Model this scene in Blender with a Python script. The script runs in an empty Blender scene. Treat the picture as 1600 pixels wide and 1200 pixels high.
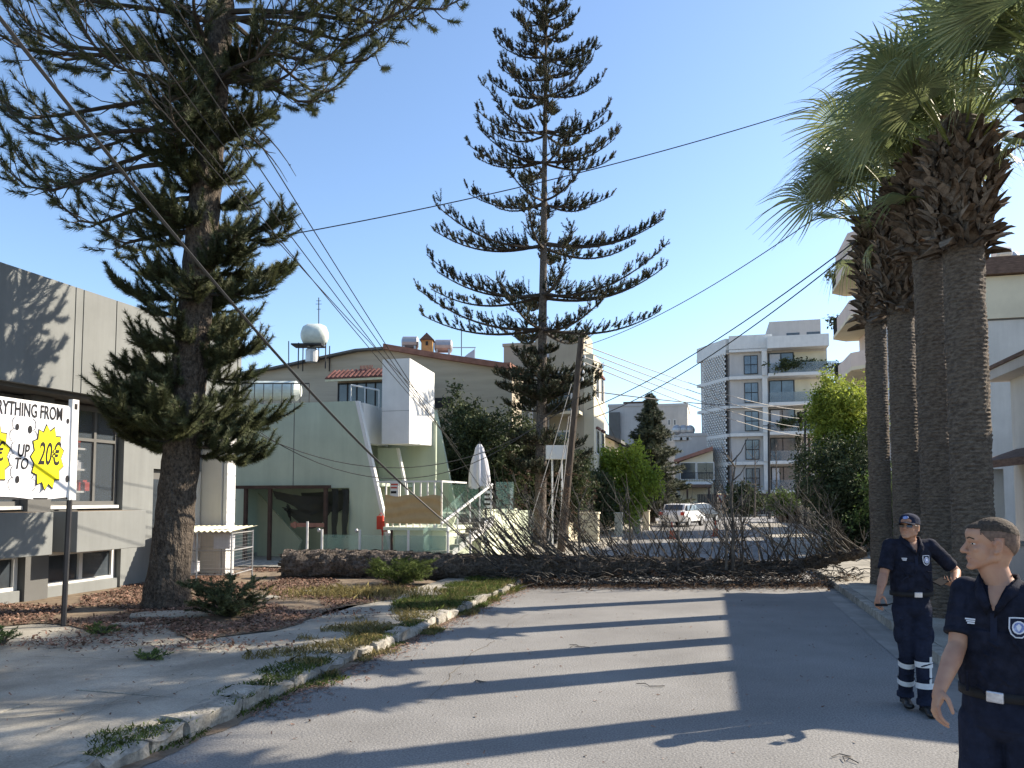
import bpy, bmesh, math, random
import numpy as np
from mathutils import Vector, Matrix, noise as mnoise
random.seed(7); rng = np.random.default_rng(7)
R = math.radians
SC = bpy.context.scene
COL = SC.collection
# ------------------------------------------------------------------ camera, sky, sun, exposure
FPX, CAMH = 1200.0, 1.9
PITCH = R(3.5); CYP = 778-FPX*math.tan(PITCH)      # gentle tilt plus a little lens shift, horizon at y=778 of 1200
cd = bpy.data.cameras.new('camera'); cam = bpy.data.objects.new('camera', cd); COL.objects.link(cam)
cam.location = (0, 0, CAMH); cam.rotation_euler = (math.pi/2+PITCH, 0, 0)
cd.sensor_width = 36; cd.lens = 27.0; cd.clip_start = .05; cd.clip_end = 3000; cd.shift_y = (CYP-600)/1600
SC.camera = cam
SUN_EL, SUN_AZ = R(34), R(70)                 # azimuth clockwise from +Y
w = bpy.data.worlds.new('World'); SC.world = w; w.use_nodes = True
nt = w.node_tree; bg = nt.nodes['Background']
sky = nt.nodes.new('ShaderNodeTexSky'); sky.sky_type = 'NISHITA'; sky.sun_disc = False
sky.sun_elevation = SUN_EL; sky.sun_rotation = SUN_AZ; sky.air_density = 1.0; sky.dust_density = 0.6; sky.ozone_density = 3.2
nt.links.new(sky.outputs[0], bg.inputs[0]); bg.inputs[1].default_value = 0.12
sd = bpy.data.lights.new('sun', 'SUN'); sd.energy = 5.0; sd.angle = R(.53); sd.color = (1, .885, .73)
sun = bpy.data.objects.new('sun', sd); COL.objects.link(sun)
sdir = Vector((math.sin(SUN_AZ)*math.cos(SUN_EL), math.cos(SUN_AZ)*math.cos(SUN_EL), math.sin(SUN_EL)))
sun.rotation_euler = sdir.to_track_quat('Z', 'Y').to_euler(); sun.location = (30, 10, 40)
vs = SC.view_settings; vs.view_transform = 'Standard'; vs.look = 'None'; vs.exposure = 1.12; vs.gamma = 1; vs.use_curve_mapping = False
SC.cycles.max_bounces = 6; SC.cycles.transparent_max_bounces = 24

# ------------------------------------------------------------------ frames
TH = R(14.6); CT, ST = math.cos(TH), math.sin(TH)
def T(s, t, z=0.0):                       # street frame (along, right of camera line, up) -> world
    return (s*ST+t*CT, s*CT-t*ST, z)
def inv(x, y): return (y*CT+x*ST, x*CT-y*ST)
cp, sp = math.cos(PITCH), math.sin(PITCH)
def ray(px, py):
    v = (CYP-py)/FPX
    return ((px-800)/FPX, cp-sp*v, sp+cp*v)
def at(px, py, Y):
    d = ray(px, py); k = Y/d[1]; return Vector((d[0]*k, Y, CAMH+d[2]*k))
def G(px, py, z=0.0):
    d = ray(px, py); k = (z-CAMH)/d[2]; return Vector((d[0]*k, d[1]*k, z))
def onS(px, py, s):                       # on the plane s=const -> (t,z)
    d = ray(px, py); k = s/(d[1]*CT+d[0]*ST); return (k*(d[0]*CT-d[1]*ST), CAMH+d[2]*k)
def onT(px, py, t):                       # on the plane t=const -> (s,z)
    d = ray(px, py); k = t/(d[0]*CT-d[1]*ST); return (k*(d[1]*CT+d[0]*ST), CAMH+d[2]*k)

# ------------------------------------------------------------------ materials
def nodes(name):
    m = bpy.data.materials.new(name); m.use_nodes = True
    return m, m.node_tree.nodes, m.node_tree.links, m.node_tree.nodes['Principled BSDF']
def mat(name, col, rough=.85, var=.18, sc=2.5, bump=.25, bsc=45, metal=0, spec=.25, stretch=(1, 1, 1), col2=None, rand=0., trans=0., island=0., bdist=.01, lo=.35, hi=.65, fine=0., streak=0.):
    m, N, L, P = nodes(name)
    tc = N.new('ShaderNodeTexCoord'); mp = N.new('ShaderNodeMapping'); mp.inputs['Scale'].default_value = stretch
    L.new(tc.outputs['Object'], mp.inputs[0])
    n1 = N.new('ShaderNodeTexNoise'); n1.inputs['Scale'].default_value = sc; n1.inputs['Detail'].default_value = 7; n1.inputs['Roughness'].default_value = .62
    L.new(mp.outputs[0], n1.inputs['Vector'])
    rp = N.new('ShaderNodeValToRGB'); e = rp.color_ramp.elements
    a = tuple(max(0, c*(1-var)) for c in col)+(1,); b = (tuple(min(1, c*(1+var)) for c in col) if col2 is None else tuple(col2))+(1,)
    if col2 is not None: a = tuple(col)+(1,)
    e[0].position = lo; e[0].color = a; e[1].position = hi; e[1].color = b
    L.new(n1.outputs['Fac'], rp.inputs[0]); out = rp.outputs[0]
    def scale_by(sock, lo_, hi_, out):
        mr = N.new('ShaderNodeMapRange'); mr.inputs[3].default_value = lo_; mr.inputs[4].default_value = hi_
        L.new(sock, mr.inputs[0])
        mx = N.new('ShaderNodeMix'); mx.data_type = 'RGBA'; mx.blend_type = 'MULTIPLY'; mx.inputs[0].default_value = 1
        L.new(out, mx.inputs[6]); L.new(mr.outputs[0], mx.inputs[7]); return mx.outputs[2]
    if fine:
        n3 = N.new('ShaderNodeTexNoise'); n3.inputs['Scale'].default_value = bsc*1.5; n3.inputs['Detail'].default_value = 3
        L.new(mp.outputs[0], n3.inputs['Vector']); out = scale_by(n3.outputs['Fac'], 1-fine*1.6, 1+fine*1.6, out)
    if streak:
        m2 = N.new('ShaderNodeMapping'); m2.inputs['Scale'].default_value = (2.6, 2.6, .22); L.new(tc.outputs['Object'], m2.inputs[0])
        n4 = N.new('ShaderNodeTexNoise'); n4.inputs['Scale'].default_value = 1.6; n4.inputs['Detail'].default_value = 8; n4.inputs['Roughness'].default_value = .7
        L.new(m2.outputs[0], n4.inputs['Vector']); out = scale_by(n4.outputs['Fac'], 1-streak*1.7, 1+streak*1.2, out)
    if rand:
        oi = N.new('ShaderNodeObjectInfo'); out = scale_by(oi.outputs['Random'], 1-rand, 1+rand, out)
    if island:
        gi = N.new('ShaderNodeNewGeometry'); out = scale_by(gi.outputs['Random Per Island'], 1-island, 1+island, out)
    L.new(out, P.inputs['Base Color'])
    P.inputs['Roughness'].default_value = rough; P.inputs['Metallic'].default_value = metal; P.inputs['Specular IOR Level'].default_value = spec
    if bump:
        n2 = N.new('ShaderNodeTexNoise'); n2.inputs['Scale'].default_value = bsc; n2.inputs['Detail'].default_value = 5
        L.new(mp.outputs[0], n2.inputs['Vector'])
        bp = N.new('ShaderNodeBump'); bp.inputs['Strength'].default_value = bump; bp.inputs['Distance'].default_value = bdist
        L.new(n2.outputs['Fac'], bp.inputs['Height']); L.new(bp.outputs[0], P.inputs['Normal'])
    if trans:
        tr = N.new('ShaderNodeBsdfTranslucent'); L.new(out, tr.inputs[0])
        ms = N.new('ShaderNodeMixShader'); ms.inputs[0].default_value = trans
        L.new(P.outputs[0], ms.inputs[1]); L.new(tr.outputs[0], ms.inputs[2]); L.new(ms.outputs[0], N['Material Output'].inputs[0])
    return m
def glass_mat(name, tint, alpha, rough=.03):
    m, N, L, P = nodes(name)
    P.inputs['Base Color'].default_value = tint+(1,); P.inputs['Roughness'].default_value = rough; P.inputs['Specular IOR Level'].default_value = .6
    tr = N.new('ShaderNodeBsdfTransparent'); ms = N.new('ShaderNodeMixShader'); ms.inputs[0].default_value = alpha
    L.new(tr.outputs[0], ms.inputs[1]); L.new(P.outputs[0], ms.inputs[2]); L.new(ms.outputs[0], N['Material Output'].inputs[0])
    return m
M = {}
M['asphalt'] = mat('asphalt', (.205, .20, .19), .9, .2, .35, .8, 42, bdist=.010, fine=.55)
M['asphalt_far'] = mat('asphalt_far', (.24, .235, .225), .9, .12, .5, .3, 90)
M['soil'] = mat('soil', (.17, .13, .09), .95, .3, 1.5, .6, 20)
M['concrete'] = mat('concrete', (.30, .28, .235), .9, .28, 1.1, .45, 45, rand=.05, fine=.3)
M['concrete_old'] = mat('concrete_old', (.30, .28, .24), .95, .35, 6, .9, 25, rand=.12, bdist=.02, fine=.25)
M['gutter'] = mat('gutter', (.25, .24, .22), .9, .2, 2, .4, 60)
M['joint'] = mat('joint', (.14, .12, .09), .95, .3, 8, .5, 40)
M['mulch'] = mat('mulch', (.115, .065, .047), .95, .3, 30, .9, 60, island=.6, col2=(.24, .15, .11))
M['dirt'] = mat('dirt', (.13, .095, .065), .95, .3, 6, .8, 30, col2=(.24, .19, .135))
M['dry'] = mat('dry_grass', (.20, .17, .07), .9, .3, 5, 0, island=.4, trans=.25)
M['grass'] = mat('grass', (.085, .115, .03), .9, .3, 5, 0, island=.45, trans=.25)
M['bark'] = mat('bark', (.032, .026, .021), .95, .5, 22, 1, 40, stretch=(1, 1, .7), bdist=.04, col2=(.13, .105, .082), fine=.3)
M['bark_dark'] = mat('bark_dark', (.055, .044, .036), .95, .5, 16, 1, 26, bdist=.05, col2=(.18, .15, .125), fine=.3)
M['twig'] = mat('twig', (.10, .090, .078), .9, .3, 6, .4, 30, rand=.35)
M['branchwood'] = mat('branchwood', (.06, .05, .04), .9, .3, 6, .4, 30)
M['needle'] = mat('needle', (.05, .066, .03), .7, .3, 1.2, 0, island=.55, trans=.22, col2=(.10, .108, .045), spec=.3)
M['needle2'] = mat('needle_blue', (.032, .047, .028), .75, .3, 1.2, 0, island=.5, trans=.12, col2=(.085, .09, .045), spec=.3)
M['needle_dead'] = mat('needle_dead', (.11, .07, .045), .9, .3, 3, 0, island=.5, trans=.15)
M['palm_leaf'] = mat('palm_leaf', (.12, .165, .07), .38, .3, 2, 0, rand=.35, trans=.45, col2=(.26, .29, .13), spec=.7)
M['petiole'] = mat('petiole', (.16, .18, .05), .6, .2, 2, 0, trans=.1)
M['palm_trunk'] = mat('palm_trunk', (.075, .058, .045), .95, .35, 14, 1, 45, stretch=(1, 1, 2.2), bdist=.02, col2=(.19, .155, .12), fine=.3)
M['boot'] = mat('leaf_base', (.085, .062, .045), .9, .3, 14, .9, 50, rand=.5, col2=(.20, .155, .115), fine=.3)
M['leaf_sunlit'] = mat('leaf_sunlit', (.13, .19, .03), .6, .3, 1, 0, island=.35, trans=.45, col2=(.32, .36, .06))  # sunlight on the crown put into a brighter leaf colour
M['leaf_lime'] = mat('leaf_lime', (.15, .22, .03), .6, .3, 1, 0, island=.4, trans=.5, col2=(.33, .39, .06))
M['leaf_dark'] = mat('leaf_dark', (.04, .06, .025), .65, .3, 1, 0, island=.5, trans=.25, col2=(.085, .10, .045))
M['leaf_mid'] = mat('leaf_mid', (.065, .11, .03), .65, .3, 1, 0, island=.5, trans=.3, col2=(.13, .17, .05))
M['grey_wall'] = mat('grey_wall', (.205, .215, .21), .85, .06, 1.2, .12, 60, streak=.14)
M['grey_dark'] = mat('grey_dark', (.125, .125, .12), .85, .08, 1.5, .12, 60)
M['lattice'] = mat('lattice_white', (.78, .78, .76), .7, .04, 2, 0)
M['white'] = mat('white_paint', (.66, .655, .63), .6, .05, 2, .08, 50, streak=.07)
M['white_wall'] = mat('white_wall', (.56, .54, .50), .85, .08, .8, .15, 50, streak=.12)
M['cream'] = mat('cream_wall', (.62, .56, .42), .85, .08, .8, .15, 50)
M['beige'] = mat('beige_wall', (.46, .40, .30), .85, .08, .8, .15, 50, streak=.12)
M['stonewall'] = mat('block_wall', (.43, .37, .285), .9, .12, 1.2, .5, 8, stretch=(.2, .2, 2.5))
M['pink'] = mat('pink_wall', (.60, .50, .44), .85, .06, .8, .1, 50)
M['lilac'] = mat('lilac_wall', (.47, .45, .43), .85, .05, .8, .1, 50, streak=.1)
M['sage'] = mat('sage_wall', (.44, .495, .385), .85, .06, 1.0, .12, 60, streak=.12)
M['pale_green'] = mat('pale_green_wall', (.66, .70, .53), .85, .05, 1.0, .12, 60)
M['sage_backlit'] = mat('sage_backlit_wall', (.50, .50, .25), .85, .05, 1.0, .12, 60)  # back light on the recess wall put into a yellower green
M['roof_red'] = mat('roof_red', (.27, .135, .10), .85, .2, 3, .4, 20)
M['tile'] = mat('clay_tile', (.14, .06, .05), .8, .25, 6, .4, 30, rand=.3)
M['roof_brown'] = mat('roof_brown', (.13, .085, .065), .85, .3, 4, .4, 20, stretch=(1, 1, 6))
M['steel'] = mat('steel', (.45, .45, .45), .45, .1, 3, .1, 40, metal=.7)
M['dark'] = mat('dark_metal', (.03, .03, .032), .6, .2, 3, .1, 40)
M['darkroom'] = mat('dark_interior', (.025, .025, .028), .9, .2, 1, 0)
M['brownpost'] = mat('brown_timber', (.07, .045, .035), .85, .2, 3, .3, 40)
M['net'] = glass_mat('shade_net', (.02, .022, .02), .9, .9)
M['cloth_tan'] = mat('tan_cloth', (.46, .33, .17), .9, .08, 4, .2, 60)
M['win'] = mat('window_glass', (.045, .055, .065), .08, .3, 1.5, 0, spec=.7)
M['win2'] = mat('window_glass_blue', (.10, .14, .18), .08, .3, 1.0, 0, spec=.8)
M['glass'] = glass_mat('glass_panel', (.25, .40, .35), .30)
M['glass2'] = glass_mat('balcony_glass', (.20, .24, .26), .45)
M['shopglass'] = glass_mat('shop_glass', (.14, .17, .20), .24)
M['yellow'] = mat('banner_yellow', (.85, .74, .01), .6, .02, 2, 0)
M['black'] = mat('print_black', (.012, .012, .014), .7, .1, 2, 0)
M['banner'] = mat('banner_white', (.74, .74, .76), .6, .03, 2, .05, 6, trans=.12)
M['red'] = mat('red_plastic', (.45, .05, .03), .6, .15, 3, .1, 30)
M['orange'] = mat('cone_orange', (.38, .07, .035), .6, .15, 3, .1, 30)
M['blue'] = mat('blue_pipe', (.04, .09, .25), .5, .1, 3, 0)
M['wood_pole'] = mat('wood_pole', (.045, .034, .027), .9, .3, 7, .6, 30, stretch=(1, 1, .2), col2=(.10, .078, .058))
M['cable'] = mat('cable', (.035, .035, .035), .6, .1, 1, 0)
M['cable_light'] = mat('cable_light', (.30, .28, .25), .6, .1, 1, 0)
M['carwhite'] = mat('car_paint', (.72, .72, .72), .25, .03, 1, 0, spec=.6)
M['cardark'] = mat('car_paint_dark', (.03, .035, .04), .25, .03, 1, 0, spec=.6)
M['rubber'] = mat('rubber', (.02, .02, .02), .8, .1, 5, .2, 40)
M['tank'] = mat('tank_paint', (.55, .60, .55), .5, .12, 3, .1, 30)
M['corr'] = mat('corrugated', (.60, .57, .40), .7, .12, 3, .1, 30)
M['canvas'] = mat('canvas', (.55, .55, .58), .85, .06, 5, .2, 40)

# ------------------------------------------------------------------ object plumbing
ORG = {}
def tagit(o, label, cat, group=None, kind=None):
    if label: o['label'] = label
    if cat: o['category'] = cat
    if group: o['group'] = group
    if kind: o['kind'] = kind
    return o
def thing(name, label, cat, loc=(0, 0, 0), group=None, rz=0):
    o = bpy.data.objects.new(name, None); COL.objects.link(o); o.location = loc; o.rotation_euler = (0, 0, rz)
    o.empty_display_size = .2; ORG[o.name] = Vector(loc)
    return tagit(o, label, cat, group)
class MB:
    def __init__(s): s.V = []; s.F = []; s.I = []; s.n = 0
    def add(s, V, F, m=0):
        s.V.extend(V); k = s.n; s.F.extend([tuple(i+k for i in f) for f in F]); s.I.extend([m]*len(F)); s.n += len(V); return s
    def hexa(s, P, m=0):
        return s.add(P, [(0, 3, 2, 1), (4, 5, 6, 7), (0, 1, 5, 4), (1, 2, 6, 5), (2, 3, 7, 6), (3, 0, 4, 7)], m)
    def box(s, x0, x1, y0, y1, z0, z1, m=0):
        return s.hexa([(x0, y0, z0), (x1, y0, z0), (x1, y1, z0), (x0, y1, z0), (x0, y0, z1), (x1, y0, z1), (x1, y1, z1), (x0, y1, z1)], m)
    def sb(s, s0, s1, t0, t1, z0, z1, m=0):
        return s.hexa([T(s0, t0, z0), T(s0, t1, z0), T(s1, t1, z0), T(s1, t0, z0), T(s0, t0, z1), T(s0, t1, z1), T(s1, t1, z1), T(s1, t0, z1)], m)
    def prism(s, A, B, m=0):               # two matching loops
        n = len(A); return s.add(list(A)+list(B), [tuple(range(n-1, -1, -1)), tuple(range(n, 2*n))]+[(i, (i+1) % n, n+(i+1) % n, n+i) for i in range(n)], m)
    def sprism(s, poly, s0, s1, m=0): return s.prism([T(s0, t, z) for t, z in poly], [T(s1, t, z) for t, z in poly], m)
    def tprism(s, poly, t0, t1, m=0): return s.prism([T(a, t0, z) for a, z in poly], [T(a, t1, z) for a, z in poly], m)
    def tube(s, P, r, n=6, m=0, cap=True):
        P = [Vector(p) for p in P]; rs = r if hasattr(r, '__len__') else [r]*len(P); V = []; up = None
        for i, p in enumerate(P):
            d = (P[min(i+1, len(P)-1)]-P[max(i-1, 0)]).normalized()
            if up is None: up = Vector((0, 0, 1)) if abs(d.z) < .9 else Vector((1, 0, 0))
            a = d.cross(up); a = a.normalized() if a.length > 1e-6 else Vector((1, 0, 0)); b = a.cross(d).normalized(); up = b
            for k in range(n):
                q = 2*math.pi*k/n; V.append(p+(a*math.cos(q)+b*math.sin(q))*rs[i])
        F = [(i*n+k, i*n+(k+1) % n, (i+1)*n+(k+1) % n, (i+1)*n+k) for i in range(len(P)-1) for k in range(n)]
        if cap: F += [tuple(range(n-1, -1, -1)), tuple(range((len(P)-1)*n, len(P)*n))]
        return s.add(V, F, m)
    def ell(s, c, r, n=14, h=9, m=0, M3=None):
        V = []; F = []; c = Vector(c)
        for i in range(h+1):
            a = math.pi*i/h
            for k in range(n):
                b = 2*math.pi*k/n; v = Vector((r[0]*math.sin(a)*math.cos(b), r[1]*math.sin(a)*math.sin(b), r[2]*math.cos(a)))
                V.append(c+(M3 @ v if M3 else v))
        F = [(i*n+k, (i+1)*n+k, (i+1)*n+(k+1) % n, i*n+(k+1) % n) for i in range(h) for k in range(n)]
        return s.add(V, F, m)
    def build(s, name, mats, parent=None, smooth=False, bevel=0, auto=None):
        if not isinstance(mats, (list, tuple)): mats = [mats]
        me = bpy.data.meshes.new(name)
        o_ = ORG.get(parent.name, Vector((0, 0, 0))) if parent else Vector((0, 0, 0))
        me.from_pydata([(v[0]-o_[0], v[1]-o_[1], v[2]-o_[2]) for v in s.V], [], s.F)
        for m in mats: me.materials.append(m)
        if len(mats) > 1: me.polygons.foreach_set('material_index', s.I)
        if smooth: me.polygons.foreach_set('use_smooth', [True]*len(me.polygons))
        me.update()
        o = bpy.data.objects.new(name, me); COL.objects.link(o)
        if parent: o.parent = parent; ORG[o.name] = o_
        if bevel:
            b = o.modifiers.new('bevel', 'BEVEL'); b.width = bevel; b.segments = 2; b.limit_method = 'ANGLE'
        return o
def npmesh(name, V, F, mats, parent=None, I=None, smooth=False):
    if not isinstance(mats, (list, tuple)): mats = [mats]
    V = np.asarray(V, np.float32); F = np.asarray(F, np.int32); k = F.shape[1]
    o_ = ORG.get(parent.name, Vector((0, 0, 0))) if parent else Vector((0, 0, 0))
    V = V-np.array(o_[:], np.float32)
    me = bpy.data.meshes.new(name); me.vertices.add(len(V)); me.vertices.foreach_set('co', V.ravel())
    me.loops.add(F.size); me.loops.foreach_set('vertex_index', F.ravel()); me.polygons.add(len(F))
    me.polygons.foreach_set('loop_start', np.arange(0, F.size, k, dtype=np.int32)); me.polygons.foreach_set('loop_total', np.full(len(F), k, np.int32))
    for m in mats: me.materials.append(m)
    if I is not None: me.polygons.foreach_set('material_index', np.asarray(I, np.int32))
    if smooth: me.polygons.foreach_set('use_smooth', np.ones(len(F), bool))
    me.update(calc_edges=True); me.validate()
    o = bpy.data.objects.new(name, me); COL.objects.link(o)
    if parent: o.parent = parent; ORG[o.name] = o_
    return o
def clone(o, parent=None):
    c = o.copy(); COL.objects.link(c)
    if parent: c.parent = parent
    for ch in list(o.children): clone(ch, c)
    return c
def stuff(o, label=None, cat=None): return tagit(o, label, cat, None, 'stuff')
def struct(o): o['kind'] = 'structure'; return o
def sbx(name, m, parent, s0, s1, t0, t1, z0, z1, bevel=0):
    return MB().sb(s0, s1, t0, t1, z0, z1).build(name, m, parent, bevel=bevel)
def place_like(proto, parent, name, loc, rz=0, scale=(1, 1, 1), rot=None):
    """a further piece sharing the mesh of the first"""
    c = bpy.data.objects.new(name, proto.data); COL.objects.link(c); c.parent = parent
    c.location = Vector(loc)-ORG.get(parent.name, Vector((0, 0, 0))); c.rotation_euler = rot if rot else (0, 0, rz); c.scale = scale
    return c

def leaves(centers, size, n_per, spread, droop=0., aspect=.45):
    """random small leaf quads round clump centres, numpy"""
    C = np.repeat(centers, n_per, axis=0); n = len(C)
    P = C+rng.normal(0, 1, (n, 3))*np.asarray(spread)
    a = rng.normal(0, 1, (n, 3)); a[:, 2] -= droop; a /= np.linalg.norm(a, axis=1)[:, None]
    b = np.cross(a, rng.normal(0, 1, (n, 3))); b /= np.linalg.norm(b, axis=1)[:, None]
    L = size*rng.uniform(.6, 1.3, (n, 1)); W = L*aspect
    V = np.stack([P, P+a*L*.5+b*W*.5, P+a*L, P+a*L*.5-b*W*.5], 1).reshape(-1, 3)
    F = np.arange(n*4).reshape(-1, 4)
    return V, F
def clumps(c, r, n, hollow=.45, seed=0, lump=.25):
    g = np.random.default_rng(seed); d = g.normal(0, 1, (n, 3)); d /= np.linalg.norm(d, axis=1)[:, None]
    f = np.array([1+lump*2*mnoise.noise(Vector((x*1.7+seed, y*1.7, z*1.7))) for x, y, z in d])
    u = g.uniform(hollow**3, 1, n)**(1/3)
    return np.asarray(c)+d*np.asarray(r)*(u*f)[:, None]
# ================================================================== GROUND
def sheet(name, pts, z, m):
    return struct(MB().add([(p[0], p[1], z) for p in pts], [tuple(range(len(pts)))]).build(name, m))
sheet('ground', [(-900, -60), (900, -60), (900, 1500), (-900, 1500)], -.03, M['dirt'])
sheet('road', [T(-8, -4.1), T(-8, 2.45), T(76, 2.45), T(76, -4.1)], 0, M['asphalt'])
sheet('cross_road', [T(64, -70), T(64, 60), T(81, 60), T(81, -70)], .004, M['asphalt_far'])
sheet('side_yard', [T(19, -30), T(19, -5.7), T(64, -5.7), T(64, -30)], .004, M['concrete_old'])
# left pavement : joint bed + slabs, each slab a part
def slabs(setname, bed, cells, z0, z1, m):
    root = struct(MB().add([T(a, b, z0) for a, b in bed], [(0, 1, 2, 3)]).build(setname, M['joint']))
    for (s0, s1, t0, t1) in cells:
        g = .009; dz = random.uniform(-.006, .006); mb = MB()
        zz = [z1+dz+random.uniform(-.004, .004) for _ in range(4)]
        mb.hexa([T(s0+g, t0+g, z0-.05), T(s0+g, t1-g, z0-.05), T(s1-g, t1-g, z0-.05), T(s1-g, t0+g, z0-.05), T(s0+g, t0+g, zz[0]), T(s0+g, t1-g, zz[1]), T(s1-g, t1-g, zz[2]), T(s1-g, t0+g, zz[3])])
        mb.build('paving_slab', m, root, bevel=.006)
    return root
cells = []
s = -6
while s < 62:
    L = 2.4 if s < 20 else 4.2
    cells.append((s, s+L, -5.75, -4.27)); s += L
cc = [c for c in cells]
for a in range(5):
    for b in range(3):
        cc.append((-2+a*2.5, .5+a*2.5, -5.75-(b+1)*2.6, -5.75-b*2.6))
rootL = struct(MB().add([T(a, b, .055) for a, b in [(-6, -13.6), (10.6, -13.6), (10.6, -4.26), (-6, -4.26)]], [(0, 1, 2, 3)]).add([T(a, b, .055) for a, b in [(10.6, -5.8), (62, -5.8), (62, -4.26), (10.6, -4.26)]], [(0, 1, 2, 3)]).build('pavement_left', M['joint']))
for (s0, s1, t0, t1) in cc:
    g = .008; mb = MB(); zz = [.12+random.uniform(-.009, .009) for _ in range(4)]
    mb.hexa([T(s0+g, t0+g, .0), T(s0+g, t1-g, .0), T(s1-g, t1-g, .0), T(s1-g, t0+g, .0), T(s0+g, t0+g, zz[0]), T(s0+g, t1-g, zz[1]), T(s1-g, t1-g, zz[2]), T(s1-g, t0+g, zz[3])])
    mb.build('paving_slab', M['concrete'], rootL, bevel=.006)
rootR = struct(MB().add([T(a, b, .07) for a, b in [(-6, 2.62), (60, 2.62), (60, 5.9), (-6, 5.9)]], [(0, 1, 2, 3)]).build('pavement_right', M['joint']))
s = -5
while s < 58:
    for (t0, t1) in ((2.62, 4.2), (4.2, 5.85)):
        g = .008; mb = MB(); zz = [.125+random.uniform(-.004, .004) for _ in range(4)]
        mb.hexa([T(s+g, t0+g, .0), T(s+g, t1-g, .0), T(s+2-g, t1-g, .0), T(s+2-g, t0+g, .0), T(s+g, t0+g, zz[0]), T(s+g, t1-g, zz[1]), T(s+2-g, t1-g, zz[2]), T(s+2-g, t0+g, zz[3])])
        mb.build('paving_slab', M['concrete'], rootR, bevel=.005)
    s += 2
# gutter + kerb stones
sheet('gutter_right', [T(-6, 2.08), T(-6, 2.47), T(60, 2.47), T(60, 2.08)], .005, M['gutter'])
def rough_block(s0, s1, t0, t1, z0, z1, amp, seed, n=(8, 3, 3)):
    V = []; F = []; idx = {}
    nx, ny, nz = n
    def vid(i, j, k):
        key = (i, j, k)
        if key not in idx:
            p = Vector((s0+(s1-s0)*i/nx, t0+(t1-t0)*j/ny, z0+(z1-z0)*k/nz))
            q = p*5+Vector((seed, seed*.3, 0))
            e = 1.6 if k == nz and j in (0, ny) else 1
            p = p+Vector((0, mnoise.noise(q), mnoise.noise(q+Vector((7, 3, 1)))-.3*(e > 1)))*amp*e
            if i in (0, nx): p.x += mnoise.noise(q*2)*amp
            idx[key] = len(V); V.append(T(p.x, p.y, p.z))
        return idx[key]
    for i in range(nx):
        for j in range(ny):
            F.append((vid(i, j, nz), vid(i+1, j, nz), vid(i+1, j+1, nz), vid(i, j+1, nz)))
        for k in range(nz):
            F.append((vid(i, ny, k), vid(i, ny, k+1), vid(i+1, ny, k+1), vid(i+1, ny, k))); F.append((vid(i, 0, k), vid(i+1, 0, k), vid(i+1, 0, k+1), vid(i, 0, k+1)))
    for j in range(ny):
        for k in range(nz):
            F.append((vid(0, j, k), vid(0, j, k+1), vid(0, j+1, k+1), vid(0, j+1, k))); F.append((vid(nx, j, k), vid(nx, j+1, k), vid(nx, j+1, k+1), vid(nx, j, k+1)))
    return MB().add(V, F)
kr = struct(sbx('kerb_bed_right', M['joint'], None, -5, 60, 2.47, 2.62, -.02, .04))
s = -5; i = 0
while s < 58:
    L = .98; rough_block(s+.01, s+L-.01, 2.45, 2.61, 0, .135, .006, i).build('kerb_stone', M['concrete_old'], kr, bevel=.01) if s < 24 else MB().sb(s+.01, s+L-.01, 2.45, 2.61, 0, .135).build('kerb_stone', M['concrete_old'], kr)
    s += L; i += 1
kl = struct(sbx('kerb_bed_left', M['joint'], None, 1, 60, -4.27, -4.12, -.02, .03))
s = 3.0; i = 0
while s < 60:
    L = random.uniform(.35, .75) if s < 20 else 1.5
    sunk = random.uniform(-.05, .02); dt = random.uniform(-.06, .06)
    rough_block(s+.015, s+L-.03, -4.32+dt, -4.04+dt, -.01, .13+sunk, .035 if s < 20 else .01, i*3.1, (6, 4, 3)).build('kerb_stone', M['concrete_old'], kl, smooth=False)
    s += L; i += 1
# mulch bed
def inpoly(p, poly):
    x, y = p; c = False; n = len(poly)
    for i in range(n):
        x1, y1 = poly[i]; x2, y2 = poly[(i+1) % n]
        if (y1 > y) != (y2 > y) and x < (x2-x1)*(y-y1)/(y2-y1)+x1: c = not c
    return c
MUL0 = [G(*p, .12)[:2] for p in [(-420, 1015), (-60, 985), (70, 975), (150, 985), (260, 975), (300, 1000), (440, 985), (500, 962), (560, 945), (600, 938), (640, 925), (640, 905), (430, 890), (300, 885), (200, 880), (-300, 905)]]
MUL = []
for i in range(len(MUL0)):
    a_, b_ = Vector(MUL0[i]), Vector(MUL0[(i+1) % len(MUL0)]); k_ = max(1, int((b_-a_).length/.18))
    for j in range(k_): p_ = a_.lerp(b_, j/k_); MUL.append((p_.x+.22*mnoise.noise(Vector((p_.x*1.7, p_.y*1.7, 1)))+.06*mnoise.noise(Vector((p_.x*8, p_.y*8, 1))), p_.y+.22*mnoise.noise(Vector((p_.x*1.7, p_.y*1.7, 9)))+.06*mnoise.noise(Vector((p_.x*8, p_.y*8, 5)))))
bed = MB().add([(x, y, .10) for x, y in MUL], [tuple(range(len(MUL)))]).build('mulch_bed', M['dirt']); struct(bed)
bed.location.z = .03
xs = [p[0] for p in MUL]; ys = [p[1] for p in MUL]
cand = rng.uniform((min(xs), min(ys)), (max(xs), max(ys)), (120000, 2))
keep = np.array([inpoly(p, MUL) for p in cand]); cand = cand[keep]
nz = np.array([mnoise.noise(Vector((p[0]*.8, p[1]*.8, 3))) for p in cand]); cand = cand[nz > -.12]
extra = []                                                        # litter blown over the concrete
for (px, py, r, k) in [(210, 985, .45, 500), (110, 1005, .5, 400), (320, 1010, .5, 300), (480, 960, .6, 400)]:
    g = G(px, py, .12); extra.append(rng.normal(0, 1, (k, 2))*(r, r*.5)+np.array(g[:2]))
cand = np.vstack([cand]+extra); n = len(cand)
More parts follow.
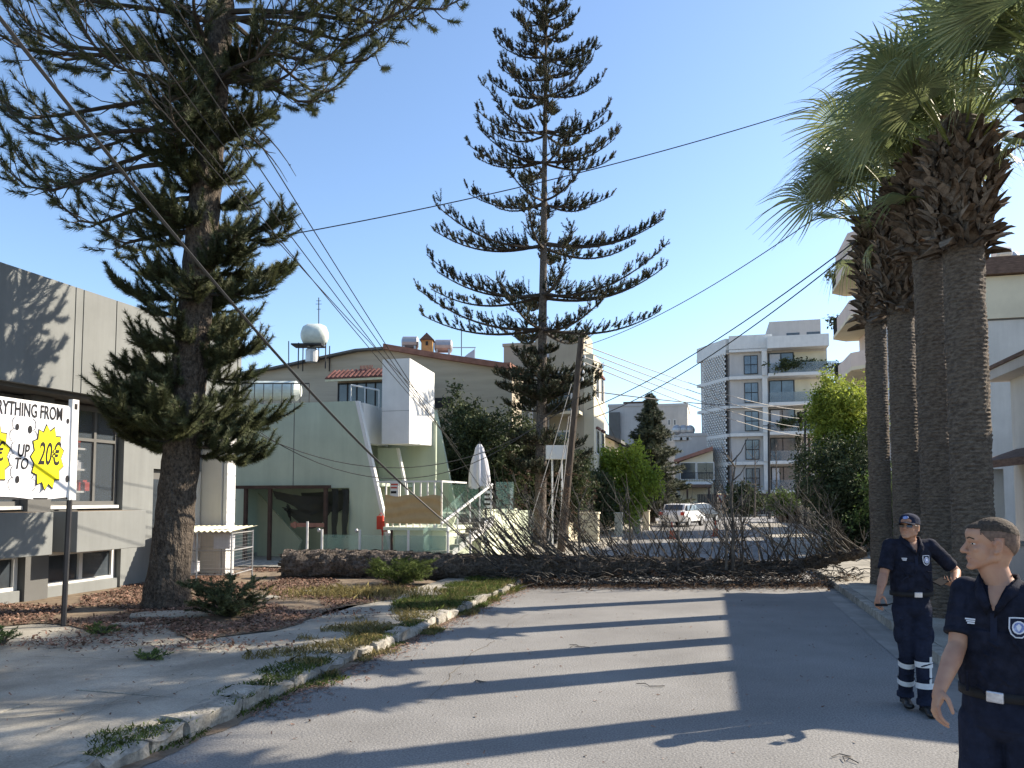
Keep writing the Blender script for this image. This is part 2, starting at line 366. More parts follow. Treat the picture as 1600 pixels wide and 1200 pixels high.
P = np.column_stack([cand, rng.uniform(.128, .165, n)]); a = rng.normal(0, 1, (n, 3))*(1, 1, .35); a /= np.linalg.norm(a, axis=1)[:, None]
b = np.cross(a, rng.normal(0, .25, (n, 3))+(0, 0, 1)); b /= np.linalg.norm(b, axis=1)[:, None]
L = rng.uniform(.01, .034, (n, 1)); W = L*rng.uniform(.25, .55, (n, 1))
V = np.stack([P-a*L-b*W, P+a*L-b*W, P+a*L+b*W+(0, 0, .008), P-a*L+b*W], 1).reshape(-1, 3)
stuff(npmesh('mulch_chips', V, np.arange(n*4).reshape(-1, 4), M['mulch']), 'reddish brown bark mulch and fallen leaves under the large pine', 'mulch')
# flat broken slab bits in the mulch
for k, (px, py, w_, d_) in enumerate([(262, 962, .75, .35), (200, 978, .25, .12), (410, 935, .3, .2), (500, 925, .5, .18)]):
    g = G(px, py, .13); mb = MB(); pts = [(g.x+w_*math.cos(q)*random.uniform(.7, 1.1), g.y+d_*math.sin(q)*random.uniform(.7, 1.2)) for q in np.linspace(0, 6.28, 9)[:-1]]
    o = mb.prism([(x, y, .10) for x, y in pts], [(x, y, .165) for x, y in pts]).build('concrete_fragment', M['concrete'])
    tagit(o, ['flat pale concrete fragment at the foot of the large pine', 'small concrete chip just left of the large pine base', 'pale slab piece in the mulch right of the large pine', 'pale slab piece beside the butt of the fallen trunk'][k], 'concrete slab')
# irregular dirt drift along the left gutter, cracks in the slabs
V = []; F = []; n = 150
for i in range(n+1):
    a = 4.2+14*i/n; w1 = .10+.16*mnoise.noise(Vector((a*1.3, 2, 0)))+.05*mnoise.noise(Vector((a*6, 2, 0))); V += [T(a, -4.13, .006), T(a, -4.03+max(-.02, w1), .006)]
struct(MB().add(V, [(2*i, 2*i+1, 2*i+3, 2*i+2) for i in range(n)]).build('gutter_dirt', M['dirt']))
def crack(p0, p1, wd, z, seed):
    g2 = random.Random(seed); A, B = Vector(G(*p0, z)), Vector(G(*p1, z)); n = 26; d = (B-A).normalized(); s_ = Vector((-d.y, d.x, 0)); V = []; off = 0
    for i in range(n+1):
        off += g2.gauss(0, .018); p = A.lerp(B, i/n)+s_*off; w_ = wd*g2.uniform(.4, 1.3); V += [p-s_*w_, p+s_*w_]
    return MB().add(V, [(2*i, 2*i+1, 2*i+3, 2*i+2) for i in range(n)])
for k, (a, b, w_) in enumerate((((0, 1120), (250, 1090), .006), ((60, 1150), (260, 1075), .005), ((250, 1090), (330, 1060), .004), ((150, 1060), (330, 1050), .003), ((40, 1026), (240, 1032), .005), ((420, 1010), (560, 985), .004))):
    crack(a, b, w_, .137, k).build('crack', M['joint'], rootL)
for k, (a, b, w_) in enumerate((((650, 1100), (760, 1000), .004), ((760, 1000), (830, 960), .003))): crack(a, b, w_, .004, 50+k).build('road_crack', M['joint'])['kind'] = 'structure'
# dead leaves and dark droppings on the near pavement and road
cand = np.vstack([np.column_stack([rng.uniform(3, 13, 500), rng.uniform(-9, -4.3, 500)]), np.column_stack([rng.uniform(4, 15, 260), rng.uniform(-4, 2, 260)])]); n = len(cand)
P = np.array([T(a, b, .134 if b < -4.2 else .006) for a, b in cand]); a = rng.normal(0, 1, (n, 3))*(1, 1, .25); a /= np.linalg.norm(a, axis=1)[:, None]; b = np.cross(a, (0, 0, 1)); L = rng.uniform(.006, .02, (n, 1))
V = np.stack([P-a*L-b*L*.4, P+a*L-b*L*.4, P+a*L+b*L*.4+(0, 0, .008), P-a*L+b*L*.4], 1).reshape(-1, 3)
stuff(npmesh('fallen_leaves', V, np.arange(n*4).reshape(-1, 4), M['mulch']), 'small dead leaves scattered over the pavement and the road', 'leaves')
# grass / weeds
def blades(name, pts, h, m, label, cat, lean=.35, wid=.005, per=1):
    P = np.repeat(np.asarray(pts, float), per, axis=0); n = len(P); P[:, :2] += rng.normal(0, .03, (n, 2))
    d = rng.normal(0, lean, (n, 3)); d[:, 2] = 1; d /= np.linalg.norm(d, axis=1)[:, None]
    s_ = np.cross(d, rng.normal(0, 1, (n, 3))); s_ /= np.linalg.norm(s_, axis=1)[:, None]
    H = (h*rng.uniform(.4, 1.2, n))[:, None]; bend = rng.normal(0, lean, (n, 3))*(1, 1, 0)*H*.7
    V = np.stack([P-s_*wid, P+s_*wid, P+d*H*.6+s_*wid*.7, P+d*H+bend, P+d*H*.6-s_*wid*.7], 1).reshape(-1, 3)
    F = np.arange(n*5).reshape(-1, 5)
    o = npmesh(name, V, F, m); return stuff(o, label, cat)
def patchpts(n, s0, s1, t0, t1, z, thr=-.05, f=1.5, k=0):
    out = []
    while len(out) < n:
        a, b = random.uniform(s0, s1), random.uniform(t0, t1)
        if mnoise.noise(Vector((a*f, b*f, k))) > thr+.9*abs((b-(t0+t1)/2)/(t1-t0)): out.append(T(a, b, .115 if b < -4.07 else .005))
    return out
blades('kerb_grass', patchpts(15000, 11.5, 18.2, -5.25, -3.85, .06, -.42), .09, M['grass'], 'yellow green grass overgrowing the far end of the left kerb', 'grass', .5)
blades('kerb_dry_grass', patchpts(12000, 7.5, 17.5, -5.1, -3.75, .06, -.3, 1.6), .08, M['dry'], 'dry straw coloured grass along the broken left kerb', 'grass', .6)
blades('gutter_weeds', patchpts(7000, 4.3, 13, -4.55, -3.75, .03, -.12, 1.3, 5), .05, M['grass'], 'low dark weeds growing in the near left gutter', 'weeds', .7, .005)
g = G(560, 930, .12); blades('dry_verge_grass', [(g.x+random.gauss(0, .75), g.y+random.gauss(0, .35), .14) for _ in range(2600)], .16, M['dry'], 'tuft of dry yellow grass between the mulch and the path', 'grass', .5)
n = 2600; lit = np.column_stack([rng.uniform(6, 18, n), -4.0+np.abs(rng.normal(0, .18, n))+.02]); 
P = np.array([T(a, b, .012) for a, b in lit]); a = rng.normal(0, 1, (n, 3))*(1, 1, .2); a /= np.linalg.norm(a, axis=1)[:, None]; b = np.cross(a, (0, 0, 1)); L = rng.uniform(.01, .03, (n, 1))
V = np.stack([P-a*L-b*L*.3, P+a*L-b*L*.3, P+a*L+b*L*.3+(0, 0, .006), P-a*L+b*L*.3], 1).reshape(-1, 3)
stuff(npmesh('gutter_litter', V, np.arange(n*4).reshape(-1, 4), M['mulch']), 'brown leaf litter lying in the left gutter', 'litter')
# few twigs on the road
for k, (px, py) in enumerate([(1015, 1072), (745, 1062), (1330, 1182), (905, 1010)]):
    g = G(px, py, .008); mb = MB()
    for j in range(3):
        q = random.uniform(0, 6.28); mb.tube([g, g+Vector((math.cos(q)*.08, math.sin(q)*.08, .01)), g+Vector((math.cos(q+.5)*.15, math.sin(q+.5)*.15, .004))], .004, 4)
    tagit(mb.build('twig', M['twig']), ['small forked twig in the middle of the road', 'thin twig on the road within the palm shadows', 'twig lying on the sunlit road near the bottom edge', 'short twig on the road left of centre'][k], 'twig')

# ================================================================== LEFT SHOP BUILDING
TFc = inv(*at(0, 594, 12.0)[:2])[1]      # t of fascia plane
TW = TFc-.75                              # recessed wall
shop = thing('shop_building', 'long grey shop with deep concrete fascia behind the large pine', 'building', T(12, TW, 0))
zf0, zf1 = 3.76, 5.62
sE = onT(372, 620, TFc)[0]
fas = MB(); edges = [2.0, 5.2, 8.4, 11.0, onT(130, 500, TFc)[0], onT(182, 500, TFc)[0], sE-.05]
sbx('roof', M['grey_dark'], shop, 1.9, sE-.1, TW-9, TW+.6, 3.70, 5.4)
for i in range(len(edges)-1):
    sbx('fascia_panel', M['grey_wall'], shop, edges[i]+.012, edges[i+1]-.012, TFc-.12, TFc, zf0, zf1)
sbx('fascia_end', M['grey_wall'], shop, sE-.035, sE+.09, TW-4, TFc+.01, zf0-.02, zf1+.01)
sbx('wall', M['grey_wall'], shop, 1.9, sE-.4, TW-6, TW-.5, 0, 3.69)
sbx('end_wall', M['white_wall'], shop, sE-.38, sE, TW-.6, TFc-.12, 0, 3.73)
# bays : pier | window with planter
def shop_bay(s0, s1, goods):
    zp0, zp1 = .94, 1.66
    pl = sbx('planter', M['grey_wall'], shop, s0, s1, TW+.02, TFc, zp0, zp1, .01)
    MB().sb(s0+.06, s1-.06, TW+.08, TFc-.06, zp1-.04, zp1+.003).build('planter_soil', M['soil'], pl)
    sbx('plinth', M['grey_wall'], shop, s0, s1, TW-.02, TW+.12, 0, .32, .01)
    # low window
    fr = MB().sb(s0, s1, TW-.08, TW+.04, .32, .38).sb(s0, s1, TW-.08, TW+.04, .86, .94)
    for q in (0, .5, 1): fr.sb(s0+(s1-s0-.08)*q, s0+(s1-s0-.08)*q+.08, TW-.08, TW+.04, .38, .86)
    w1 = fr.build('basement_window', M['white'], shop)
    MB().sb(s0+.08, s1-.08, TW-.03, TW-.01, .38, .86).build('pane', M['win'], w1)
    # shop window
    sbx('sill', M['white'], shop, s0, s1, TW-.1, TW+.1, 1.70, 1.76)
    fr = MB().sb(s0, s1, TW-.05, TW+.02, 1.76, 1.84).sb(s0, s1, TW-.05, TW+.02, 3.56, 3.66).sb(s0, s1, TW-.05, TW+.02, 2.98, 3.04)
    n = 3
    for q in range(n+1): fr.sb(s0+(s1-s0-.06)*q/n, s0+(s1-s0-.06)*q/n+.06, TW-.05, TW+.021, 1.84, 3.56)
    w2 = fr.build('shop_window', M['grey_dark'], shop)
    MB().sb(s0+.06, s1-.06, TW-.02, TW-.01, 1.84, 3.56).build('pane', M['shopglass'], w2)
    # interior display shelves
    sh = MB()
    for z in (2.0, 2.42, 2.82): sh.sb(s0+.15, s0+(s1-s0)*.62, TW-.45, TW-.1, z, z+.035)
    sh.build('display_shelf', M['white'], shop)
    cols = [M['red'], M['canvas'], M['tank'], M['cloth_tan'], M['win2'], M['pink']]
    for z in (2.035, 2.455, 2.855):
        x = s0+.2
        while x < s0+(s1-s0)*.58:
            ww = random.uniform(.12, .3); hh = random.uniform(.12, .28)
            mbx = MB(); mbx.sb(x, x+ww*.9, TW-.36, TW-.15, z, z+hh*.8).sb(x+.03, x+ww*.9-.03, TW-.33, TW-.18, z+hh*.8, z+hh)
            ci = random.randrange(6); tagit(mbx.build('boxed_goods', cols[ci]), '%s boxed goods on the %s display shelf, shop window %s' % (('red', 'pale grey', 'greenish', 'tan', 'blue grey', 'pink')[ci], 'lowest' if z < 2.2 else 'middle' if z < 2.6 else 'top', ('nearest the large pine', 'behind the sale banner', 'farthest to the left')[goods-1]), 'goods', 'goods displayed on the shelves in the shop window')
            x += ww+.02
MB().sb(1.9, sE-.5, TW-.49, TW-.47, 1.7, 3.69).build('display_back', M['grey_dark'], shop)
bA = (onT(227, 850, TFc)[0], onT(120, 850, TFc)[0], onT(82, 850, TFc)[0])
shop_bay(bA[1], bA[0], 1); shop_bay(bA[2]-2.6, bA[2], 2); shop_bay(bA[2]-5.9, bA[2]-3.3, 3)
for (a, b) in ((bA[2]+.02, bA[1]-.02), (bA[2]-3.28, bA[2]-2.62)): sbx('pier', M['grey_dark'], shop, a, b, TW-.5, TW+.18, 0, 3.69)
# area right of the bays : dark door, wall slabs, white column
sbx('pier', M['grey_wall'], shop, bA[0]+.04, bA[0]+.9, TW-.5, TW+.15, 0, 3.69)
dr = sbx('door', M['grey_dark'], shop, bA[0]+.94, bA[0]+2.0, TW-.1, TW, 0, 2.5)
MB().sb(bA[0]+1.05, bA[0]+1.9, TW+.003, TW+.012, .3, 2.3).build('pane', M['win'], dr)
MB().tube([T(bA[0]+1.12, TW+.06, 1.0), T(bA[0]+1.12, TW+.06, 1.3)], .015).build('handle', M['steel'], dr)
sbx('lintel', M['grey_wall'], shop, bA[0]+.92, sE-.4, TW-.5, TW+.1, 2.52, 3.69)
sbx('wall_panel', M['white_wall'], shop, bA[0]+2.04, sE-.42, TW-.5, TW+.1, 0, 2.5)
sbx('column', M['white'], shop, sE-.34, sE-.02, TFc-.1, TFc-.005, 0, 3.73)
sl = MB().ell(T(onT(10, 605, TFc)[0], TFc-.25, 3.62), (.07, .07, .06)).tube([T(onT(10, 605, TFc)[0], TFc-.25, 3.64), T(onT(10, 605, TFc)[0], TFc-.25, 3.76)], .02).build('security_camera', M['white'], None)
tagit(sl, 'small white dome security camera under the shop fascia', 'camera')
# ---------------- banner
bn0 = G(97, 978, .12); tB = inv(bn0.x, bn0.y)[1]; sB = inv(bn0.x, bn0.y)[0]
s1b, zt = onT(112, 637, tB); _, zb = onT(112, 778, tB)
ban = thing('banner_sign', 'white and yellow sale banner hung between posts beside the shop', 'banner', T(s1b, tB, .12))
s0b = s1b-2.9
nS, nZ = 40, 20; V = []; F = []
for i in range(nS+1):
    for j in range(nZ+1):
        a = s0b+(s1b-s0b)*i/nS; z = zb+(zt-zb)*j/nZ
        q = -abs(.012*mnoise.noise(Vector((a*2.2, z*3, 1))))-.05*math.exp(-((j/nZ)/.13)**2)*abs(mnoise.noise(Vector((a*3, z*9, 4))))
        zz = z+(.02*math.sin(a*5)*(1-j/nZ) if j == 0 else 0)
        V.append(T(a, tB+q, zz))
F = [(i*(nZ+1)+j, (i+1)*(nZ+1)+j, (i+1)*(nZ+1)+j+1, i*(nZ+1)+j+1) for i in range(nS) for j in range(nZ)]
bsheet = MB().add(V, F).build('banner_sheet', M['banner'], ban, smooth=True)
def flat(pts, off): return [T(a, tB+off, z) for a, z in pts]
def text_on(name, s_, size, sc, zc, m, parent, off=.03, squash=.8, shear=.0, align='CENTER', basis=None):
    cu = bpy.data.curves.new('t', 'FONT'); cu.body = s_; cu.size = size; cu.align_x = align; cu.align_y = 'CENTER'; cu.shear = shear; cu.extrude = .001; cu.offset = size*.014; cu.resolution_u = 4
    o = bpy.data.objects.new('t', cu); COL.objects.link(o); dg = bpy.context.evaluated_depsgraph_get(); me = bpy.data.meshes.new_from_object(o.evaluated_get(dg))
    bpy.data.objects.remove(o)
    V = [v.co.copy() for v in me.vertices]; F = [tuple(p.vertices) for p in me.polygons]
    if basis: V = [basis(v.x*squash, v.y, v.z) for v in V]
    else: V = [T(sc+v.x*squash, tB+off+v.z, zc+v.y) for v in V]
    mb = MB().add(V, F); return mb.build(name, m, parent)
def bpt(px, py): return onT(px, py, tB)
def burst(cx, cy, rx, rz, n, m, off, amp=.16):
    pts = []
    for k in range(n*2):
        q = math.pi*k/n; r = 1+(amp if k % 2 else -amp*.4); pts.append((cx+rx*r*math.cos(q), cy+rz*r*math.sin(q)))
    return MB().prism(flat(pts, off), flat(pts, off+.002)), pts
c1 = bpt(74, 715); c0 = bpt(-14, 712)
for c in (c1, c0):
    burst(c[0], c[1], .245, .40, 13, None, .002)[0].build('burst_outline', M['black'], ban)
    burst(c[0], c[1], .228, .378, 13, None, .005)[0].build('price_burst', M['yellow'], ban)
c = bpt(42, 652); text_on('lettering', 'EVERYTHING FROM', .255, bpt(98, 650)[0], bpt(60, 644)[1], M['black'], ban, .004, .555, 0, 'RIGHT')
c = bpt(36, 705); text_on('lettering', 'UP', .24, c[0], c[1]-.0, M['black'], ban, .004, .62, .15)
c = bpt(33, 725); text_on('lettering', 'TO', .21, c[0], c[1], M['black'], ban, .004, .7, .15)
c = bpt(76, 711); text_on('lettering', '20€', .43, c[0], c[1], M['black'], ban, .009, .50, .2)
c = bpt(1, 707); text_on('lettering', '5€', .34, c[0]-.06, c[1], M['black'], ban, .009, .50, .2)
for (px, py, r) in [(27, 667, .045), (47, 671, .055), (27, 749, .05), (106, 658, .04), (105, 748, .05)]:
    c = bpt(px, py); pts = [(c[0]+r*.6*math.cos(q), c[1]+r*math.sin(q)) for q in np.linspace(0, 6.28, 11)[:-1]]
    MB().prism(flat(pts, .002), flat(pts, .004)).build('print_spot', M['black'], ban)
# scalloped cloud outline between the bursts
for (x0, ysq) in ((-1, 1), (1, 1)):
    mb = MB(); c = bpt(36, 712)
    for k in range(6):
        zc = c[1]+.42-.16*k; xx = c[0]+x0*(.13+.03*(k % 2))
        arc = [T(xx+x0*.05*math.cos(q), tB+.003, zc+.08*math.sin(q)) for q in np.linspace(-1.5, 1.5, 7)]
        mb.tube(arc, .004, 4)
    mb.build('print_outline', M['black'], ban)
# frame
MB().sb(s1b-.005, s1b+.11, tB-.05, tB+.02, zb-.03, zt+.12).build('post', M['white'], ban)
MB().sb(s1b+.03, s1b+.08, tB+.021, tB+.024, zt-.02, zt+.06).build('clamp', M['black'], ban)
MB().tube([T(s1b+.03, tB-.01, zb-.02), T(sB, tB+.02, .08)], .036, 6).build('post', M['dark'], ban)
MB().sb(s0b, s1b, tB-.04, tB-.015, zt-.02, zt+.02).build('rail', M['white'], ban)
MB().sb(s0b, s1b, tB-.04, tB-.015, zb-.02, zb+.005).build('rail', M['dark'], ban)
MB().sb(s0b-.1, s0b, tB-.05, tB+.02, .05, zt+.12).build('post', M['white'], ban)

# ---------------- wire cage with corrugated top
c0_ = G(345, 916, .13); 
cage = thing('wire_cage', 'wire display cage with cream corrugated top beside the large pine', 'cage', c0_)
x0, x1, y0, y1 = at(293, 0, 16.6).x, at(403, 0, 17.0).x, 16.1, 17.4
ztop = at(350, 830, 16.6).z
for (x, y) in ((x0, y0), (x1, y0), (x0, y1), (x1, y1), ((x0+x1)/2, y0)): MB().tube([(x, y, .1), (x, y, ztop)], .018, 6).build('leg', M['steel'], cage)
fr = MB()
for z in (.3, .8, ztop-.03):
    for a, b in (((x0, y0), (x1, y0)), ((x1, y0), (x1, y1)), ((x1, y1), (x0, y1)), ((x0, y1), (x0, y0))): fr.tube([(a[0], a[1], z), (b[0], b[1], z)], .012, 5)
fr.build('frame', M['steel'], cage)
wm = MB(); n = 22
for k in range(n+1):
    x = x0+(x1-x0)*k/n; wm.tube([(x, y0, .3), (x, y0, ztop)], .0028, 3, cap=False)
for k in range(12):
    z = .3+(ztop-.3)*k/12; wm.tube([(x0, y0, z), (x1, y0, z)], .0028, 3, cap=False); wm.tube([(x1, y0, z), (x1, y1, z)], .0028, 3, cap=False)
for k in range(14):
    y = y0+(y1-y0)*k/14; wm.tube([(x1, y, .3), (x1, y, ztop)], .0028, 3, cap=False)
wm.build('wire_mesh', M['steel'], cage)
V = []; n = 60
for k in range(n+1):
    x = x0-.08+(x1-x0+.16)*k/n; z = ztop+.02+.018*math.sin(k*1.4)
    V += [(x, y0-.1, z), (x, y1+.1, z+.06)]
MB().add(V, [(2*k, 2*k+2, 2*k+3, 2*k+1) for k in range(n)]).build('corrugated_top', M['corr'], cage)
for (x, z, ww, hh) in ((x0+.25, .82, .3, .3), (x0+.95, .82, .35, .42), (x0+.3, .32, .25, .22)):
    mbx = MB().box(x, x+ww, y0+.3, y0+.6, z, z+hh).box(x+.02, x+ww-.02, y0+.29, y0+.3, z+.04, z+hh-.05)
    tagit(mbx.build('storage_crate', M['canvas']), 'pale plastic crate ' + ('on the upper left of the wire cage' if x < x0+.3 and z > .5 else 'standing tallest on the upper right of the wire cage' if z > .5 else 'on the bottom of the wire cage'), 'crate', 'crates stored in the wire cage')
# ================================================================== BUILDINGS
def poly(pts, s): return [onS(x, y, s) for x, y in pts]
def railing(name, P, h, m, parent, n=8, r=.018, glass=None, rails=(1,)):
    mb = MB(); A, B = Vector(P[0]), Vector(P[1])
    for k in range(n+1):
        p = A.lerp(B, k/n); mb.tube([p, p+Vector((0, 0, h))], r*.7, 5)
    for q in rails: mb.tube([A+Vector((0, 0, h*q)), B+Vector((0, 0, h*q))], r, 5)
    o = mb.build(name, m, parent)
    if glass: MB().add([A+Vector((0, 0, .06)), B+Vector((0, 0, .06)), B+Vector((0, 0, h*.94)), A+Vector((0, 0, h*.94))], [(0, 1, 2, 3)]).build('pane', glass, o)
    return o
# ---- green house
S0 = 21.2
gh = thing('green_house', 'modern sage green house with slanted walls and a white tower box', 'house', T(S0+2, -12, 0))
tl, zt_ = onS(376, 632, S0); tr_, _ = onS(555, 628, S0); tb, _ = onS(612, 868, S0)
og0, zo = onS(381, 763, S0); og1, _ = onS(546, 763, S0)
zt_ = onS(480, 629, S0)[1]
def xr(z): return tr_+(tb-tr_)*(zt_-z)/zt_
wl = MB()
wl.sprism([(tl-3.2, zo), (xr(zo), zo), (tr_, zt_), (tl+.45, zt_), (tl-.1, zt_-.18), (tl-3.2, zt_-.18)], S0, S0+.14)
wl.sprism([(og1, 0), (xr(0), 0), (xr(zo), zo), (og1, zo)], S0, S0+.14)
wl.sb(S0, S0+.14, tl-3.2, og0, 0, zo)
wl.build('wall', M['sage'], gh)
sbx('wall_joint', M['grey_dark'], gh, S0-.004, S0, onS(459, 700, S0)[0]-.012, onS(459, 700, S0)[0]+.012, zo, zt_)
# sunlit edge of the leaning wall, its light put in as white
MB().sprism([(xr(0), 0), (xr(0)+.11, 0), (tr_+.11, zt_), (tr_, zt_)], S0-.01, S0+.15).build('lit_edge', M['white'], gh)
# white parapet behind the edge
sbx('parapet', M['white'], gh, S0+.16, S0+2.0, tr_-.1, tr_+.2, zt_-1.25, zt_-.04)
# interior of garage opening
sbx('inner_wall', M['sage'], gh, S0+2.6, S0+2.7, tl-3, tb+.4, 0, zt_-.4)
sbx('ceiling', M['sage'], gh, S0+.15, S0+2.6, tl-3, tb-.4, zo+.05, zo+.15)
sbx('roof', M['grey_dark'], gh, S0+.15, S0+7.5, tl-3.1, tr_-.12, zt_-.62, zt_-.5)
sbx('side_wall', M['sage'], gh, S0+2.72, S0+7.5, tl-3, tl-2.8, 0, zt_-.5)
# triangular inner fin
MB().sprism(poly([(402, 770), (470, 845), (462, 870), (402, 870)], S0+1.2), S0+1.2, S0+1.3).build('inner_fin', M['sage'], gh)
for px in (383, 421, 508): 
    a = onS(px, 800, S0-.3)[0]; sbx('timber_post', M['brownpost'], gh, S0-.32, S0-.22, a-.05, a+.05, 0, zo)
sbx('timber_beam', M['brownpost'], gh, S0-.33, S0-.21, onS(376, 800, S0)[0], onS(522, 800, S0)[0], zo-.02, zo+.08)
# shade nets : hanging, sagging
def net(c0, c1, sag, name, w_=1.0, s_=S0-.15, parent=gh):
    V = []; F = []; n = 16; mm = 6
    for i in range(n+1):
        for j in range(mm+1):
            u = i/n; v = j/mm; x = c0[0]+(c1[0]-c0[0])*u; y = c0[1]+(c1[1]-c0[1])*u+sag*math.sin(math.pi*u)*(.3+v)+v*w_*(1-.35*math.sin(u*7))
            V.append(T(s_+.25*v+.1*mnoise.noise(Vector((u*5, v*5, sag))), *onS(x, y, s_)))
    F = [(i*(mm+1)+j, (i+1)*(mm+1)+j, (i+1)*(mm+1)+j+1, i*(mm+1)+j+1) for i in range(n) for j in range(mm)]
    return MB().add(V, F).build(name, M['net'], parent, smooth=True)
nets = thing('shade_net', 'torn black shade netting hanging across the green house carport', 'net', T(S0, -11, 0))
net((425, 766), (510, 775), 12, 'net_fold', 14, S0-.1, nets); net((440, 792), (515, 788), 22, 'net_fold', 7, S0+.1, nets); net((470, 770), (545, 764), 5, 'net_fold', 22, S0+.2, nets); net((448, 785), (448.5, 802), 6, 'net_fold', 10, S0, nets)
for px in (524, 540):
    V = []; n = 14
    for i in range(n+1):
        for j in range(5):
            x = px-4+j*2.6+1.2*math.sin(i*.6+j); y = 764+i*(840-764)/n; V.append(T(S0-.08+.06*math.sin(j*2.+i*.3), *onS(x, y, S0)))
    MB().add(V, [(i*5+j, i*5+j+1, (i+1)*5+j+1, (i+1)*5+j) for i in range(n) for j in range(4)]).build('net_curtain', M['net'], nets, smooth=True)
a = onS(455, 820, S0-.4); b = onS(507, 815, S0-.4)
rb = MB().sb(S0-.44, S0-.40, a[0], b[0], a[1]-.06, a[1]+.06).sb(S0-.46, S0-.44, a[0]+.1, a[0]+.2, a[1]-.1, a[1]+.1).build('painted_board', M['roof_red'], None); tagit(rb, 'reddish brown board fixed across the carport opening', 'board')
# white tower box
tw0 = onS(597, 600, S0+.6); tw1 = onS(640, 600, S0+.6); ztw = onS(610, 561, S0+.6)[1]; zbw = onS(610, 694, S0+.6)[1]
s2t = onT(679, 600, tw1[0])[0]
tb_ = MB()
tb_.tprism([(S0+.6, zbw), (s2t, zbw+.08), (s2t, ztw-.12), (S0+.6, ztw)], tw0[0], tw1[0]).build('tower_box', M['white'], gh, bevel=.01)
sbx('tower_joint', M['grey_dark'], gh, S0+.596, S0+.6, tw0[0], tw1[0], (ztw+zbw)/2-.3, (ztw+zbw)/2-.29)
# slanted fins under the tower
def fin(name, pts, s_, m, th=.12, lit_side=None):
    p = poly(pts, s_); MB().sprism(p, s_, s_+th).build(name, m, gh)
    if lit_side is not None:
        i, j = lit_side; a, b = p[i], p[j]
        MB().sprism([a, (a[0]+.07, a[1]), (b[0]+.07, b[1]), b], s_-.01, s_+th+.01).build('lit_edge', M['white'], gh)  # sunlit end face of the fin, brightness put in as white
fin('fin_wall', [(590, 700), (619, 700), (634, 775), (655, 868), (598, 868)], S0+1.6, M['sage'], .12, (1, 2))
fin('fin_wall', [(622, 690), (655, 690), (668, 775), (668, 820), (622, 820)], S0+3.0, M['sage_backlit'], .12, (1, 2))
fin('fin_wall', [(600, 640), (681, 640), (713, 800), (713, 870), (600, 870)], S0+5.6, M['sage'], .15, None)
fin('fin_wall', [(560, 660), (602, 660), (612, 868), (585, 868)], S0+2.2, M['sage'], .12, None)
# terrace + balcony
tz = .98
ta, tbb = onS(603, 800, S0-.9)[0], onS(690, 800, S0-.9)[0]
sbx('terrace_wall', M['pale_green'], gh, S0-.85, S0+1.55, ta+.25, tbb+.12, 0, tz, .01)
sbx('terrace_slab', M['pale_green'], gh, S0-.98, S0+1.58, ta-.05, tbb+.18, tz+.003, tz+.10, .01)
zr = onS(650, 752, S0-.9)[1]
bl = MB()
for k in range(9):
    a = ta+(tbb-ta)*k/8; bl.sb(S0-.92, S0-.88, a-.018, a+.018, tz+.1, zr-.03)
bl.sb(S0-.93, S0-.87, ta-.02, tbb+.02, zr-.03, zr+.02); bl.sb(S0-.9, S0+1.3, tbb-.02, tbb+.02, zr-.03, zr+.02); bl.sb(S0-.9, S0-.86, ta-.3, ta, zr-.03, zr+.01)
bl.build('balcony_railing', M['white'], gh)
z0c, z1c = onS(640, 818, S0-.95)[1], onS(640, 773, S0-.95)[1]
V = []; nI, nJ = 60, 22
for i in range(nI+1):
    for j in range(nJ+1):
        u, v = i/nI, j/nJ; z = z0c+(z1c-z0c)*v-.05*math.sin(u*math.pi*2.3)**2*v
        sw = .02+.016*math.sin((v+.10*math.cos(math.pi*u*1.5))*17)+.006*mnoise.noise(Vector((u*2, v*14, 2)))
        V.append(T(S0-.97-sw, ta+(tbb-ta)*u, z))
cl = MB().add(V, [(i*(nJ+1)+j, (i+1)*(nJ+1)+j, (i+1)*(nJ+1)+j+1, i*(nJ+1)+j+1) for i in range(nI) for j in range(nJ)]).build('screen_cloth', M['cloth_tan'], None, smooth=True)
tagit(cl, 'tan cloth stretched over the lower part of the white balcony railing', 'cloth')
# notice on balcony
a0, z0n = onS(610, 776, S0-.95); a1, z1n = onS(623, 753, S0-.95)
no = thing('notice_board', 'small white notice with red lettering on the white balcony railing', 'notice', T(S0-.95, a0, z0n))
sbx('board', M['white'], no, S0-.965, S0-.95, a0, a1, z0n, z1n)
for k, (q0, q1) in enumerate(((.12, .22), (.34, .44), (.62, .78))): sbx('print_line', M['red'] if k != 2 else M['black'], no, S0-.972, S0-.966, a0+.02, a1-.02-(k*.02), z1n-(z1n-z0n)*q1, z1n-(z1n-z0n)*q0)
# red folded thing left of balcony
rx = at(598, 815, 22.2)
rp = MB(); rp.box(rx.x-.16, rx.x+.02, rx.y-.1, rx.y+.1, rx.z-.22, rx.z+.16).box(rx.x-.02, rx.x+.13, rx.y-.12, rx.y+.05, rx.z-.28, rx.z+.02).tube([(rx.x-.12, rx.y, rx.z+.16), (rx.x-.05, rx.y, rx.z+.26), (rx.x, rx.y, rx.z+.16)], .012).tube([(rx.x, rx.y, .02), (rx.x, rx.y, rx.z-.2)], .03)
tagit(rp.build('red_container', M['red'], None, bevel=.03), 'red plastic hose box on a stand beside the white balcony', 'container')
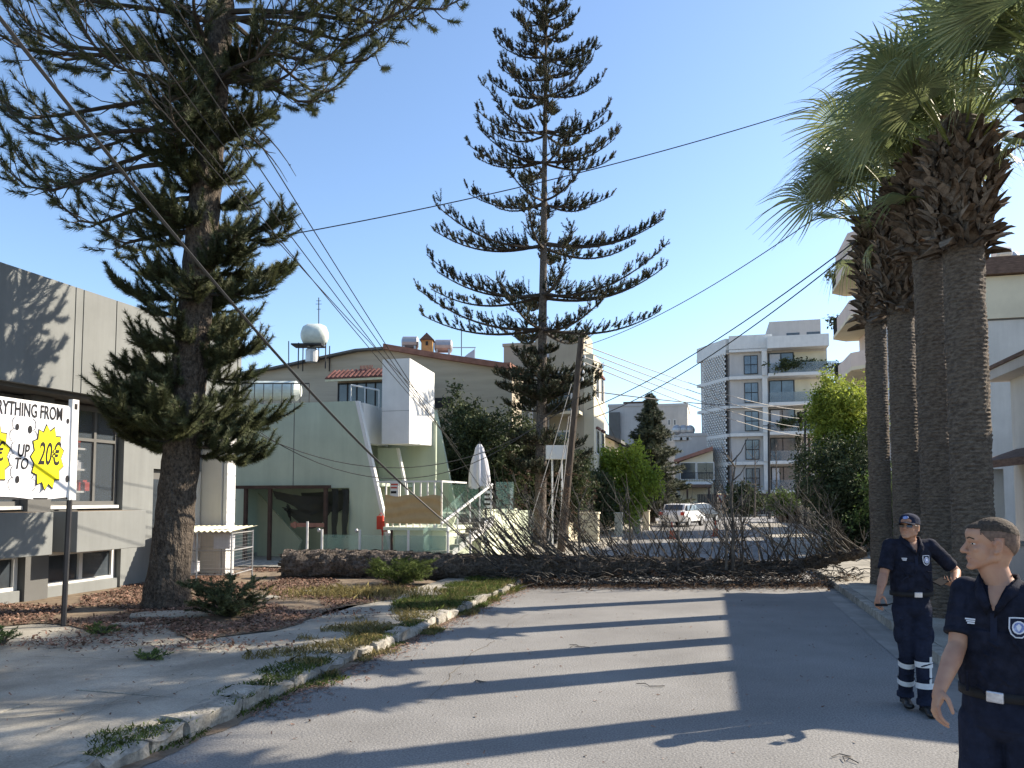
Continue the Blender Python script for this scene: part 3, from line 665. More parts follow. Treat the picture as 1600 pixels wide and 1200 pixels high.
# glass fence in front
gf = thing('glass_fence', 'low glass panel fence with pale posts in front of the green house', 'fence', T(19.9, -11, 0))
pp = [onS(px, 840, 19.9)[0] for px in (480, 503, 562, 612, 638, 700, 735)]
for i, a in enumerate(pp):
    p_ = MB().tube([T(19.9, a, 0), T(19.9, a, onS(500, 827 if i > 0 else 815, 19.9)[1])], .035, 8).build('post', M['white'] if i != 3 else M['brownpost'], gf)
    if i in (1, 2): MB().tube([T(19.9, a, .95), T(19.9, a-.09, .98)], .02).ell(T(19.9, a-.1, .98), (.05, .05, .06)).build('lamp', M['steel'], p_)
for a, b in zip(pp[1:-1], pp[2:]): MB().sb(19.895, 19.905, a+.05, b-.05, .1, .86).build('glass_panel', M['glass'], gf)
# stairs with white handrail
st = thing('garden_stairs', 'outdoor staircase with sloping white handrail beside the green house', 'stairs', T(20.5, -7.8, 0))
A = at(656, 815, 23.0); B = at(690, 818, 20.8); Ct = at(769, 757, 24.5)
mb = MB(); mb.tube([B+Vector((0, 0, .0)), Ct], .04, 6)
mb.build('handrail', M['white'], st)
for px, ytop, d in ((698, 812, .1), (712, 800, .28), (731, 786, .52), (745, 776, .72), (768, 758, .97)):
    p = B.lerp(Ct, d); MB().tube([(p.x, p.y, p.z-.95), p], .028, 6).build('baluster', M['white'], st)
for k in range(8):
    p = B.lerp(Ct, (k+.5)/8); q = (p.z-.98)
    MB().box(p.x-.95, p.x+.02, p.y-.16, p.y+.22, max(.02, q-.16), q+.0).build('step', M['concrete'], st, bevel=.008)
MB().prism([B+Vector((.04, 0, -1.0)), Ct+Vector((.04, 0, -1.0)), Ct+Vector((.04, 0, -1.3)), B+Vector((.04, 0, -1.08))], [B+Vector((-.04, 0, -1.0)), Ct+Vector((-.04, 0, -1.0)), Ct+Vector((-.04, 0, -1.3)), B+Vector((-.04, 0, -1.08))]).build('stringer', M['white'], st)
MB().add([B+Vector((-.5, .1, -.9)), Ct+Vector((-.9, .1, -1.0)), Ct+Vector((-.9, .1, -.2)), B+Vector((-.5, .1, -.15))], [(0, 1, 2, 3)]).build('glass_panel', M['glass'], st)
# slanted ramp wall
ra = poly([(640, 868), (702, 806), (712, 806), (690, 868)], 20.9)
tagit(MB().sprism(ra, 20.9, 21.0).build('ramp_wall', M['pale_green'], None), 'pale sloping wall at the foot of the outdoor stairs', 'wall')
# garden block wall (pale green) right of stairs
s_g0 = 23.2; tg = onS(752, 830, s_g0)[0]; zg = onS(752, 797, s_g0)[1]; s_g1 = onT(811, 830, tg)[0]
gw = thing('garden_wall', 'pale green block wall of the raised garden next to the stairs', 'wall', T(s_g0, tg, 0))
sbx('wall', M['pale_green'], gw, s_g0+.01, s_g1, tg-.25, tg, 0, zg); sbx('front', M['sage'], gw, s_g0-.02, s_g0+.2, tg-.5, tg-.26, 0, zg+.02)  # paler lit side, darker shaded front: light and shade put into the wall colours
sbx('terrace', M['sage'], gw, s_g0+.2, s_g1+6, tg-7, tg-.26, 0, zg-.12)
for (xa, xb, y0_, t_) in ((700, 757, 757, S0+5.2), (775, 803, 753, s_g0+.4)):
    a = onS(xa, 790, t_)[0]; b = onS(xb, 790, t_)[0]; z1 = onS(xa, y0_, t_)[1]
    o = MB().sb(t_, t_+.012, a, b, zg-.12, z1).build('glass_screen', M['glass'], None)
    tagit(o, 'greenish glass screen between the green house and the closed parasol' if xa == 700 else 'greenish glass screen on top of the pale green block wall', 'screen')
# slatted white fence bit
sf = thing('white_shutter', 'short white slatted panel at the top of the stairs', 'panel', T(24.4, tg, zg))
for k in range(5):
    z = zg+.05+k*.16; MB().sb(24.3, 24.34, onS(757, 790, 24.3)[0], onS(769, 790, 24.3)[0], z, z+.09).build('slat', M['white'], sf)
MB().sb(24.26, 24.3, onS(797, 790, 24.3)[0], onS(801, 790, 24.3)[0], zg, zg+.7).build('post', M['white'], sf)
# closed parasol
u = at(749, 775, 26.0); 
um = thing('closed_parasol', 'closed white parasol tied up on the terrace by the stairs', 'parasol', (u.x, u.y, zg))
MB().tube([(u.x, u.y, zg-.1), (u.x, u.y, at(749, 690, 26).z)], .03, 8).build('pole', M['dark'], um)
V = []; n = 40; zz = [at(749, y, 26).z for y in (762, 750, 735, 720, 708, 700, 694)]; rr = [.30, .31, .28, .23, .15, .12, .05]
for z, r in zip(zz, rr):
    for k in range(n):
        q = 6.2832*k/n; f = 1+.22*math.cos(q*8); V.append((u.x+r*f*math.cos(q), u.y+r*f*math.sin(q), z+(.06*math.sin(q*4) if z == zz[0] else 0)))
MB().add(V, [(i*n+k, i*n+(k+1) % n, (i+1)*n+(k+1) % n, (i+1)*n+k) for i in range(6) for k in range(n)]).build('canvas', M['canvas'], um, smooth=True)
# cylinder tank + railing on the roof of the green house
c = at(430, 611, 25.5); tk = thing('roof_tank', 'cream horizontal storage cylinder on the green house roof', 'tank', (c.x, c.y, c.z-.5))
r = .34; L0 = at(392, 611, 25.5).x; L1 = at(470, 611, 25.5).x
MB().tube([(L0, 25.5, c.z), (L0+.1, 25.5, c.z), (L1-.15, 25.5, c.z), (L1, 25.5, c.z)], [r*.6, r, r, r*.55], 20).build('body', M['tank'], tk, smooth=False)
for x in (L0+.3, L1-.4): MB().box(x, x+.08, 25.3, 25.7, c.z-.62, c.z-.3).build('cradle', M['steel'], tk)
def P3(px, py, Y): return at(px, py, Y)
rr_ = tagit(railing('roof_railing', (P3(383, 629, 24.6), P3(483, 629, 24.6)), .62, M['dark'], None, 7, .02), 'thin dark railing along the green house roof', 'railing')
rr2 = tagit(railing('white_roof_railing', (P3(548, 632, 24.2), P3(592, 640, 24.2)), .62, M['white'], None, 2, .03), 'white railing on the roof corner beside the tower box', 'railing')

# ---- warehouse with low gable behind
SW = 34.0
wh = thing('gabled_warehouse', 'wide grey block building with low red gable roof behind the green house', 'building', T(SW, -14, 0))
prof = poly([(330, 592), (385, 585), (430, 578), (480, 567), (560, 550), (603, 547), (690, 562), (790, 577), (800, 577)], SW)
MB().sprism([(prof[0][0], 0)]+prof+[(prof[-1][0], 0)], SW, SW+16).build('wall', M['stonewall'], wh)
def band(p0, p1, th, m, name, s0=SW-.35, s1=SW+16):
    MB().sprism([p0, p1, (p1[0], p1[1]+th), (p0[0], p0[1]+th)], s0, s1).build(name, m, wh)
for a, b in zip(prof[:5], prof[1:6]): band(a, b, .10, M['grey_dark'], 'roof')
for a, b in zip(prof[5:-1], prof[6:]): band(a, b, .26, M['roof_red'], 'roof')
a, z0_ = onS(680, 638, SW); b, z1_ = onS(708, 621, SW)
wn = sbx('window', M['dark'], wh, SW-.04, SW-.01, a, b, z0_, z1_)
# tiled porch roof
SP = 30.5
po = thing('tiled_porch', 'small clay tiled porch roof with dark windows behind the green house', 'porch', T(SP, -12, 0))
a0, zb0 = onS(513, 595, SP); a1, _ = onS(600, 595, SP); zt0 = onS(550, 577, SP)[1]
zp = onS(550, 630, SP)[1]
sbx('room', M['beige'], po, SP+.3, SP+3, a0+.3, a1+.5, 0, zt0-.15)
w_ = MB().sb(SP+.24, SP+.29, a0+.35, a1+.3, zp-.3, zb0-.1).build('window', M['win'], po)
for k in range(7):
    a = a0+.35+(a1-a0)*k/6; MB().sb(SP+.2, SP+.238, a, a+.05, zp-.3, zb0-.1).build('frame', M['dark'], w_)
sbx('fascia', M['corr'], po, SP-.3, SP-.2, a0, a1+.5, zb0-.08, zb0+.02)
nt_ = 15
tile0 = None
for row in range(2):
    for k in range(nt_):
        a = a0+(a1+.5-a0)*(k+.5)/nt_; wd = (a1+.5-a0)/nt_*.5
        V = []; 
        for q in range(6):
            an = math.pi*q/5; V += [T(SP-.33+row*.32, a+wd*math.cos(an), zb0+.02+row*.2+wd*.9*math.sin(an)), T(SP+.05+row*.32, a+wd*.85*math.cos(an), zb0+.26+row*.2+wd*.8*math.sin(an))]
        MB().add(V, [(2*q, 2*q+1, 2*q+3, 2*q+2) for q in range(5)]+[(0, 2, 4, 6, 8, 10)]).build('roof_tile', M['tile'], po)
    sbx('underlay', M['tile'], po, SP-.3+row*.32, SP+.35+row*.3, a0, a1+.5, zb0+.02+row*.2, zb0+.06+row*.2)
pl_ = MB()
for k in range(9): 
    a = onS(556+k*2.3, 577, SP)[0]; pl_.tube([T(SP+.4, a, zt0-.05), T(SP+.4, a+.03, zt0+.22)], .02, 4)
tagit(pl_.build('vent_pipes', M['tile'], None), 'row of short pipes standing on the small tiled porch roof', 'pipes')
# white water tank on stand
Yt = 37.0; c = at(491, 524, Yt); tr0 = .52
wt = thing('water_tank', 'round pale green water tank on a tall dark frame above the warehouse roof', 'water tank', (c.x, c.y, at(491, 570, Yt).z))
mb = MB(); mb.tube([(c.x-.62, c.y, c.z), (c.x-.5, c.y, c.z), (c.x-.3, c.y, c.z), (c.x+.3, c.y, c.z), (c.x+.55, c.y, c.z), (c.x+.66, c.y, c.z)], [.2, .45, .56, .56, .45, .2], 20)
mb.build('tank', M['tank'], wt, smooth=True)
for px in (470, 512):
    for dy in (-.4, .4):
        x = at(px, 540, Yt).x; MB().tube([(x, c.y+dy, at(491, 578, Yt).z), (x, c.y+dy, at(491, 538, Yt).z)], .03, 5).build('leg', M['dark'], wt)
MB().box(at(468, 0, Yt).x, at(514, 0, Yt).x, c.y-.45, c.y+.45, at(491, 540, Yt).z-.04, at(491, 540, Yt).z+.03).build('platform', M['dark'], wt)
tagit(MB().tube([(c.x-.1, c.y, at(491, 566, Yt).z), (c.x-.1, c.y, at(491, 547, Yt).z), (c.x-.1, c.y, at(491, 542, Yt).z)], [.3, .3, .12], 14).build('small_tank', M['steel'], None), 'small metal tank under the tall water tank frame', 'tank')
def antenna(px, y0, y1, Y, label, arms=()):
    a = at(px, y0, Y); b = at(px, y1, Y); mb = MB().tube([a, b], .025, 5)
    for q, hw in arms: p = a.lerp(b, q); mb.tube([p+Vector((-hw, 0, 0)), p+Vector((hw, 0, 0))], .012, 4)
    return tagit(mb.build('antenna', M['dark'], None), label, 'antenna')
antenna(498, 566, 465, 37.2, 'tall thin antenna beside the round water tank', ((.9, .15), (.95, .12), (.82, .1)))
antenna(451, 574, 533, 36.5, 'bare dark pole on the warehouse roof left of the water tank')
antenna(721, 556, 512, 40, 'thin mast on the roof right of the warehouse gable')
antenna(1103, 695, 640, 92, 'tall television antenna left of the white apartment block', ((.98, .6), (.9, .9), (.8, .5), (.6, .3), (.4, .5)))
# chimney
c = at(668, 540, 38); ch = thing('chimney', 'orange tan chimney with a small gabled cap on the warehouse roof', 'chimney', (c.x, c.y, c.z-.6))
MB().box(c.x-.28, c.x+.28, c.y-.3, c.y+.3, c.z-.75, c.z+.22).build('stack', mat('tan_render', (.45, .28, .12), .9, .15, 4), ch)
MB().prism([(c.x-.36, c.y-.4, c.z+.22), (c.x+.36, c.y-.4, c.z+.22), (c.x, c.y-.4, c.z+.58)], [(c.x-.36, c.y+.4, c.z+.22), (c.x+.36, c.y+.4, c.z+.22), (c.x, c.y+.4, c.z+.58)]).build('cap', M['roof_brown'], ch)
MB().box(c.x-.06, c.x+.06, c.y-.32, c.y-.29, c.z-.05, c.z+.15).build('opening', M['dark'], ch)
for (px, py, rx_, lb) in ((641, 536, .42, 'weathered metal water tank left of the orange tan chimney'), (693, 541, .45, 'pale water tank right of the orange tan chimney')):
    c = at(px, py, 38.3); o = MB().tube([(c.x-rx_, c.y, c.z), (c.x-rx_+.06, c.y, c.z), (c.x+rx_-.06, c.y, c.z), (c.x+rx_, c.y, c.z)], [.2, .33, .33, .2], 14).box(c.x-rx_+.1, c.x-rx_+.18, c.y-.3, c.y+.3, c.z-.75, c.z-.2).box(c.x+rx_-.2, c.x+rx_-.1, c.y-.3, c.y+.3, c.z-.75, c.z-.2).build('metal_tank', M['steel'], None); tagit(o, lb, 'tank')
c = at(734, 553, 38.5); tagit(MB().add([(c.x-.35, c.y, c.z-.2), (c.x+.25, c.y, c.z-.2), (c.x+.25, c.y+.4, c.z+.35), (c.x-.1, c.y+.4, c.z+.1)], [(0, 1, 2, 3)]).add([(c.x-1.2, c.y, c.z+.3), (c.x+.3, c.y, c.z+.3), (c.x+.3, c.y, c.z+.35), (c.x-1.2, c.y, c.z+.35)], [(0, 1, 2, 3)]).tube([(c.x+.25, c.y, c.z-.5), (c.x+.25, c.y, c.z+.3)], .02).build('rooftop_collector', M['steel'], None), 'small tilted solar panel and rail on the roof right of the chimney', 'solar panel')

# ---- beige apartment behind centre pine
SA = 38.0
ba = thing('beige_apartment', 'beige apartment building with terracotta balconies behind the centre pine', 'building', T(SA, -9, 0))
a = onS(787, 600, SA)[0]; b = onS(836, 600, SA)[0]; c = onS(912, 600, SA)[0]; zA = onS(800, 541, SA)[1]; zB = onS(870, 517, SA)[1]
e = onT(931, 600, c)[0]
sbx('wall', M['beige'], ba, SA, SA+9, a, b, 0, zA); MB().sb(SA-.05, SA+9.1, a-.06, b, zA, zA+.15).build('coping', M['beige'], ba)
sbx('wall', M['beige'], ba, SA+.02, e-1.2, b+.003, c, 0, zB)
zc_ = onT(915, 560, c)[1]
MB().tprism([(SA+.03, 0), (e, 0), (e, zc_*.80), (e-.5, zc_*.95), (e-1.2, zc_+.1), (SA+.03, zc_+.1)], c+.003, c+.5).build('side_wall', M['cream'], ba)
for k, z in enumerate((1.2, 4.1, 7.0)):
    for s_ in (SA+.8, SA+2.6):
        fr = sbx('window', M['white'], ba, s_, s_+.9, c+.5, c+.53, z, z+1.3); sbx('pane', M['win'], fr, s_+.08, s_+.82, c+.53, c+.54, z+.08, z+1.22)
        MB().sb(s_-.1, s_+1.0, c+.5, c+.62, z+1.3, z+1.42).build('sill', M['tile'], fr)
for k, (z, x0_, x1_) in enumerate(((3.3, 760, 834), (6.1, 757, 800))):
    a0_, b0_ = onS(x0_, 600, SA-1.3)[0], onS(x1_, 600, SA-1.3)[0]
    sbx('balcony_slab', M['cream'], ba, SA-1.4, SA, a0_, b0_, z, z+.15); sbx('balcony_parapet', M['cream'], ba, SA-1.4, SA-1.28, a0_, b0_, z+.152, z+1.0)
    d_ = sbx('balcony_door', M['white'], ba, SA-.04, SA, a0_+.6, a0_+1.8, z+.15, z+2.3); sbx('pane', M['win'], d_, SA-.05, SA-.041, a0_+.7, a0_+1.7, z+.25, z+2.2)
MB().sprism(poly([(755, 604), (765, 592), (790, 590), (803, 600)], SA-1.5), SA-1.6, SA).build('canopy', M['roof_red'], ba)
for px in (809, 829): q = onS(px, 640, SA-1.35)[0]; sbx('column', M['white'], ba, SA-1.42, SA-1.25, q-.1, q+.1, 3.3, 6.3)
a0_, b0_ = onS(838, 600, SA-1.2)[0], onS(905, 600, SA-1.2)[0]
for z in (3.0, 6.0):
    sbx('balcony_slab', M['cream'], ba, SA-1.2, SA+.01, a0_, b0_, z, z+.15); railing('balcony_railing', (T(SA-1.15, a0_, z+.15), T(SA-1.15, b0_, z+.15)), .95, M['dark'], ba, 14, .018)
    d_ = sbx('balcony_door', M['white'], ba, SA-.03, SA+.015, a0_+.3, a0_+1.6, z+.15, z+2.3); sbx('pane', M['win'], d_, SA-.045, SA-.031, a0_+.4, a0_+1.5, z+.25, z+2.2)
MB().tube([T(SA-.1, onS(857, 560, SA)[0], .5), T(SA-.1, onS(857, 560, SA)[0], zB-.6)], .06, 6).build('downpipe', M['canvas'], ba)
c = at(872, 706, 27.5); bx = MB().box(c.x-.42, c.x+.3, c.y, c.y+.5, c.z-.25, c.z+.24).box(c.x+.31, c.x+.45, c.y+.02, c.y+.5, c.z-.22, c.z+.24).box(c.x-.4, c.x-.1, c.y-.02, c.y, c.z-.1, c.z+.1).tube([(c.x-.2, c.y+.25, 0), (c.x-.2, c.y+.25, c.z-.25)], .04).tube([(c.x+.15, c.y+.25, 0), (c.x+.15, c.y+.25, c.z-.25)], .04)
tagit(bx.build('cabinet', M['white'], None), 'white metal cabinet raised on two posts behind the leaning pole', 'cabinet')
# ---- small cream gabled house farther along the left side
SH = 52
hs = thing('cream_house', 'small cream house with shallow gable beyond the beige apartment', 'house', T(SH, -6, 0))
pr = poly([(905, 700), (922, 672), (960, 690), (960, 800), (905, 800)], SH)
MB().sprism([(pr[0][0], 0), (pr[0][0], pr[0][1]), pr[1], (pr[2][0], pr[2][1]), (pr[2][0], 0)], SH, SH+8).build('wall', M['cream'], hs)
MB().sprism([(pr[1][0]-.1, pr[1][1]+.02), (pr[2][0]+.5, pr[2][1]-.12), (pr[2][0]+.5, pr[2][1]+.08), (pr[1][0]-.1, pr[1][1]+.25)], SH-.5, SH+8.3).build('roof', M['grey_dark'], hs)
for px in (925, 943):
    q, z = onS(px, 715, SH); f_ = sbx('window', M['white'], hs, SH-.05, SH-.003, q-.35, q+.35, z-.7, z+.7); sbx('pane', M['win'], f_, SH-.07, SH-.051, q-.28, q+.28, z-.62, z+.62)
# yellow garden walls / gate piers left side of street
for k, (xa, xb, yt, s_, lb) in enumerate(((905, 934, 803, 31, 'nearest cream gate pier behind the fallen branches'), (960, 971, 803, 37, 'thin cream gate pier beyond the nearest one'), (988, 999, 800, 42, 'pale pier in front of the lime shrub'), (1004, 1014, 799, 46, 'farthest white gate pier left of the parked cars'))):
    a, z = onS(xa, yt, s_); b, _ = onS(xb, yt, s_)
    o = MB().sb(s_, s_+.5, a, b, 0, z).sb(s_-.04, s_+.54, a-.04, b+.04, z, z+.07).build('gate_pier', M['cream'], None, bevel=.01); tagit(o, lb, 'pier')
for (s0, s1, lb) in ((31.6, 36.8, 'low cream garden wall between the first two gate piers'), (47, 58, 'low pale garden wall farther up the left side of the street')):
    o = MB().sb(s0, s1, -6.0, -5.8, 0, .8).sb(s0, s1, -6.04, -5.76, .8, .87).build('garden_wall', M['cream'], None); tagit(o, lb, 'wall')

# ---- white apartment block across the junction
SB = 88.0
wa = thing('white_apartment', 'white six storey apartment block with lattice screens and glass balconies', 'building', T(SB, 6, 0))
tx = lambda px, s_=SB: onS(px, 700, s_)[0]
zf = lambda py, s_=SB: onS(1200, py, s_)[1]
fl = [zf(y) for y in (766, 721, 676, 631, 586, 543)]        # slab undersides, storey by storey
ztop = zf(522)
A0, A1, A2, A3 = tx(1113), tx(1143), tx(1201), tx(1297)
# plan: left part splays back
core = MB()
core.prism([T(SB+6, A0-1.2, fl[0]), T(SB+.6, A1, fl[0]), T(SB+.6, A3, fl[0]), T(SB+14, A3, fl[0]), T(SB+14, A0, fl[0])], [T(SB+6, A0-1.2, ztop-.4), T(SB+.6, A1, ztop-.4), T(SB+.6, A3, ztop-1.2), T(SB+14, A3, ztop-1.2), T(SB+14, A0, ztop-.4)])
core.build('wall', M['lilac'], wa)
sbx('ground_floor', M['white_wall'], wa, SB+2, SB+13, A0+2.0, A3-.4, 0, fl[0]-.003)
lat0 = None
dvec = Vector(T(SB+.6, A1, 0))-Vector(T(SB+6, A0-1.2, 0))
def edgept(u, off, z):
    p = Vector(T(SB+6, A0-1.2, z))+dvec*u; n = Vector((dvec.y, -dvec.x, 0)).normalized(); 
    if n.y > 0: n = -n
    return p+n*off
for k in range(6):
    z0_ = fl[k]; z1_ = fl[k+1] if k < 5 else ztop-.5
    MB().sb(SB+.0, SB+.62, A1-.1, A2+.6, z0_-.35, z0_+.0).build('floor_band', M['white'], wa)
    q = [edgept(0, .0, z0_-.35), edgept(1, .0, z0_-.35), edgept(1, .55, z0_-.35), edgept(0, .55, z0_-.35)]
    MB().hexa([*q, *[p+Vector((0, 0, .35)) for p in q]]).build('floor_band', M['white'], wa)
    if k < 5:
        sc_ = MB(); nn = 9
        zz0, zz1 = z0_+.05, z1_-.4
        for i in range(nn+1):
            for j in range(10):
                u = .22+.74*(i+.5*(j % 2))/(nn+.5); z = zz0+(zz1-zz0)*j/9.5
                p = edgept(u, .5, z); d_ = dvec.normalized()*.14
                sc_.tube([p-d_*1.3, p+d_*1.3+Vector((0, 0, .2))], .055, 4, cap=False); sc_.tube([p+d_*1.3, p-d_*1.3+Vector((0, 0, .2))], .055, 4, cap=False)
        o = sc_.build('lattice_screen', M['lattice'], wa); o['kind'] = 'stuff'
        q = [edgept(.2, .35, zz0), edgept(.97, .35, zz0), edgept(.97, .36, zz0), edgept(.2, .36, zz0)]
        MB().hexa([*q, *[p+Vector((0, 0, zz1-zz0)) for p in q]]).build('screen_backing', M['dark'], wa)
        # window col 1
        fr = MB(); wx0, wx1 = tx(1165), tx(1187); wz0, wz1 = z0_+.25, z1_-.7
        fr = sbx('window', M['dark'], wa, SB+.5, SB+.6, wx0, wx1, wz0, wz1)
        for (a, b) in ((wx0+.08, (wx0+wx1)/2-.04), ((wx0+wx1)/2+.04, wx1-.08)):
            MB().sb(SB+.48, SB+.5, a, b, wz0+.08, (wz0+wz1)/2-.05).build('pane', M['win2'], fr); MB().sb(SB+.48, SB+.5, a, b, (wz0+wz1)/2+.05, wz1-.08).build('pane', M['win2'], fr)
        # pier between
        MB().sb(SB-.15, SB+.59, tx(1193), tx(1201), z0_+.002, z1_-.352).build('pier', M['white'], wa)
        # balcony
        bx1 = A3 if k >= 2 else tx(1248)
        MB().sb(SB-1.2, SB+.595, A2+.05, bx1+.8*(k >= 3), z0_-.34, z0_+.02).build('balcony_slab', M['white'], wa, bevel=.03)
        MB().sb(SB-1.12, SB-1.08, A2+.15, bx1-.1+.8*(k >= 3), z0_+.02, z0_+1.1).build('glass_railing', M['glass2'], wa)
        dx0, dx1 = tx(1204), tx(1244)
        fr = sbx('balcony_door', M['dark'], wa, SB+.5, SB+.605, dx0, dx1, z0_+.03, z1_-.55)
        if k % 2 == 0: MB().sb(SB+.46, SB+.478, dx0+.15, dx0+.9+.3*k/4, z0_+.15, z1_-.7).build('curtain', M['canvas'], fr)
        if k in (1, 3): MB().sb(SB-.5, SB-.1, A3-1.6, A3-.8, z0_+.03, z0_+.7).build('air_conditioner', M['white'], wa)
        for (a, b) in ((dx0+.1, (dx0+dx1)/2-.05), ((dx0+dx1)/2+.05, dx1-.1)): MB().sb(SB+.48, SB+.5, a, b, z0_+.1, z1_-.65).build('pane', M['win2'] if k > 1 else M['win'], fr)
        MB().sb(SB+.55, SB+.6, dx1+.05, A3-.1, z0_+.03, z1_-.55).build('recess_wall', M['pink'] if k < 2 else M['cream'], wa)
# roof parapets
MB().sb(SB+.0, SB+.62, A1-.1, A2+.6, ztop-1.6, ztop).build('parapet', M['white'], wa)
q = [edgept(0, 0, ztop-1.9), edgept(1, 0, ztop-1.9), edgept(1, .5, ztop-1.9), edgept(0, .5, ztop-1.9)]
MB().hexa([*q, *[p+Vector((0, 0, 1.7)) for p in q]]).build('parapet', M['white'], wa)
zq = zf(543); MB().sb(SB-1.2, SB+.6, A2+.0, A3, zq-.3, zq+1.0).build('parapet', M['white'], wa)
ph = MB().sb(SB+3, SB+10, tx(1206, SB+3), tx(1287, SB+3), zq, zf(503, SB+3)).build('penthouse', M['lilac'], wa)
for px in (1243, 1275): a = tx(px, SB+3); MB().sb(SB+2.95, SB+3, a-.7, a+.7, zq+1.0, zq+2.1).build('window', M['win'], ph)
# plants along balcony, ground gate, sign
cc_ = clumps(T(SB-.9, (tx(1215)+tx(1290))/2, fl[4]+.9), (3.6, .25, .55), 60, .1, 5)
V, F = leaves(cc_, .35, 22, (.18, .12, .15)); tagit(npmesh('balcony_planting', V, F, M['leaf_dark']), 'row of dark green plants along the upper glass balcony', 'plants')
cc_ = clumps(T(SB-.9, (tx(1205)+tx(1248))/2+1.2, fl[2]+.9), (2.2, .25, .7), 50, .1, 6)
V, F = leaves(cc_, .35, 22, (.18, .12, .15)); tagit(npmesh('balcony_planting', V, F, M['leaf_dark']), 'dark plants filling the middle storey balcony', 'plants')
gt = thing('dark_fence', 'dark metal slatted fence along the foot of the white apartment', 'fence', T(84, 6, 0))
x0_, x1_ = onS(1090, 790, 84)[0], onS(1206, 790, 84)[0]; n = 46
for k in range(n): MB().sb(83.98, 84.02, x0_+(x1_-x0_)*k/n, x0_+(x1_-x0_)*(k+.8)/n, .2, 2.3).build('slat', M['dark'], gt)
sbx('base', M['white_wall'], gt, 83.9, 84.1, x0_, x1_, 0, .22)
pt = thing('parking_shade', 'brown carport roof on posts left of the white apartment', 'carport', T(84, 0, 0))
a, b = onS(1036, 760, 85)[0], onS(1112, 760, 85)[0]; z = onS(1080, 757, 85)[1]
sbx('roof', M['roof_brown'], pt, 85, 90, a, b, z-.3, z)
for q in (a+.3, (a+b)/2, b-.3): sbx('post', M['brownpost'], pt, 85.1, 85.3, q-.1, q+.1, 0, z-.303)
sg = at(1127, 777, 80.5); sn = thing('give_way_sign', 'red and white triangular road sign at the junction', 'road sign', (sg.x, sg.y, 0))
MB().tube([(sg.x, sg.y, 0), (sg.x, sg.y, sg.z+.3)], .05, 6).build('pole', M['steel'], sn)
for r_, m_, dy in ((.62, M['red'], -.06), (.38, M['white'], -.085)):
    pts = [(sg.x+r_*math.sin(q), sg.z-r_*math.cos(q)) for q in (0, 2.094, 4.189)]
    MB().prism([(x, sg.y+dy, z) for x, z in pts], [(x, sg.y+dy-.02, z) for x, z in pts]).build('sign_plate', m_, sn)

# ---- buildings in the middle distance
def block(name, label, s_, x0, x1, ytop, depth, m, wins=(), roofm=None, ybot=None, cat='building'):
    a, z = onS(x0, ytop, s_); b, _ = onS(x1, ytop, s_); r_ = thing(name, label, cat, T(s_, (a+b)/2, 0))
    sbx('wall', m, r_, s_, s_+depth, a, b, 0, z); sbx('parapet', m, r_, s_-.1, s_+depth+.1, a-.1, b+.1, z+.002, z+.35)
    for (px0, px1, py0, py1) in wins:
        q0, za = onS(px0, py0, s_); q1, zb_ = onS(px1, py1, s_)
        fr = sbx('window', M['white'], r_, s_-.06, s_-.003, min(q0, q1), max(q0, q1), min(za, zb_), max(za, zb_)); sbx('pane', M['win'], fr, s_-.09, s_-.061, min(q0, q1)+.12, max(q0, q1)-.12, min(za, zb_)+.12, max(za, zb_)-.12)
    return r_
b1 = block('modern_block', 'distant white and dark modern block left of the big conifer', 100, 951, 1010, 636, 14, M['lilac'], ((957, 966, 650, 690),))
a, z = onS(971, 625, 99); b, _ = onS(1008, 625, 99); sbx('roof_pavilion', M['brownpost'], b1, 101, 106, a, b, onS(971, 636, 99)[1], z)
sbx('dark_panel', M['grey_dark'], b1, 99.5, 99.9, onS(952, 640, 100)[0], onS(969, 640, 100)[0], 6, onS(952, 645, 100)[1])
b2 = block('pale_block', 'distant pale flat roofed block right of the big conifer', 104, 1004, 1074, 636, 12, M['white_wall'], ((1043, 1048, 655, 665), (1052, 1057, 655, 665), (1045, 1051, 672, 690)))
for k, px in enumerate((1058, 1068, 1078)):
    c = at(px, 672, 90); tagit(MB().ell(c, (.6, .4, .6), 12, 8).tube([c-Vector((0, 0, 1.3)), c], .06, 5).box(c.x-.5, c.x+.5, c.y-.4, c.y+.4, c.z-1.2, c.z-.9).build('solar_tank', M['steel'], None), ('leftmost', 'middle', 'rightmost')[k] + ' round metal water heater on a far roof beside the big conifer', 'water heater', 'water heaters on the far rooftop')
b3 = block('low_grey_block', 'low grey building between the big conifer and the white apartment', 92, 1054, 1118, 682, 10, M['lilac'])
hs2 = thing('terracotta_house', 'pale house with sloping terracotta roof left of the white apartment', 'house', T(86, 2, 0))
pr = poly([(1062, 722), (1114, 704), (1114, 800), (1062, 800)], 88.5)
MB().sprism([(pr[0][0], 0), pr[0], pr[1], (pr[1][0], 0)], 88.5, 91.5).build('wall', M['cream'], hs2)
MB().sprism([(pr[0][0]-.6, pr[0][1]-.1), (pr[1][0], pr[1][1]), (pr[1][0], pr[1][1]+.45), (pr[0][0]-.6, pr[0][1]+.25)], 87.8, 91.8).build('roof', M['roof_red'], hs2)
for (px, w2) in ((1075, .9), (1097, .6), (1109, .5)):
    q, z = onS(px, 736, 88.5); f_ = sbx('window', M['white'], hs2, 88.42, 88.497, q-w2, q+w2, z-1, z+1); sbx('pane', M['win'], f_, 88.38, 88.419, q-w2+.1, q+w2-.1, z-.9, z+.9)
q0, z = onS(1062, 757, 87.5); q1, _ = onS(1114, 757, 87.5)
sbx('balcony_slab', M['white'], hs2, 87, 88.4, q0, q1, z, z+.3); railing('balcony_railing', (T(87.1, q0, z+.3), T(87.1, q1, z+.3)), 1.0, M['dark'], hs2, 20, .03)

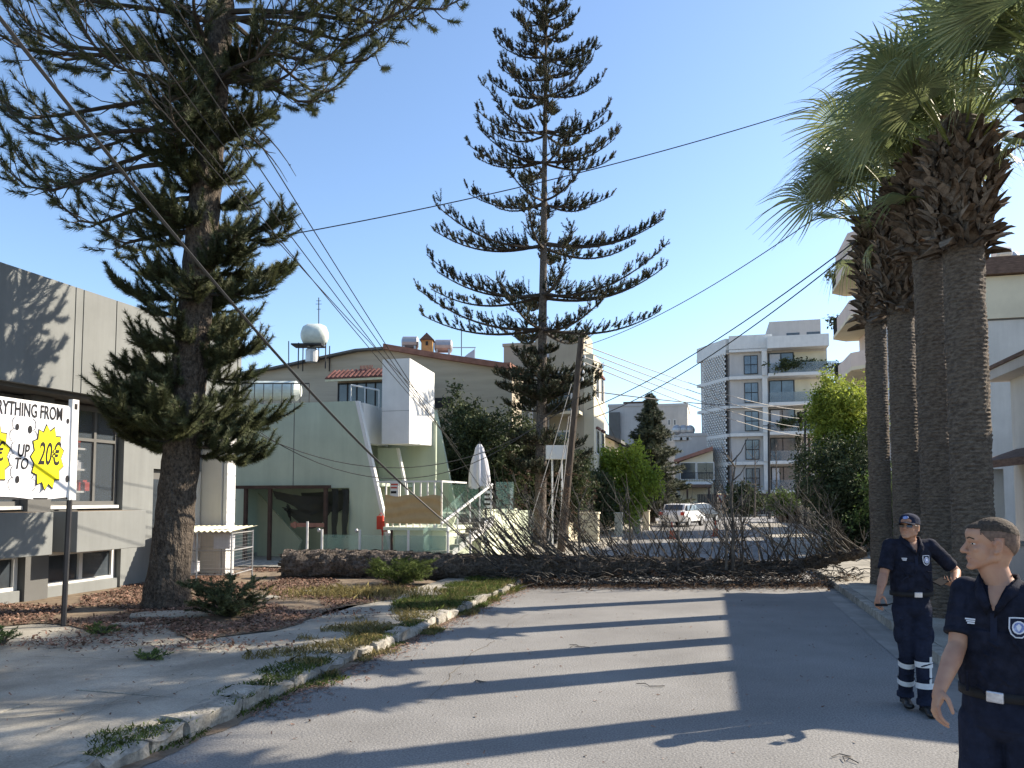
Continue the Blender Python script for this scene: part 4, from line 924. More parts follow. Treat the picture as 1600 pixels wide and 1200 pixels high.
# ---- pink balcony building (right side)
PK = 7.7
pk = thing('pink_apartment', 'pinkish apartment block with stacked rounded balconies behind the palms', 'building', T(46, 11, 0))
sbx('wall', M['pink'], pk, 45.5, 53, PK+1.6, 11.4, 0, 16.2)
for k, z in enumerate((3.1, 6.1, 9.1, 12.1, 15.1)):
    for (sa, sb_) in ((45.6, 53.6),):
        ch_ = .9
        pts = [(sa+ch_, PK), (sb_-ch_, PK), (sb_, PK+ch_), (sb_, PK+1.8), (sa, PK+1.8), (sa, PK+ch_)]
        dz = 1.0 if k != 4 else 1.9
        MB().prism([T(a, b, z) for a, b in pts], [T(a, b, z+.2) for a, b in pts]).build('balcony_slab', M['cream'], pk)
        pw = MB()
        outl = [(sa, PK+1.6), (sa, PK+ch_), (sa+ch_, PK), (sb_-2.6, PK)]
        for (p, q) in zip(outl[:-1], outl[1:]):
            n_ = Vector((-(q[1]-p[1]), q[0]-p[0], 0)).normalized()*.1
            pw.prism([T(*p, z+.2), T(*q, z+.2), T(q[0]+n_.x, q[1]+n_.y, z+.2), T(p[0]+n_.x, p[1]+n_.y, z+.2)], [T(*p, z+dz), T(*q, z+dz), T(q[0]+n_.x, q[1]+n_.y, z+dz), T(p[0]+n_.x, p[1]+n_.y, z+dz)])
        pw.build('balcony_parapet', M['pink'], pk)
        railing('balcony_railing', (T(sb_-2.6, PK+.05, z+.2), T(sb_-ch_, PK+.05, z+.2)), .95, M['dark'], pk, 9, .03)
        railing('balcony_railing', (T(sb_-ch_, PK+.05, z+.2), T(sb_-.05, PK+ch_, z+.2)), .95, M['dark'], pk, 5, .03)
        cc_ = clumps(T(sb_-1.6, PK+.3, z+1.1), (.8, .8, .3), 12, .1, k+3)
        V, F = leaves(cc_, .25, 18, (.15, .15, .12)); npmesh('balcony_plant', V, F, M['leaf_dark'], pk)
        d_ = sbx('balcony_door', M['white'], pk, sa+1.5, sa+3.8, PK+1.55, PK+1.6, z+.2, z+2.3); sbx('pane', M['win'], d_, sa+1.6, sa+3.7, PK+1.53, PK+1.549, z+.3, z+2.2)
for z in (3.3, 6.3, 9.3, 12.3):
    for t_ in (9.7,): d_ = sbx('window', M['white'], pk, 45.44, 45.5, t_, t_+1.2, z+.3, z+2.0); sbx('pane', M['win'], d_, 45.4, 45.439, t_+.1, t_+1.1, z+.4, z+1.9)
# ---- beige block with brown roof band
bb = thing('beige_block', 'large beige building with a dark brown roof band behind the white house', 'building', T(36, 15, 0))
zA = onS(1570, 404, 36)[1]
sbx('wall', M['white_wall'], bb, 36, 37.9, 10.2, 30, 0, zA-2.6); sbx('side_wing', M['lilac'], bb, 36.6, 40, 7.6, 10.19, 0, 9.4); sbx('balcony_slab', M['white'], bb, 35.4, 36.59, 7.4, 10.1, 6.1, 6.9); sbx('window', M['win'], bb, 36.55, 36.59, 8.1, 9.5, 6.91, 8.6); sbx('upper_wall', M['cream'], bb, 35.9, 37.9, 10.2, 30, zA-2.55, zA-.75); sbx('roof_band', M['roof_brown'], bb, 35.6, 38, 9.9, 30, zA-.72, zA)
sbx('joint', M['grey_dark'], bb, 35.98, 36, 10.2, 30, zA-2.62, zA-2.56)
c = at(1565, 396, 38.5); tagit(MB().tube([(c.x-.4, c.y, c.z), (c.x-.3, c.y, c.z), (c.x+.3, c.y, c.z), (c.x+.4, c.y, c.z)], [.25, .36, .36, .25], 14).ell((c.x+.6, c.y, c.z-.2), (.3, .2, .3)).tube([(c.x, c.y, c.z-.9), (c.x, c.y, c.z)], .05).build('roof_heater', M['steel'], None), 'white water heater above the brown roof band', 'water heater')
tagit(MB().box(*(lambda p: (p.x-.25, p.x+.25, p.y-.02, p.y+.02, p.z-.05, p.z+.05))(at(1570, 492, 35.4))).ell(at(1570, 491, 35.3), (.22, .2, .06)).build('wall_lamp', M['white'], None), 'small white lamp fixed on the beige block wall', 'lamp')

# ---- white house on the right (casts the big road shadow)
th = 6.3; sN, sF = 11.1, 19.8
zE = 4.7
hw = thing('white_house', 'two storey white house with grey eaves at the right edge', 'house', T(16, 9, 0))
sbx('wall', M['white_wall'], hw, sN+.3, sF, th+.35, th+8, 0, zE-.1)
MB().tprism([(sN, zE-.1), (sF+.3, zE-.1), (sF+.3, zE+.12), (sN, zE+.12)], th-.1, th+8.4).build('eaves', M['lilac'], hw)
MB().prism([T(sN, th-.15, zE+.121), T(sF+.35, th-.15, zE+.121), T(sF+.35, th+8.4, zE+.121), T(sN, th+8.4, zE+.121)], [T(sN, th-.15, zE+.2), T(sF+.35, th-.15, zE+.2), T(sF+.35, th+8.4, zE+1.5), T(sN, th+8.4, zE+1.5)]).build('roof', M['roof_brown'], hw)
for sc_ in (18.0, 15.2, 12.6):
    z0_, z1_ = 3.0, 4.35
    f_ = MB().sb(sc_-.6, sc_+.6, th+.29, th+.35, z0_-.08, z0_).sb(sc_-.6, sc_+.6, th+.29, th+.35, z1_, z1_+.08).sb(sc_-.6, sc_-.52, th+.29, th+.35, z0_, z1_).sb(sc_+.52, sc_+.6, th+.29, th+.35, z0_, z1_).build('window', M['white'], hw)
    MB().sb(sc_-.52, sc_+.52, th+.33, th+.345, z0_, z1_).build('pane', M['win'], f_)
    MB().sb(sc_-.72, sc_+.72, th+.2, th+.35, z0_-.16, z0_-.085).build('sill', M['white'], f_)
zc_ = onT(1560, 712, th-.2)[1]
MB().sprism([(th-.45, zc_-.12), (th+.36, zc_+.18), (th+.36, zc_-.1), (th-.45, zc_-.28)], sN+1, sF-.2).build('canopy', M['roof_brown'], hw)
for q in (sF-.6, 16.2, 13.0): sbx('column', M['white'], hw, q-.14, q+.14, th-.35, th-.1, 0, zc_-.29)
gd = sbx('garage_door', M['white'], hw, sF-3.4, sF-1.0, th+.28, th+.345, .1, 2.05)
for k in range(9): sbx('slat', M['white'], gd, sF-3.35, sF-1.05, th+.25, th+.279, .15+k*.2, .33+k*.2)
sbx('transom', M['win'], hw, sF-3.4, sF-1.0, th+.3, th+.347, 2.12, 2.5)
gwr = thing('grey_garden_wall', 'low grey capped garden wall in front of the white house', 'wall', T(16, 5.9, 0))
sbx('wall', M['lilac'], gwr, 8, 20, 5.95, 6.1, 0, .95); sbx('coping', M['grey_wall'], gwr, 8, 20, 5.9, 6.15, .953, 1.02)
# more low walls up the right side
for (s0, s1, t_, h_, m_, lb) in ((21, 27, 5.95, 1.0, 'white_wall', 'white garden wall behind the two far palms'), (28, 36, 5.95, .9, 'lilac', 'low pale garden wall near the big lime tree'), (38, 47, 5.95, 1.1, 'white_wall', 'long white garden wall farther up the right side'), (49, 60, 5.95, 1.2, 'beige', 'beige garden wall close to the junction')):
    o = thing('garden_wall', lb, 'wall', T(s0, t_, 0)); sbx('wall', M[m_], o, s0, s1, t_, t_+.2, 0, h_); sbx('coping', M[m_], o, s0-.03, s1+.03, t_-.04, t_+.24, h_+.002, h_+.07)
for k, s_ in enumerate((27.4, 37.4, 48.3)):
    tagit(MB().sb(s_, s_+.45, 5.9, 6.3, 0, 1.45).sb(s_-.05, s_+.5, 5.85, 6.35, 1.452, 1.53).build('gate_pier', M['white_wall'], None), ['square pale gate pier nearest the far palms', 'middle gate pier on the right side of the street', 'farthest gate pier on the right side of the street'][k], 'pier')
q = onS(1240, 810, 58); sh_ = thing('garden_shed', 'small cream gatehouse with brown door at the junction on the right', 'shed', T(60, q[0], 0))
a, b = onS(1216, 800, 60)[0], onS(1254, 800, 60)[0]; z = onS(1230, 790, 60)[1]
sbx('wall', M['pink'], sh_, 60, 63, a, b, 0, z); sbx('door', M['brownpost'], sh_, 59.95, 59.997, (a+b)/2-.3, (a+b)/2+.5, .05, z-.4); sbx('pier', M['white'], sh_, 59.6, 59.9, b-.35, b, 0, z+.3)
# ================================================================== TREES
def polycurve(P0, pts): return [Vector(P0)+Vector(p) for p in pts]
def sample(P, u):
    P = np.asarray([tuple(p) for p in P]); n = len(P)-1; x = np.clip(np.asarray(u)*n, 0, n-1e-6); i = x.astype(int); f = (x-i)[:, None]
    return P[i]*(1-f)+P[i+1]*f
def needles(curves, dens, ln, wd, u0=0., curl=.5, dirbias=.75):
    """curves: list of (pts array k x 3); needle triangles all round each of them, vectorised"""
    VV = []
    for C in curves:
        C = np.asarray(C, float); L = np.linalg.norm(np.diff(C, axis=0), axis=1).sum(); n = max(4, int(dens*L*(1-u0)))
        u = rng.uniform(u0, 1, n); P = sample(C, u); Q = sample(C, np.minimum(u+.03, 1)); Q2 = sample(C, np.maximum(u-.03, 0)); ax = Q-Q2; ax /= np.linalg.norm(ax, axis=1)[:, None]+1e-9
        r = rng.normal(0, 1, (n, 3)); r -= (r*ax).sum(1)[:, None]*ax; r /= np.linalg.norm(r, axis=1)[:, None]
        d = ax*dirbias+r; d /= np.linalg.norm(d, axis=1)[:, None]; l = ln*rng.uniform(.6, 1.25, (n, 1)); w_ = np.cross(d, ax); w_ /= np.linalg.norm(w_, axis=1)[:, None]+1e-9; w_ *= wd/2
        VV.append(np.stack([P-w_, P+w_, P+d*l], 1).reshape(-1, 3))
    V = np.concatenate(VV); return V, np.arange(len(V)).reshape(-1, 3)
def rot_z(v, a): c, s_ = math.cos(a), math.sin(a); return Vector((v.x*c-v.y*s_, v.x*s_+v.y*c, v.z))
def bumpy_trunk(P, rs, n, amp, f, seed, zs=1.0):
    """tube with knobbly bark relief"""
    mb = MB(); mb.tube(P, rs, n); V = []
    for i, p in enumerate(P):
        for k in range(n):
            v = mb.V[i*n+k]; q = Vector((v.x*f, v.y*f, v.z*f*zs+seed)); V.append(v+(v-Vector(p)).normalized()*amp*(mnoise.noise(q)+.6*mnoise.noise(q*2.7)))
    mb.V = V; return mb

# ---------------- foreground pine
FB = G(258, 950, .10)
pine = thing('tall_pine', 'large dark pine with ropy foliage filling the left foreground', 'tree', FB)
def axisF(z):                                # slight lean to the right as in the photo
    return Vector((FB.x+.075*z-.0014*z*z, FB.y+.01*z, z))
def radF(z): return .315+.11*math.exp(-z/.4)-.0095*z if z < 12 else .2*(15.6-z)/3.6+.01
zs_ = [.02, .12, .25, .4, .6]+[.8+.14*i for i in range(100)]
zs_ = [z for z in zs_ if z < 15.5]
bumpy_trunk([axisF(z) for z in zs_], [max(.03, radF(z)) for z in zs_], 44, .03, 9, 3, .7).build('trunk', M['bark'], pine, smooth=False)
def big_branch(root, base, az, L, rise, drop, tipup, r0, nlets, let_len, ndens, nlen, u_start=.15, seed=0, dead=False, hang=.3, mats=('branchwood', 'needle'), flat_=1.0, tuft=False):
    g = random.Random(seed); pts = []; n = 9; out = Vector((math.cos(az), math.sin(az), 0)); side0 = Vector((-out.y, out.x, 0)); wob = g.uniform(-.25, .25)
    for i in range(n):
        u = i/(n-1); z = rise*u*L-drop*L*(u**1.6)*(1-.0*u)+tipup*L*max(0, u-.55)**2*4.9
        pts.append(base+out*(L*u*(1-.12*u*u))+side0*(wob*L*u*u)+Vector((0, 0, z)))
    wood = MB().tube(pts, [r0*(1-.85*i/(n-1)) for i in range(n)], 6)
    curves = []
    for k in range(nlets):
        u = u_start+(1-u_start)*((k+g.random()*.8)/nlets); p = Vector(sample(pts, [u])[0]); q = Vector(sample(pts, [min(1, u+.05)])[0]); ax = (q-p)
        if ax.length < 1e-5: ax = Vector(pts[-1])-Vector(pts[-2])
        ax.normalize(); side = ax.cross(Vector((0, 0, 1))).normalized()*(1 if k % 2 else -1)
        d = (ax*g.uniform(.2, .9)+side*g.uniform(.15, 1.0)*flat_+Vector((0, 0, g.uniform(-hang-.1, .55)))).normalized(); l = let_len*g.uniform(.35, 1.35)*(1.1-.45*u)
        c = []; m_ = 6
        for j in range(m_):
            v = j/(m_-1); c.append(p+d*l*v+Vector((0, 0, l*(-hang*.35*v+.55*v*v)))+ax*l*.15*v*v)
        curves.append(c); wood.tube([c[0], c[2], c[-1]], [.013, .010, .005], 3, cap=False)
    b = wood.build('branch', M[mats[0]], root)
    if not dead:
        cv = [np.array([tuple(x) for x in c]) for c in curves]
        V, F = needles(cv, ndens*(2.0 if tuft else 1.3), nlen*(1.35 if tuft else 1.2), .013, .55 if tuft else .06); 
        V2, F2 = needles([np.array([tuple(x) for x in pts])], ndens*(.6 if tuft else 1.1), nlen*1.2, .013, .7 if tuft else .2)
        npmesh('foliage', np.vstack([V, V2]), np.vstack([F, F2+len(V)]), M[mats[1]], b)
    return b
g_ = random.Random(11)
# short, dense, ropy epicormic branches low on the trunk
k = 0; z = 2.75
while z < 9.6:
    nb = 2
    for _ in range(nb):
        az = g_.uniform(0, 6.283); L = (.9+.55*math.sin((z-2.6)*2.1)**2)*g_.uniform(.65, 1.15)
        if z < 3.6: L *= 1.15
        if 4.2 < z < 4.9: L *= .75
        a = axisF(z+g_.uniform(-.1, .1)); big_branch(pine, a, az, L, .12, .22 if z < 4 else .12, .18, .028, int(11+L*6), .44, 420, .075, .2, k, hang=.35); k += 1
    z += .18
# designed low masses seen in the photo : lower left, lower right
for (az, z, L) in ((3.5, 3.15, 1.25), (3.1, 2.95, 1.15), (2.7, 3.3, 1.2), (3.9, 3.4, 1.35), (3.2, 4.0, 1.35), (2.95, 4.45, 1.1), (-.1, 3.0, 1.25), (.35, 2.6, 1.5), (-.35, 2.75, 1.45), (.1, 3.5, .95), (.2, 4.3, 1.2), (-.2, 4.55, 1.3), (4.7, 3.2, .9), (4.4, 3.1, 1.0), (5.2, 3.1, .95), (3.3, 5.2, 1.3), (-.1, 5.3, 1.5), (.2, 5.7, 1.7), (3.0, 5.6, 1.2), (.0, 6.4, 1.7), (2.9, 6.5, 1.25)):
    big_branch(pine, axisF(z), az, L, .1, .25 if z < 3.2 else .12, .15, .032, int(15+L*8), .46, 480, .08, .2, k, hang=.3); k += 1
# long open upper branches, drooping then turned up, tufts at the ends
for (az, z, L, dr) in ((3.2, 7.0, 3.0, .42), (3.35, 7.6, 4.2, .38), (2.95, 8.0, 4.6, .36), (3.6, 8.1, 3.8, .34), (3.1, 8.8, 4.9, .34), (2.7, 8.6, 4.2, .3), (3.5, 9.3, 4.6, .3), (3.0, 9.9, 4.6, .25), (3.9, 9.2, 3.8, .3), (2.5, 9.7, 4.2, .28), (4.4, 8.6, 3.2, .3), (4.8, 9.4, 3.6, .3), (5.3, 8.9, 3.2, .3),
                       (.0, 10.2, 3.6, .34), (-.02, 11.0, 5.4, .38), (-.12, 10.3, 4.9, .34), (.12, 11.6, 5.4, .36), (-.25, 11.8, 5.0, .36), (-.2, 11.1, 4.4, .36), (.3, 11.3, 4.5, .33), (.1, 12.2, 4.4, .33), (-.5, 10.7, 3.8, .3), (.6, 10.3, 3.6, .3), (-.1, 9.6, 2.9, .3), (1.2, 10.3, 3.6, .3), (1.9, 9.8, 3.6, .3), (.45, 9.3, 2.4, .25), (-.35, 9.0, 2.2, .25),
                       (3.2, 10.9, 4.4, .22), (2.8, 11.6, 4.2, .2), (3.7, 11.3, 4.0, .2), (4.5, 10.9, 3.6, .2), (5.5, 11.4, 3.6, .25), (.9, 11.7, 3.8, .25), (2.1, 11.3, 3.8, .2), (3.3, 12.5, 3.8, .15), (-.3, 13.0, 3.6, .2), (1.5, 12.9, 3.2, .15), (4.0, 13.2, 3.0, .1), (2.6, 13.8, 2.4, .1), (5.2, 13.8, 2.2, .1), (.4, 14.2, 2.0, .1), (3.6, 10.1, 3.3, .2), (5.9, 10.1, 2.9, .3), (4.1, 10.0, 3.0, .25), (1.6, 8.8, 2.6, .25), (4.6, 7.8, 2.2, .3), (3.3, 6.4, 2.1, .3)):
    big_branch(pine, axisF(z), az, L, .05, dr, .45 if dr > .2 else .25, .05, int(8+L*4.6), .80, 190, .095, .2, k, hang=.5, tuft=True); k += 1
for (az, z, L) in ((-.15, 8.6, 1.7), (.05, 8.4, 1.5)): big_branch(pine, axisF(z), az, L, .0, .75, 0, .03, 2, .2, 10, .05, .5, k, dead=True); k += 1

# ---------------- centre pine : open candelabra
CB = at(846, 775, 30.0); CB.z = .05
cp_ = thing('candelabra_pine', 'tall symmetrical pine with open tiers of upswept branches in the centre', 'tree', CB)
YC = 30.0
def trunkC(z): 
    a = at(845, 740, YC); b = at(854, 0, YC); u = (z-a.z)/(b.z-a.z); return Vector((a.x+(b.x-a.x)*u, YC, z))
zt_c = at(854, -14, YC).z
zz = [0.05+zt_c*i/60 for i in range(61)]
bumpy_trunk([trunkC(z) for z in zz], [.225*max(0, 1-z/zt_c)**.9+.022 for z in zz], 18, .008, 7, 1).build('trunk', M['bark_dark'], cp_)
def cand(z, az, L, up, r0, seed, dens=1.0, droop=.10):
    g = random.Random(seed); out = Vector((math.cos(az), math.sin(az), 0)); n = 12; pts = []; base = trunkC(z); wob = g.uniform(-.08, .08); sd_ = Vector((-out.y, out.x, 0))
    for i in range(n):
        u = i/(n-1); pts.append(base+out*L*u+sd_*wob*L*u*u+Vector((0, 0, L*(-droop*math.sin(u*1.8)+up*u**2.2))))
    wood = MB().tube(pts, [r0*(1-.8*i/(n-1)) for i in range(n)], 5)
    cv = []; nl = int(4+L*4.6*dens)
    for k in range(nl):
        u = .10+.90*(k+g.random())/nl; p = Vector(sample(pts, [u])[0]); q = Vector(sample(pts, [min(1, u+.06)])[0]); ax = (q-p); ax = ax.normalized() if ax.length > 1e-4 else out
        sdv = ax.cross(Vector((0, 0, 1))).normalized(); big = g.uniform(.55, 1.25)*min(1, .5+L/5)*(1.25-.45*u)
        hub_ = p+(ax*.3+sdv*g.uniform(-.9, .9)+Vector((0, 0, g.uniform(.0, .5)))).normalized()*g.uniform(.05, .32)*big; wood.tube([p, hub_], [.014, .010], 3, cap=False)
        for q_ in range(g.randint(3, 5)):
            d = (ax*g.uniform(.1, 1.0)+sdv*g.gauss(0, .55)+Vector((0, 0, g.uniform(.15, 1.1)))).normalized(); l = g.uniform(.20, .42)*big
            c = [hub_+d*l*v+Vector((0, 0, .2*l*v*v)) for v in (0, .33, .66, 1)]; cv.append(np.array([tuple(x) for x in c])); wood.tube([c[0], c[-1]], [.010, .005], 3, cap=False)
    b = wood.build('branch', M['branchwood'], cp_)
    V, F = needles(cv, 120, .085, .03, .05); V2, F2 = needles([np.array([tuple(x) for x in pts])], 120, .09, .03, .25)
    V3, F3 = needles([c_ for c_ in cv if g.random() < .3], 45, .10, .03, 0); nf_ = len(F)+len(F2)
    npmesh('foliage', np.vstack([V, V2, V3]), np.vstack([F, F2+len(V), F3+len(V)+len(V2)]), [M['needle2'], M['needle_dead']], b, np.r_[np.zeros(nf_), np.ones(len(F3))])
tiers = [(515, 5.2, .26, 7), (462, 5.2, .31, 8), (384, 4.8, .28, 8), (318, 3.0, .30, 7), (254, 3.2, .34, 8), (208, 3.0, .42, 7), (152, 2.5, .42, 7), (120, 1.9, .5, 4), (92, 2.25, .36, 7), (58, 1.45, .45, 6), (34, 1.35, .45, 6), (16, .9, .5, 5), (2, .5, .7, 4)]
sd2 = 500
for ti, (py, L, up, n) in enumerate(tiers):
    z = at(850, py, YC).z; off = ti*1.1
    for k in range(n):
        az = off+6.283*k/n+random.uniform(-.2, .2); 
        if k == 0 and L > 1.5: az = math.pi+random.uniform(-.15, .15)
        if k == n//2 and L > 1.5: az = random.uniform(-.15, .15)
        cand(z+random.uniform(-.12, .12), az, L*random.uniform(.80, 1.03), up*random.uniform(.85, 1.15), .03+.008*L, sd2, 1.15); sd2 += 1
# dense regrowth low on the trunk
for (py, L, n) in ((560, .9, 6), (590, 2.1, 9), (612, 2.3, 9), (635, 1.9, 8), (700, 1.8, 6), (735, 2.1, 8)):
    z = at(850, py, YC).z
    for k in range(n): cand(z+random.uniform(-.3, .3), 6.283*k/n+random.uniform(-.3, .3), L*random.uniform(.6, 1.1), .22, .04, sd2, 2.2, .05); sd2 += 1

# ---------------- dark conifer far right of centre
KB = at(1018, 790, 56); KB.z = 0
kc = thing('dark_conifer', 'dense dark green cone shaped conifer beyond the lime shrub', 'tree', KB)
zk = at(1018, 614, 56).z
MB().tube([KB, (KB.x, KB.y, zk-.3)], [.3, .04], 8).build('trunk', M['bark_dark'], kc)
cv = []; g = random.Random(3)
for i in range(800):
    u = g.random()**.8; z = .6+(zk-.7)*u; r = (1-u)**.8*2.75+.14; r *= 1+.25*math.sin(z*5); a = g.uniform(0, 6.283); L = r*g.uniform(.75, 1.1)
    cv.append(np.array([[KB.x+math.cos(a)*L*v, KB.y+math.sin(a)*L*v, z-.25*L*v+.28*L*v*v] for v in (.15, .5, .8, 1)]))
V, F = needles(cv, 75, .24, .07, 0); npmesh('crown', V, F, M['needle2'], kc)

# ---------------- broadleaf shrubs and trees
def leafy(name, label, cat, base, centers, size, nper, spread, m, trunk=None, droop=0., group=None, core=None):
    t = thing(name, label, cat, base, group)
    if trunk:
        for i, (P, r) in enumerate(trunk): MB().tube(P, r, 7).build('trunk' if i == 0 else 'limb', M['bark_dark'], t)
    V, F = leaves(np.asarray(centers), size, nper, spread, droop); npmesh('crown', V, F, m, t); return t
c = at(967, 752, 41)
cen = clumps((c.x, c.y, c.z), (1.85, 1.7, 1.9), 260, .55, 2, .25)
leafy('lime_shrub', 'rounded bright lime green shrub in front of the dark conifer', 'shrub', (c.x, c.y, 0), cen, .20, 75, (.20, .20, .26), M['leaf_lime'], [([(c.x, c.y, 0), (c.x+.1, c.y, c.z+1)], [.12, .04]), ([(c.x, c.y, .8), (c.x-.7, c.y, c.z+.8)], [.07, .02])], .8)
# dark hedge trees behind stairs
for (px, py, Y, rx_, rz_, lb, sd_) in ((716, 700, 31.5, 1.25, 2.1, 'dark olive tree directly behind the white tower box', 4), (762, 715, 31.0, 1.6, 2.2, 'dark bushy tree behind the closed parasol', 5), (805, 720, 32.5, 1.3, 2.0, 'dark bushy tree left of the centre pine trunk', 6), (880, 745, 33.5, 1.2, 1.5, 'low dark tree between the centre pine and the leaning pole', 7), (926, 775, 38, 1.3, 1.1, 'dark low shrub left of the lime shrub', 8)):
    c = at(px, py, Y); cen = np.vstack([clumps(c, (rx_, 1.1, rz_), 150, .35, sd_, .3), clumps((c.x, c.y, c.z-rz_*.9), (rx_*.9, 1.0, rz_*.8), 80, .3, sd_+30, .3)])
    leafy('garden_tree', lb, 'tree', (c.x, c.y, 0), cen, .16, 70, (.16, .16, .18), M['leaf_dark'], [([(c.x, c.y, 0), (c.x+.1, c.y, c.z), (c.x, c.y, c.z+rz_*.7)], [.13, .08, .02]), ([(c.x, c.y, c.z-.8), (c.x+rx_*.6, c.y-.4, c.z+rz_*.6)], [.05, .02])], .3)
# large tree right: sunlit top and shaded lower part put into two leaf colours
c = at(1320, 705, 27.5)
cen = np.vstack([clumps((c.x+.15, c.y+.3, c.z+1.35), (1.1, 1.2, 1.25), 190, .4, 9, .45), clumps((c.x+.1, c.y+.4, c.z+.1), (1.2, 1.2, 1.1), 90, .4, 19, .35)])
leafy('roadside_tree', 'leafy tree with sunlit lime top behind the right hand palms', 'tree', (c.x, c.y, 0), cen, .13, 95, (.17, .17, .2), M['leaf_sunlit'], [([(c.x, c.y, 0), (c.x, c.y, c.z)], [.16, .06]), ([(c.x, c.y, 1.2), (c.x-.8, c.y-.2, c.z+.6)], [.08, .02]), ([(c.x, c.y, 1.5), (c.x+.7, c.y, c.z+1.5)], [.08, .02])], .4)
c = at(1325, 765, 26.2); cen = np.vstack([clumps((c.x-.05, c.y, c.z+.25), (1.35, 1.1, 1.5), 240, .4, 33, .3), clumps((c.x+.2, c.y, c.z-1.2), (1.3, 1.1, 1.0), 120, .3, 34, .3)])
leafy('shaded_crown_base', 'dark green plant added under the lime topped tree for its shaded lower part', 'shrub', (c.x, c.y, 0), cen, .12, 80, (.16, .16, .18), M['leaf_dark'], [([(c.x, c.y, 0), (c.x, c.y, c.z)], [.12, .05])], .4)  # added dark foliage standing in for the shaded lower crown
c = at(1405, 790, 24); cen = clumps((c.x, c.y, 1.6), (1.2, .8, 1.4), 120, .3, 13, .3); leafy('garden_shrub', 'green shrub seen between the palm trunks', 'shrub', (c.x, c.y, 0), cen, .12, 80, (.15, .15, .16), M['leaf_mid'], [([(c.x, c.y, 0), (c.x, c.y, 2)], [.08, .03])])
c = at(1277, 770, 44); cen = clumps((c.x, c.y, c.z), (1.1, 1.0, .8), 150, .4, 14, .12); leafy('clipped_bush', 'rounded dark clipped bush on the right side of the street', 'bush', (c.x, c.y, 0), cen, .14, 70, (.14, .14, .12), M['leaf_dark'], [([(c.x, c.y, 0), (c.x, c.y, c.z)], [.1, .06])])
c = at(1222, 785, 56); cen = clumps((c.x, c.y, c.z), (1.1, .8, .8), 90, .2, 15, .3); leafy('flowering_bush', 'loose bush with pale blossoms beside the small gatehouse', 'bush', (c.x, c.y, 0), cen, .2, 40, (.2, .2, .2), M['leaf_mid'], [([(c.x, c.y, 0), (c.x, c.y, c.z)], [.08, .04])])
fl_ = clumps((c.x, c.y-.4, c.z), (1.2, .6, .8), 26, .6, 18, .2)
c = at(1162, 782, 78); cen = clumps((c.x, c.y, c.z), (1.6, 1.2, 1.6), 90, .2, 16, .3); leafy('garden_palm', 'dark spiky shrub in front of the white apartment fence', 'shrub', (c.x, c.y, 0), cen, .4, 30, (.3, .3, .3), M['leaf_dark'], [([(c.x, c.y, 0), (c.x, c.y, c.z)], [.12, .08])])
for k, (px, ytop, Y, lb) in enumerate(((1143, 705, 74, 'thin dark young tree in front of the lattice screens'), (1179, 690, 74, 'thin bare young tree in front of the white apartment windows'), (1212, 690, 72, 'dark slender bare tree beside the street light pole'))):
    b_ = at(px, 800, Y); b_.z = 0; tp = at(px, ytop, Y); t = thing('street_tree', lb, 'tree', b_)
    MB().tube([b_, b_.lerp(tp, .5)+Vector((.08, 0, 0)), tp], [.11, .07, .02], 6).build('trunk', M['bark_dark'], t)
    for j in range(9):
        p = b_.lerp(tp, .35+.07*j); a = random.uniform(0, 6.28); L = random.uniform(.5, 1.1); MB().tube([p, p+Vector((math.cos(a)*L*.6, math.sin(a)*L*.6, L*.6)), p+Vector((math.cos(a)*L*.8, math.sin(a)*L*.8, L*1.3))], [.03, .02, .008], 4).build('branch', M['bark_dark'], t)
# cypress column
c = at(1251, 720, 70); cv = []
cy = thing('cypress', 'narrow dark cypress beside the balconies of the white apartment', 'tree', (c.x, c.y, 0)); MB().tube([(c.x, c.y, 0), (c.x, c.y, 3)], [.15, .1], 6).build('trunk', M['bark_dark'], cy)
for i in range(150):
    z = random.uniform(.5, at(1251, 655, 70).z); a = random.uniform(0, 6.28); r = .45*(1-(z/9.5)**3)+.1; cv.append(np.array([[c.x+math.cos(a)*r*.3, c.y+math.sin(a)*r*.3, z], [c.x+math.cos(a)*r*.7, c.y+math.sin(a)*r*.7, z+.3], [c.x+math.cos(a)*r, c.y+math.sin(a)*r, z+.6]]))
V, F = needles(cv, 60, .2, .08, 0); npmesh('crown', V, F, M['needle2'], cy)
# weeds and juniper in the mulch
def spray(name, label, cat, px, py, r, h, n, m, ndens=220, nl=.05, z0=.12):
    c = G(px, py, z0); t = thing(name, label, cat, c); wood = MB(); cv = []
    for i in range(n):
        a = random.uniform(0, 6.283); L = r*random.uniform(.5, 1.1); hh = h*random.uniform(.25, 1.1)
        C = [c+Vector((math.cos(a)*L*v, math.sin(a)*L*v, hh*math.sin(v*1.7))) for v in (0, .3, .6, .85, 1)]
        wood.tube(C, [.012, .009, .006, .004, .002], 3, cap=False); cv.append(np.array([tuple(x) for x in C]))
        for j in range(4):
            u = random.uniform(.3, .9); p = Vector(sample(C, [u])[0]); b = a+random.choice((-1, 1))*random.uniform(.4, 1); l = L*.35
            cv.append(np.array([tuple(p+Vector((math.cos(b)*l*v, math.sin(b)*l*v, l*.35*v))) for v in (0, .5, 1)]))
    wood.build('stem', M['twig'], t); V, F = needles(cv, ndens, nl, .012, .1); npmesh('foliage', V, F, m, t)
spray('juniper_bush', 'low spreading dark green bush in the mulch right of the large pine', 'bush', 358, 965, .6, .5, 60, M['needle'], 260, .05)
spray('verge_weed', 'yellow green feathery weed clump in front of the fallen trunk', 'weed', 625, 915, .62, .45, 80, M['grass'], 150, .06)
spray('small_weed', 'small grey green weed beside the concrete patch', 'weed', 160, 992, .18, .13, 18, M['leaf_mid'], 200, .03)
spray('path_weed', 'low weed in the crack of the left pavement', 'weed', 232, 1030, .2, .05, 16, M['leaf_mid'], 200, .03)
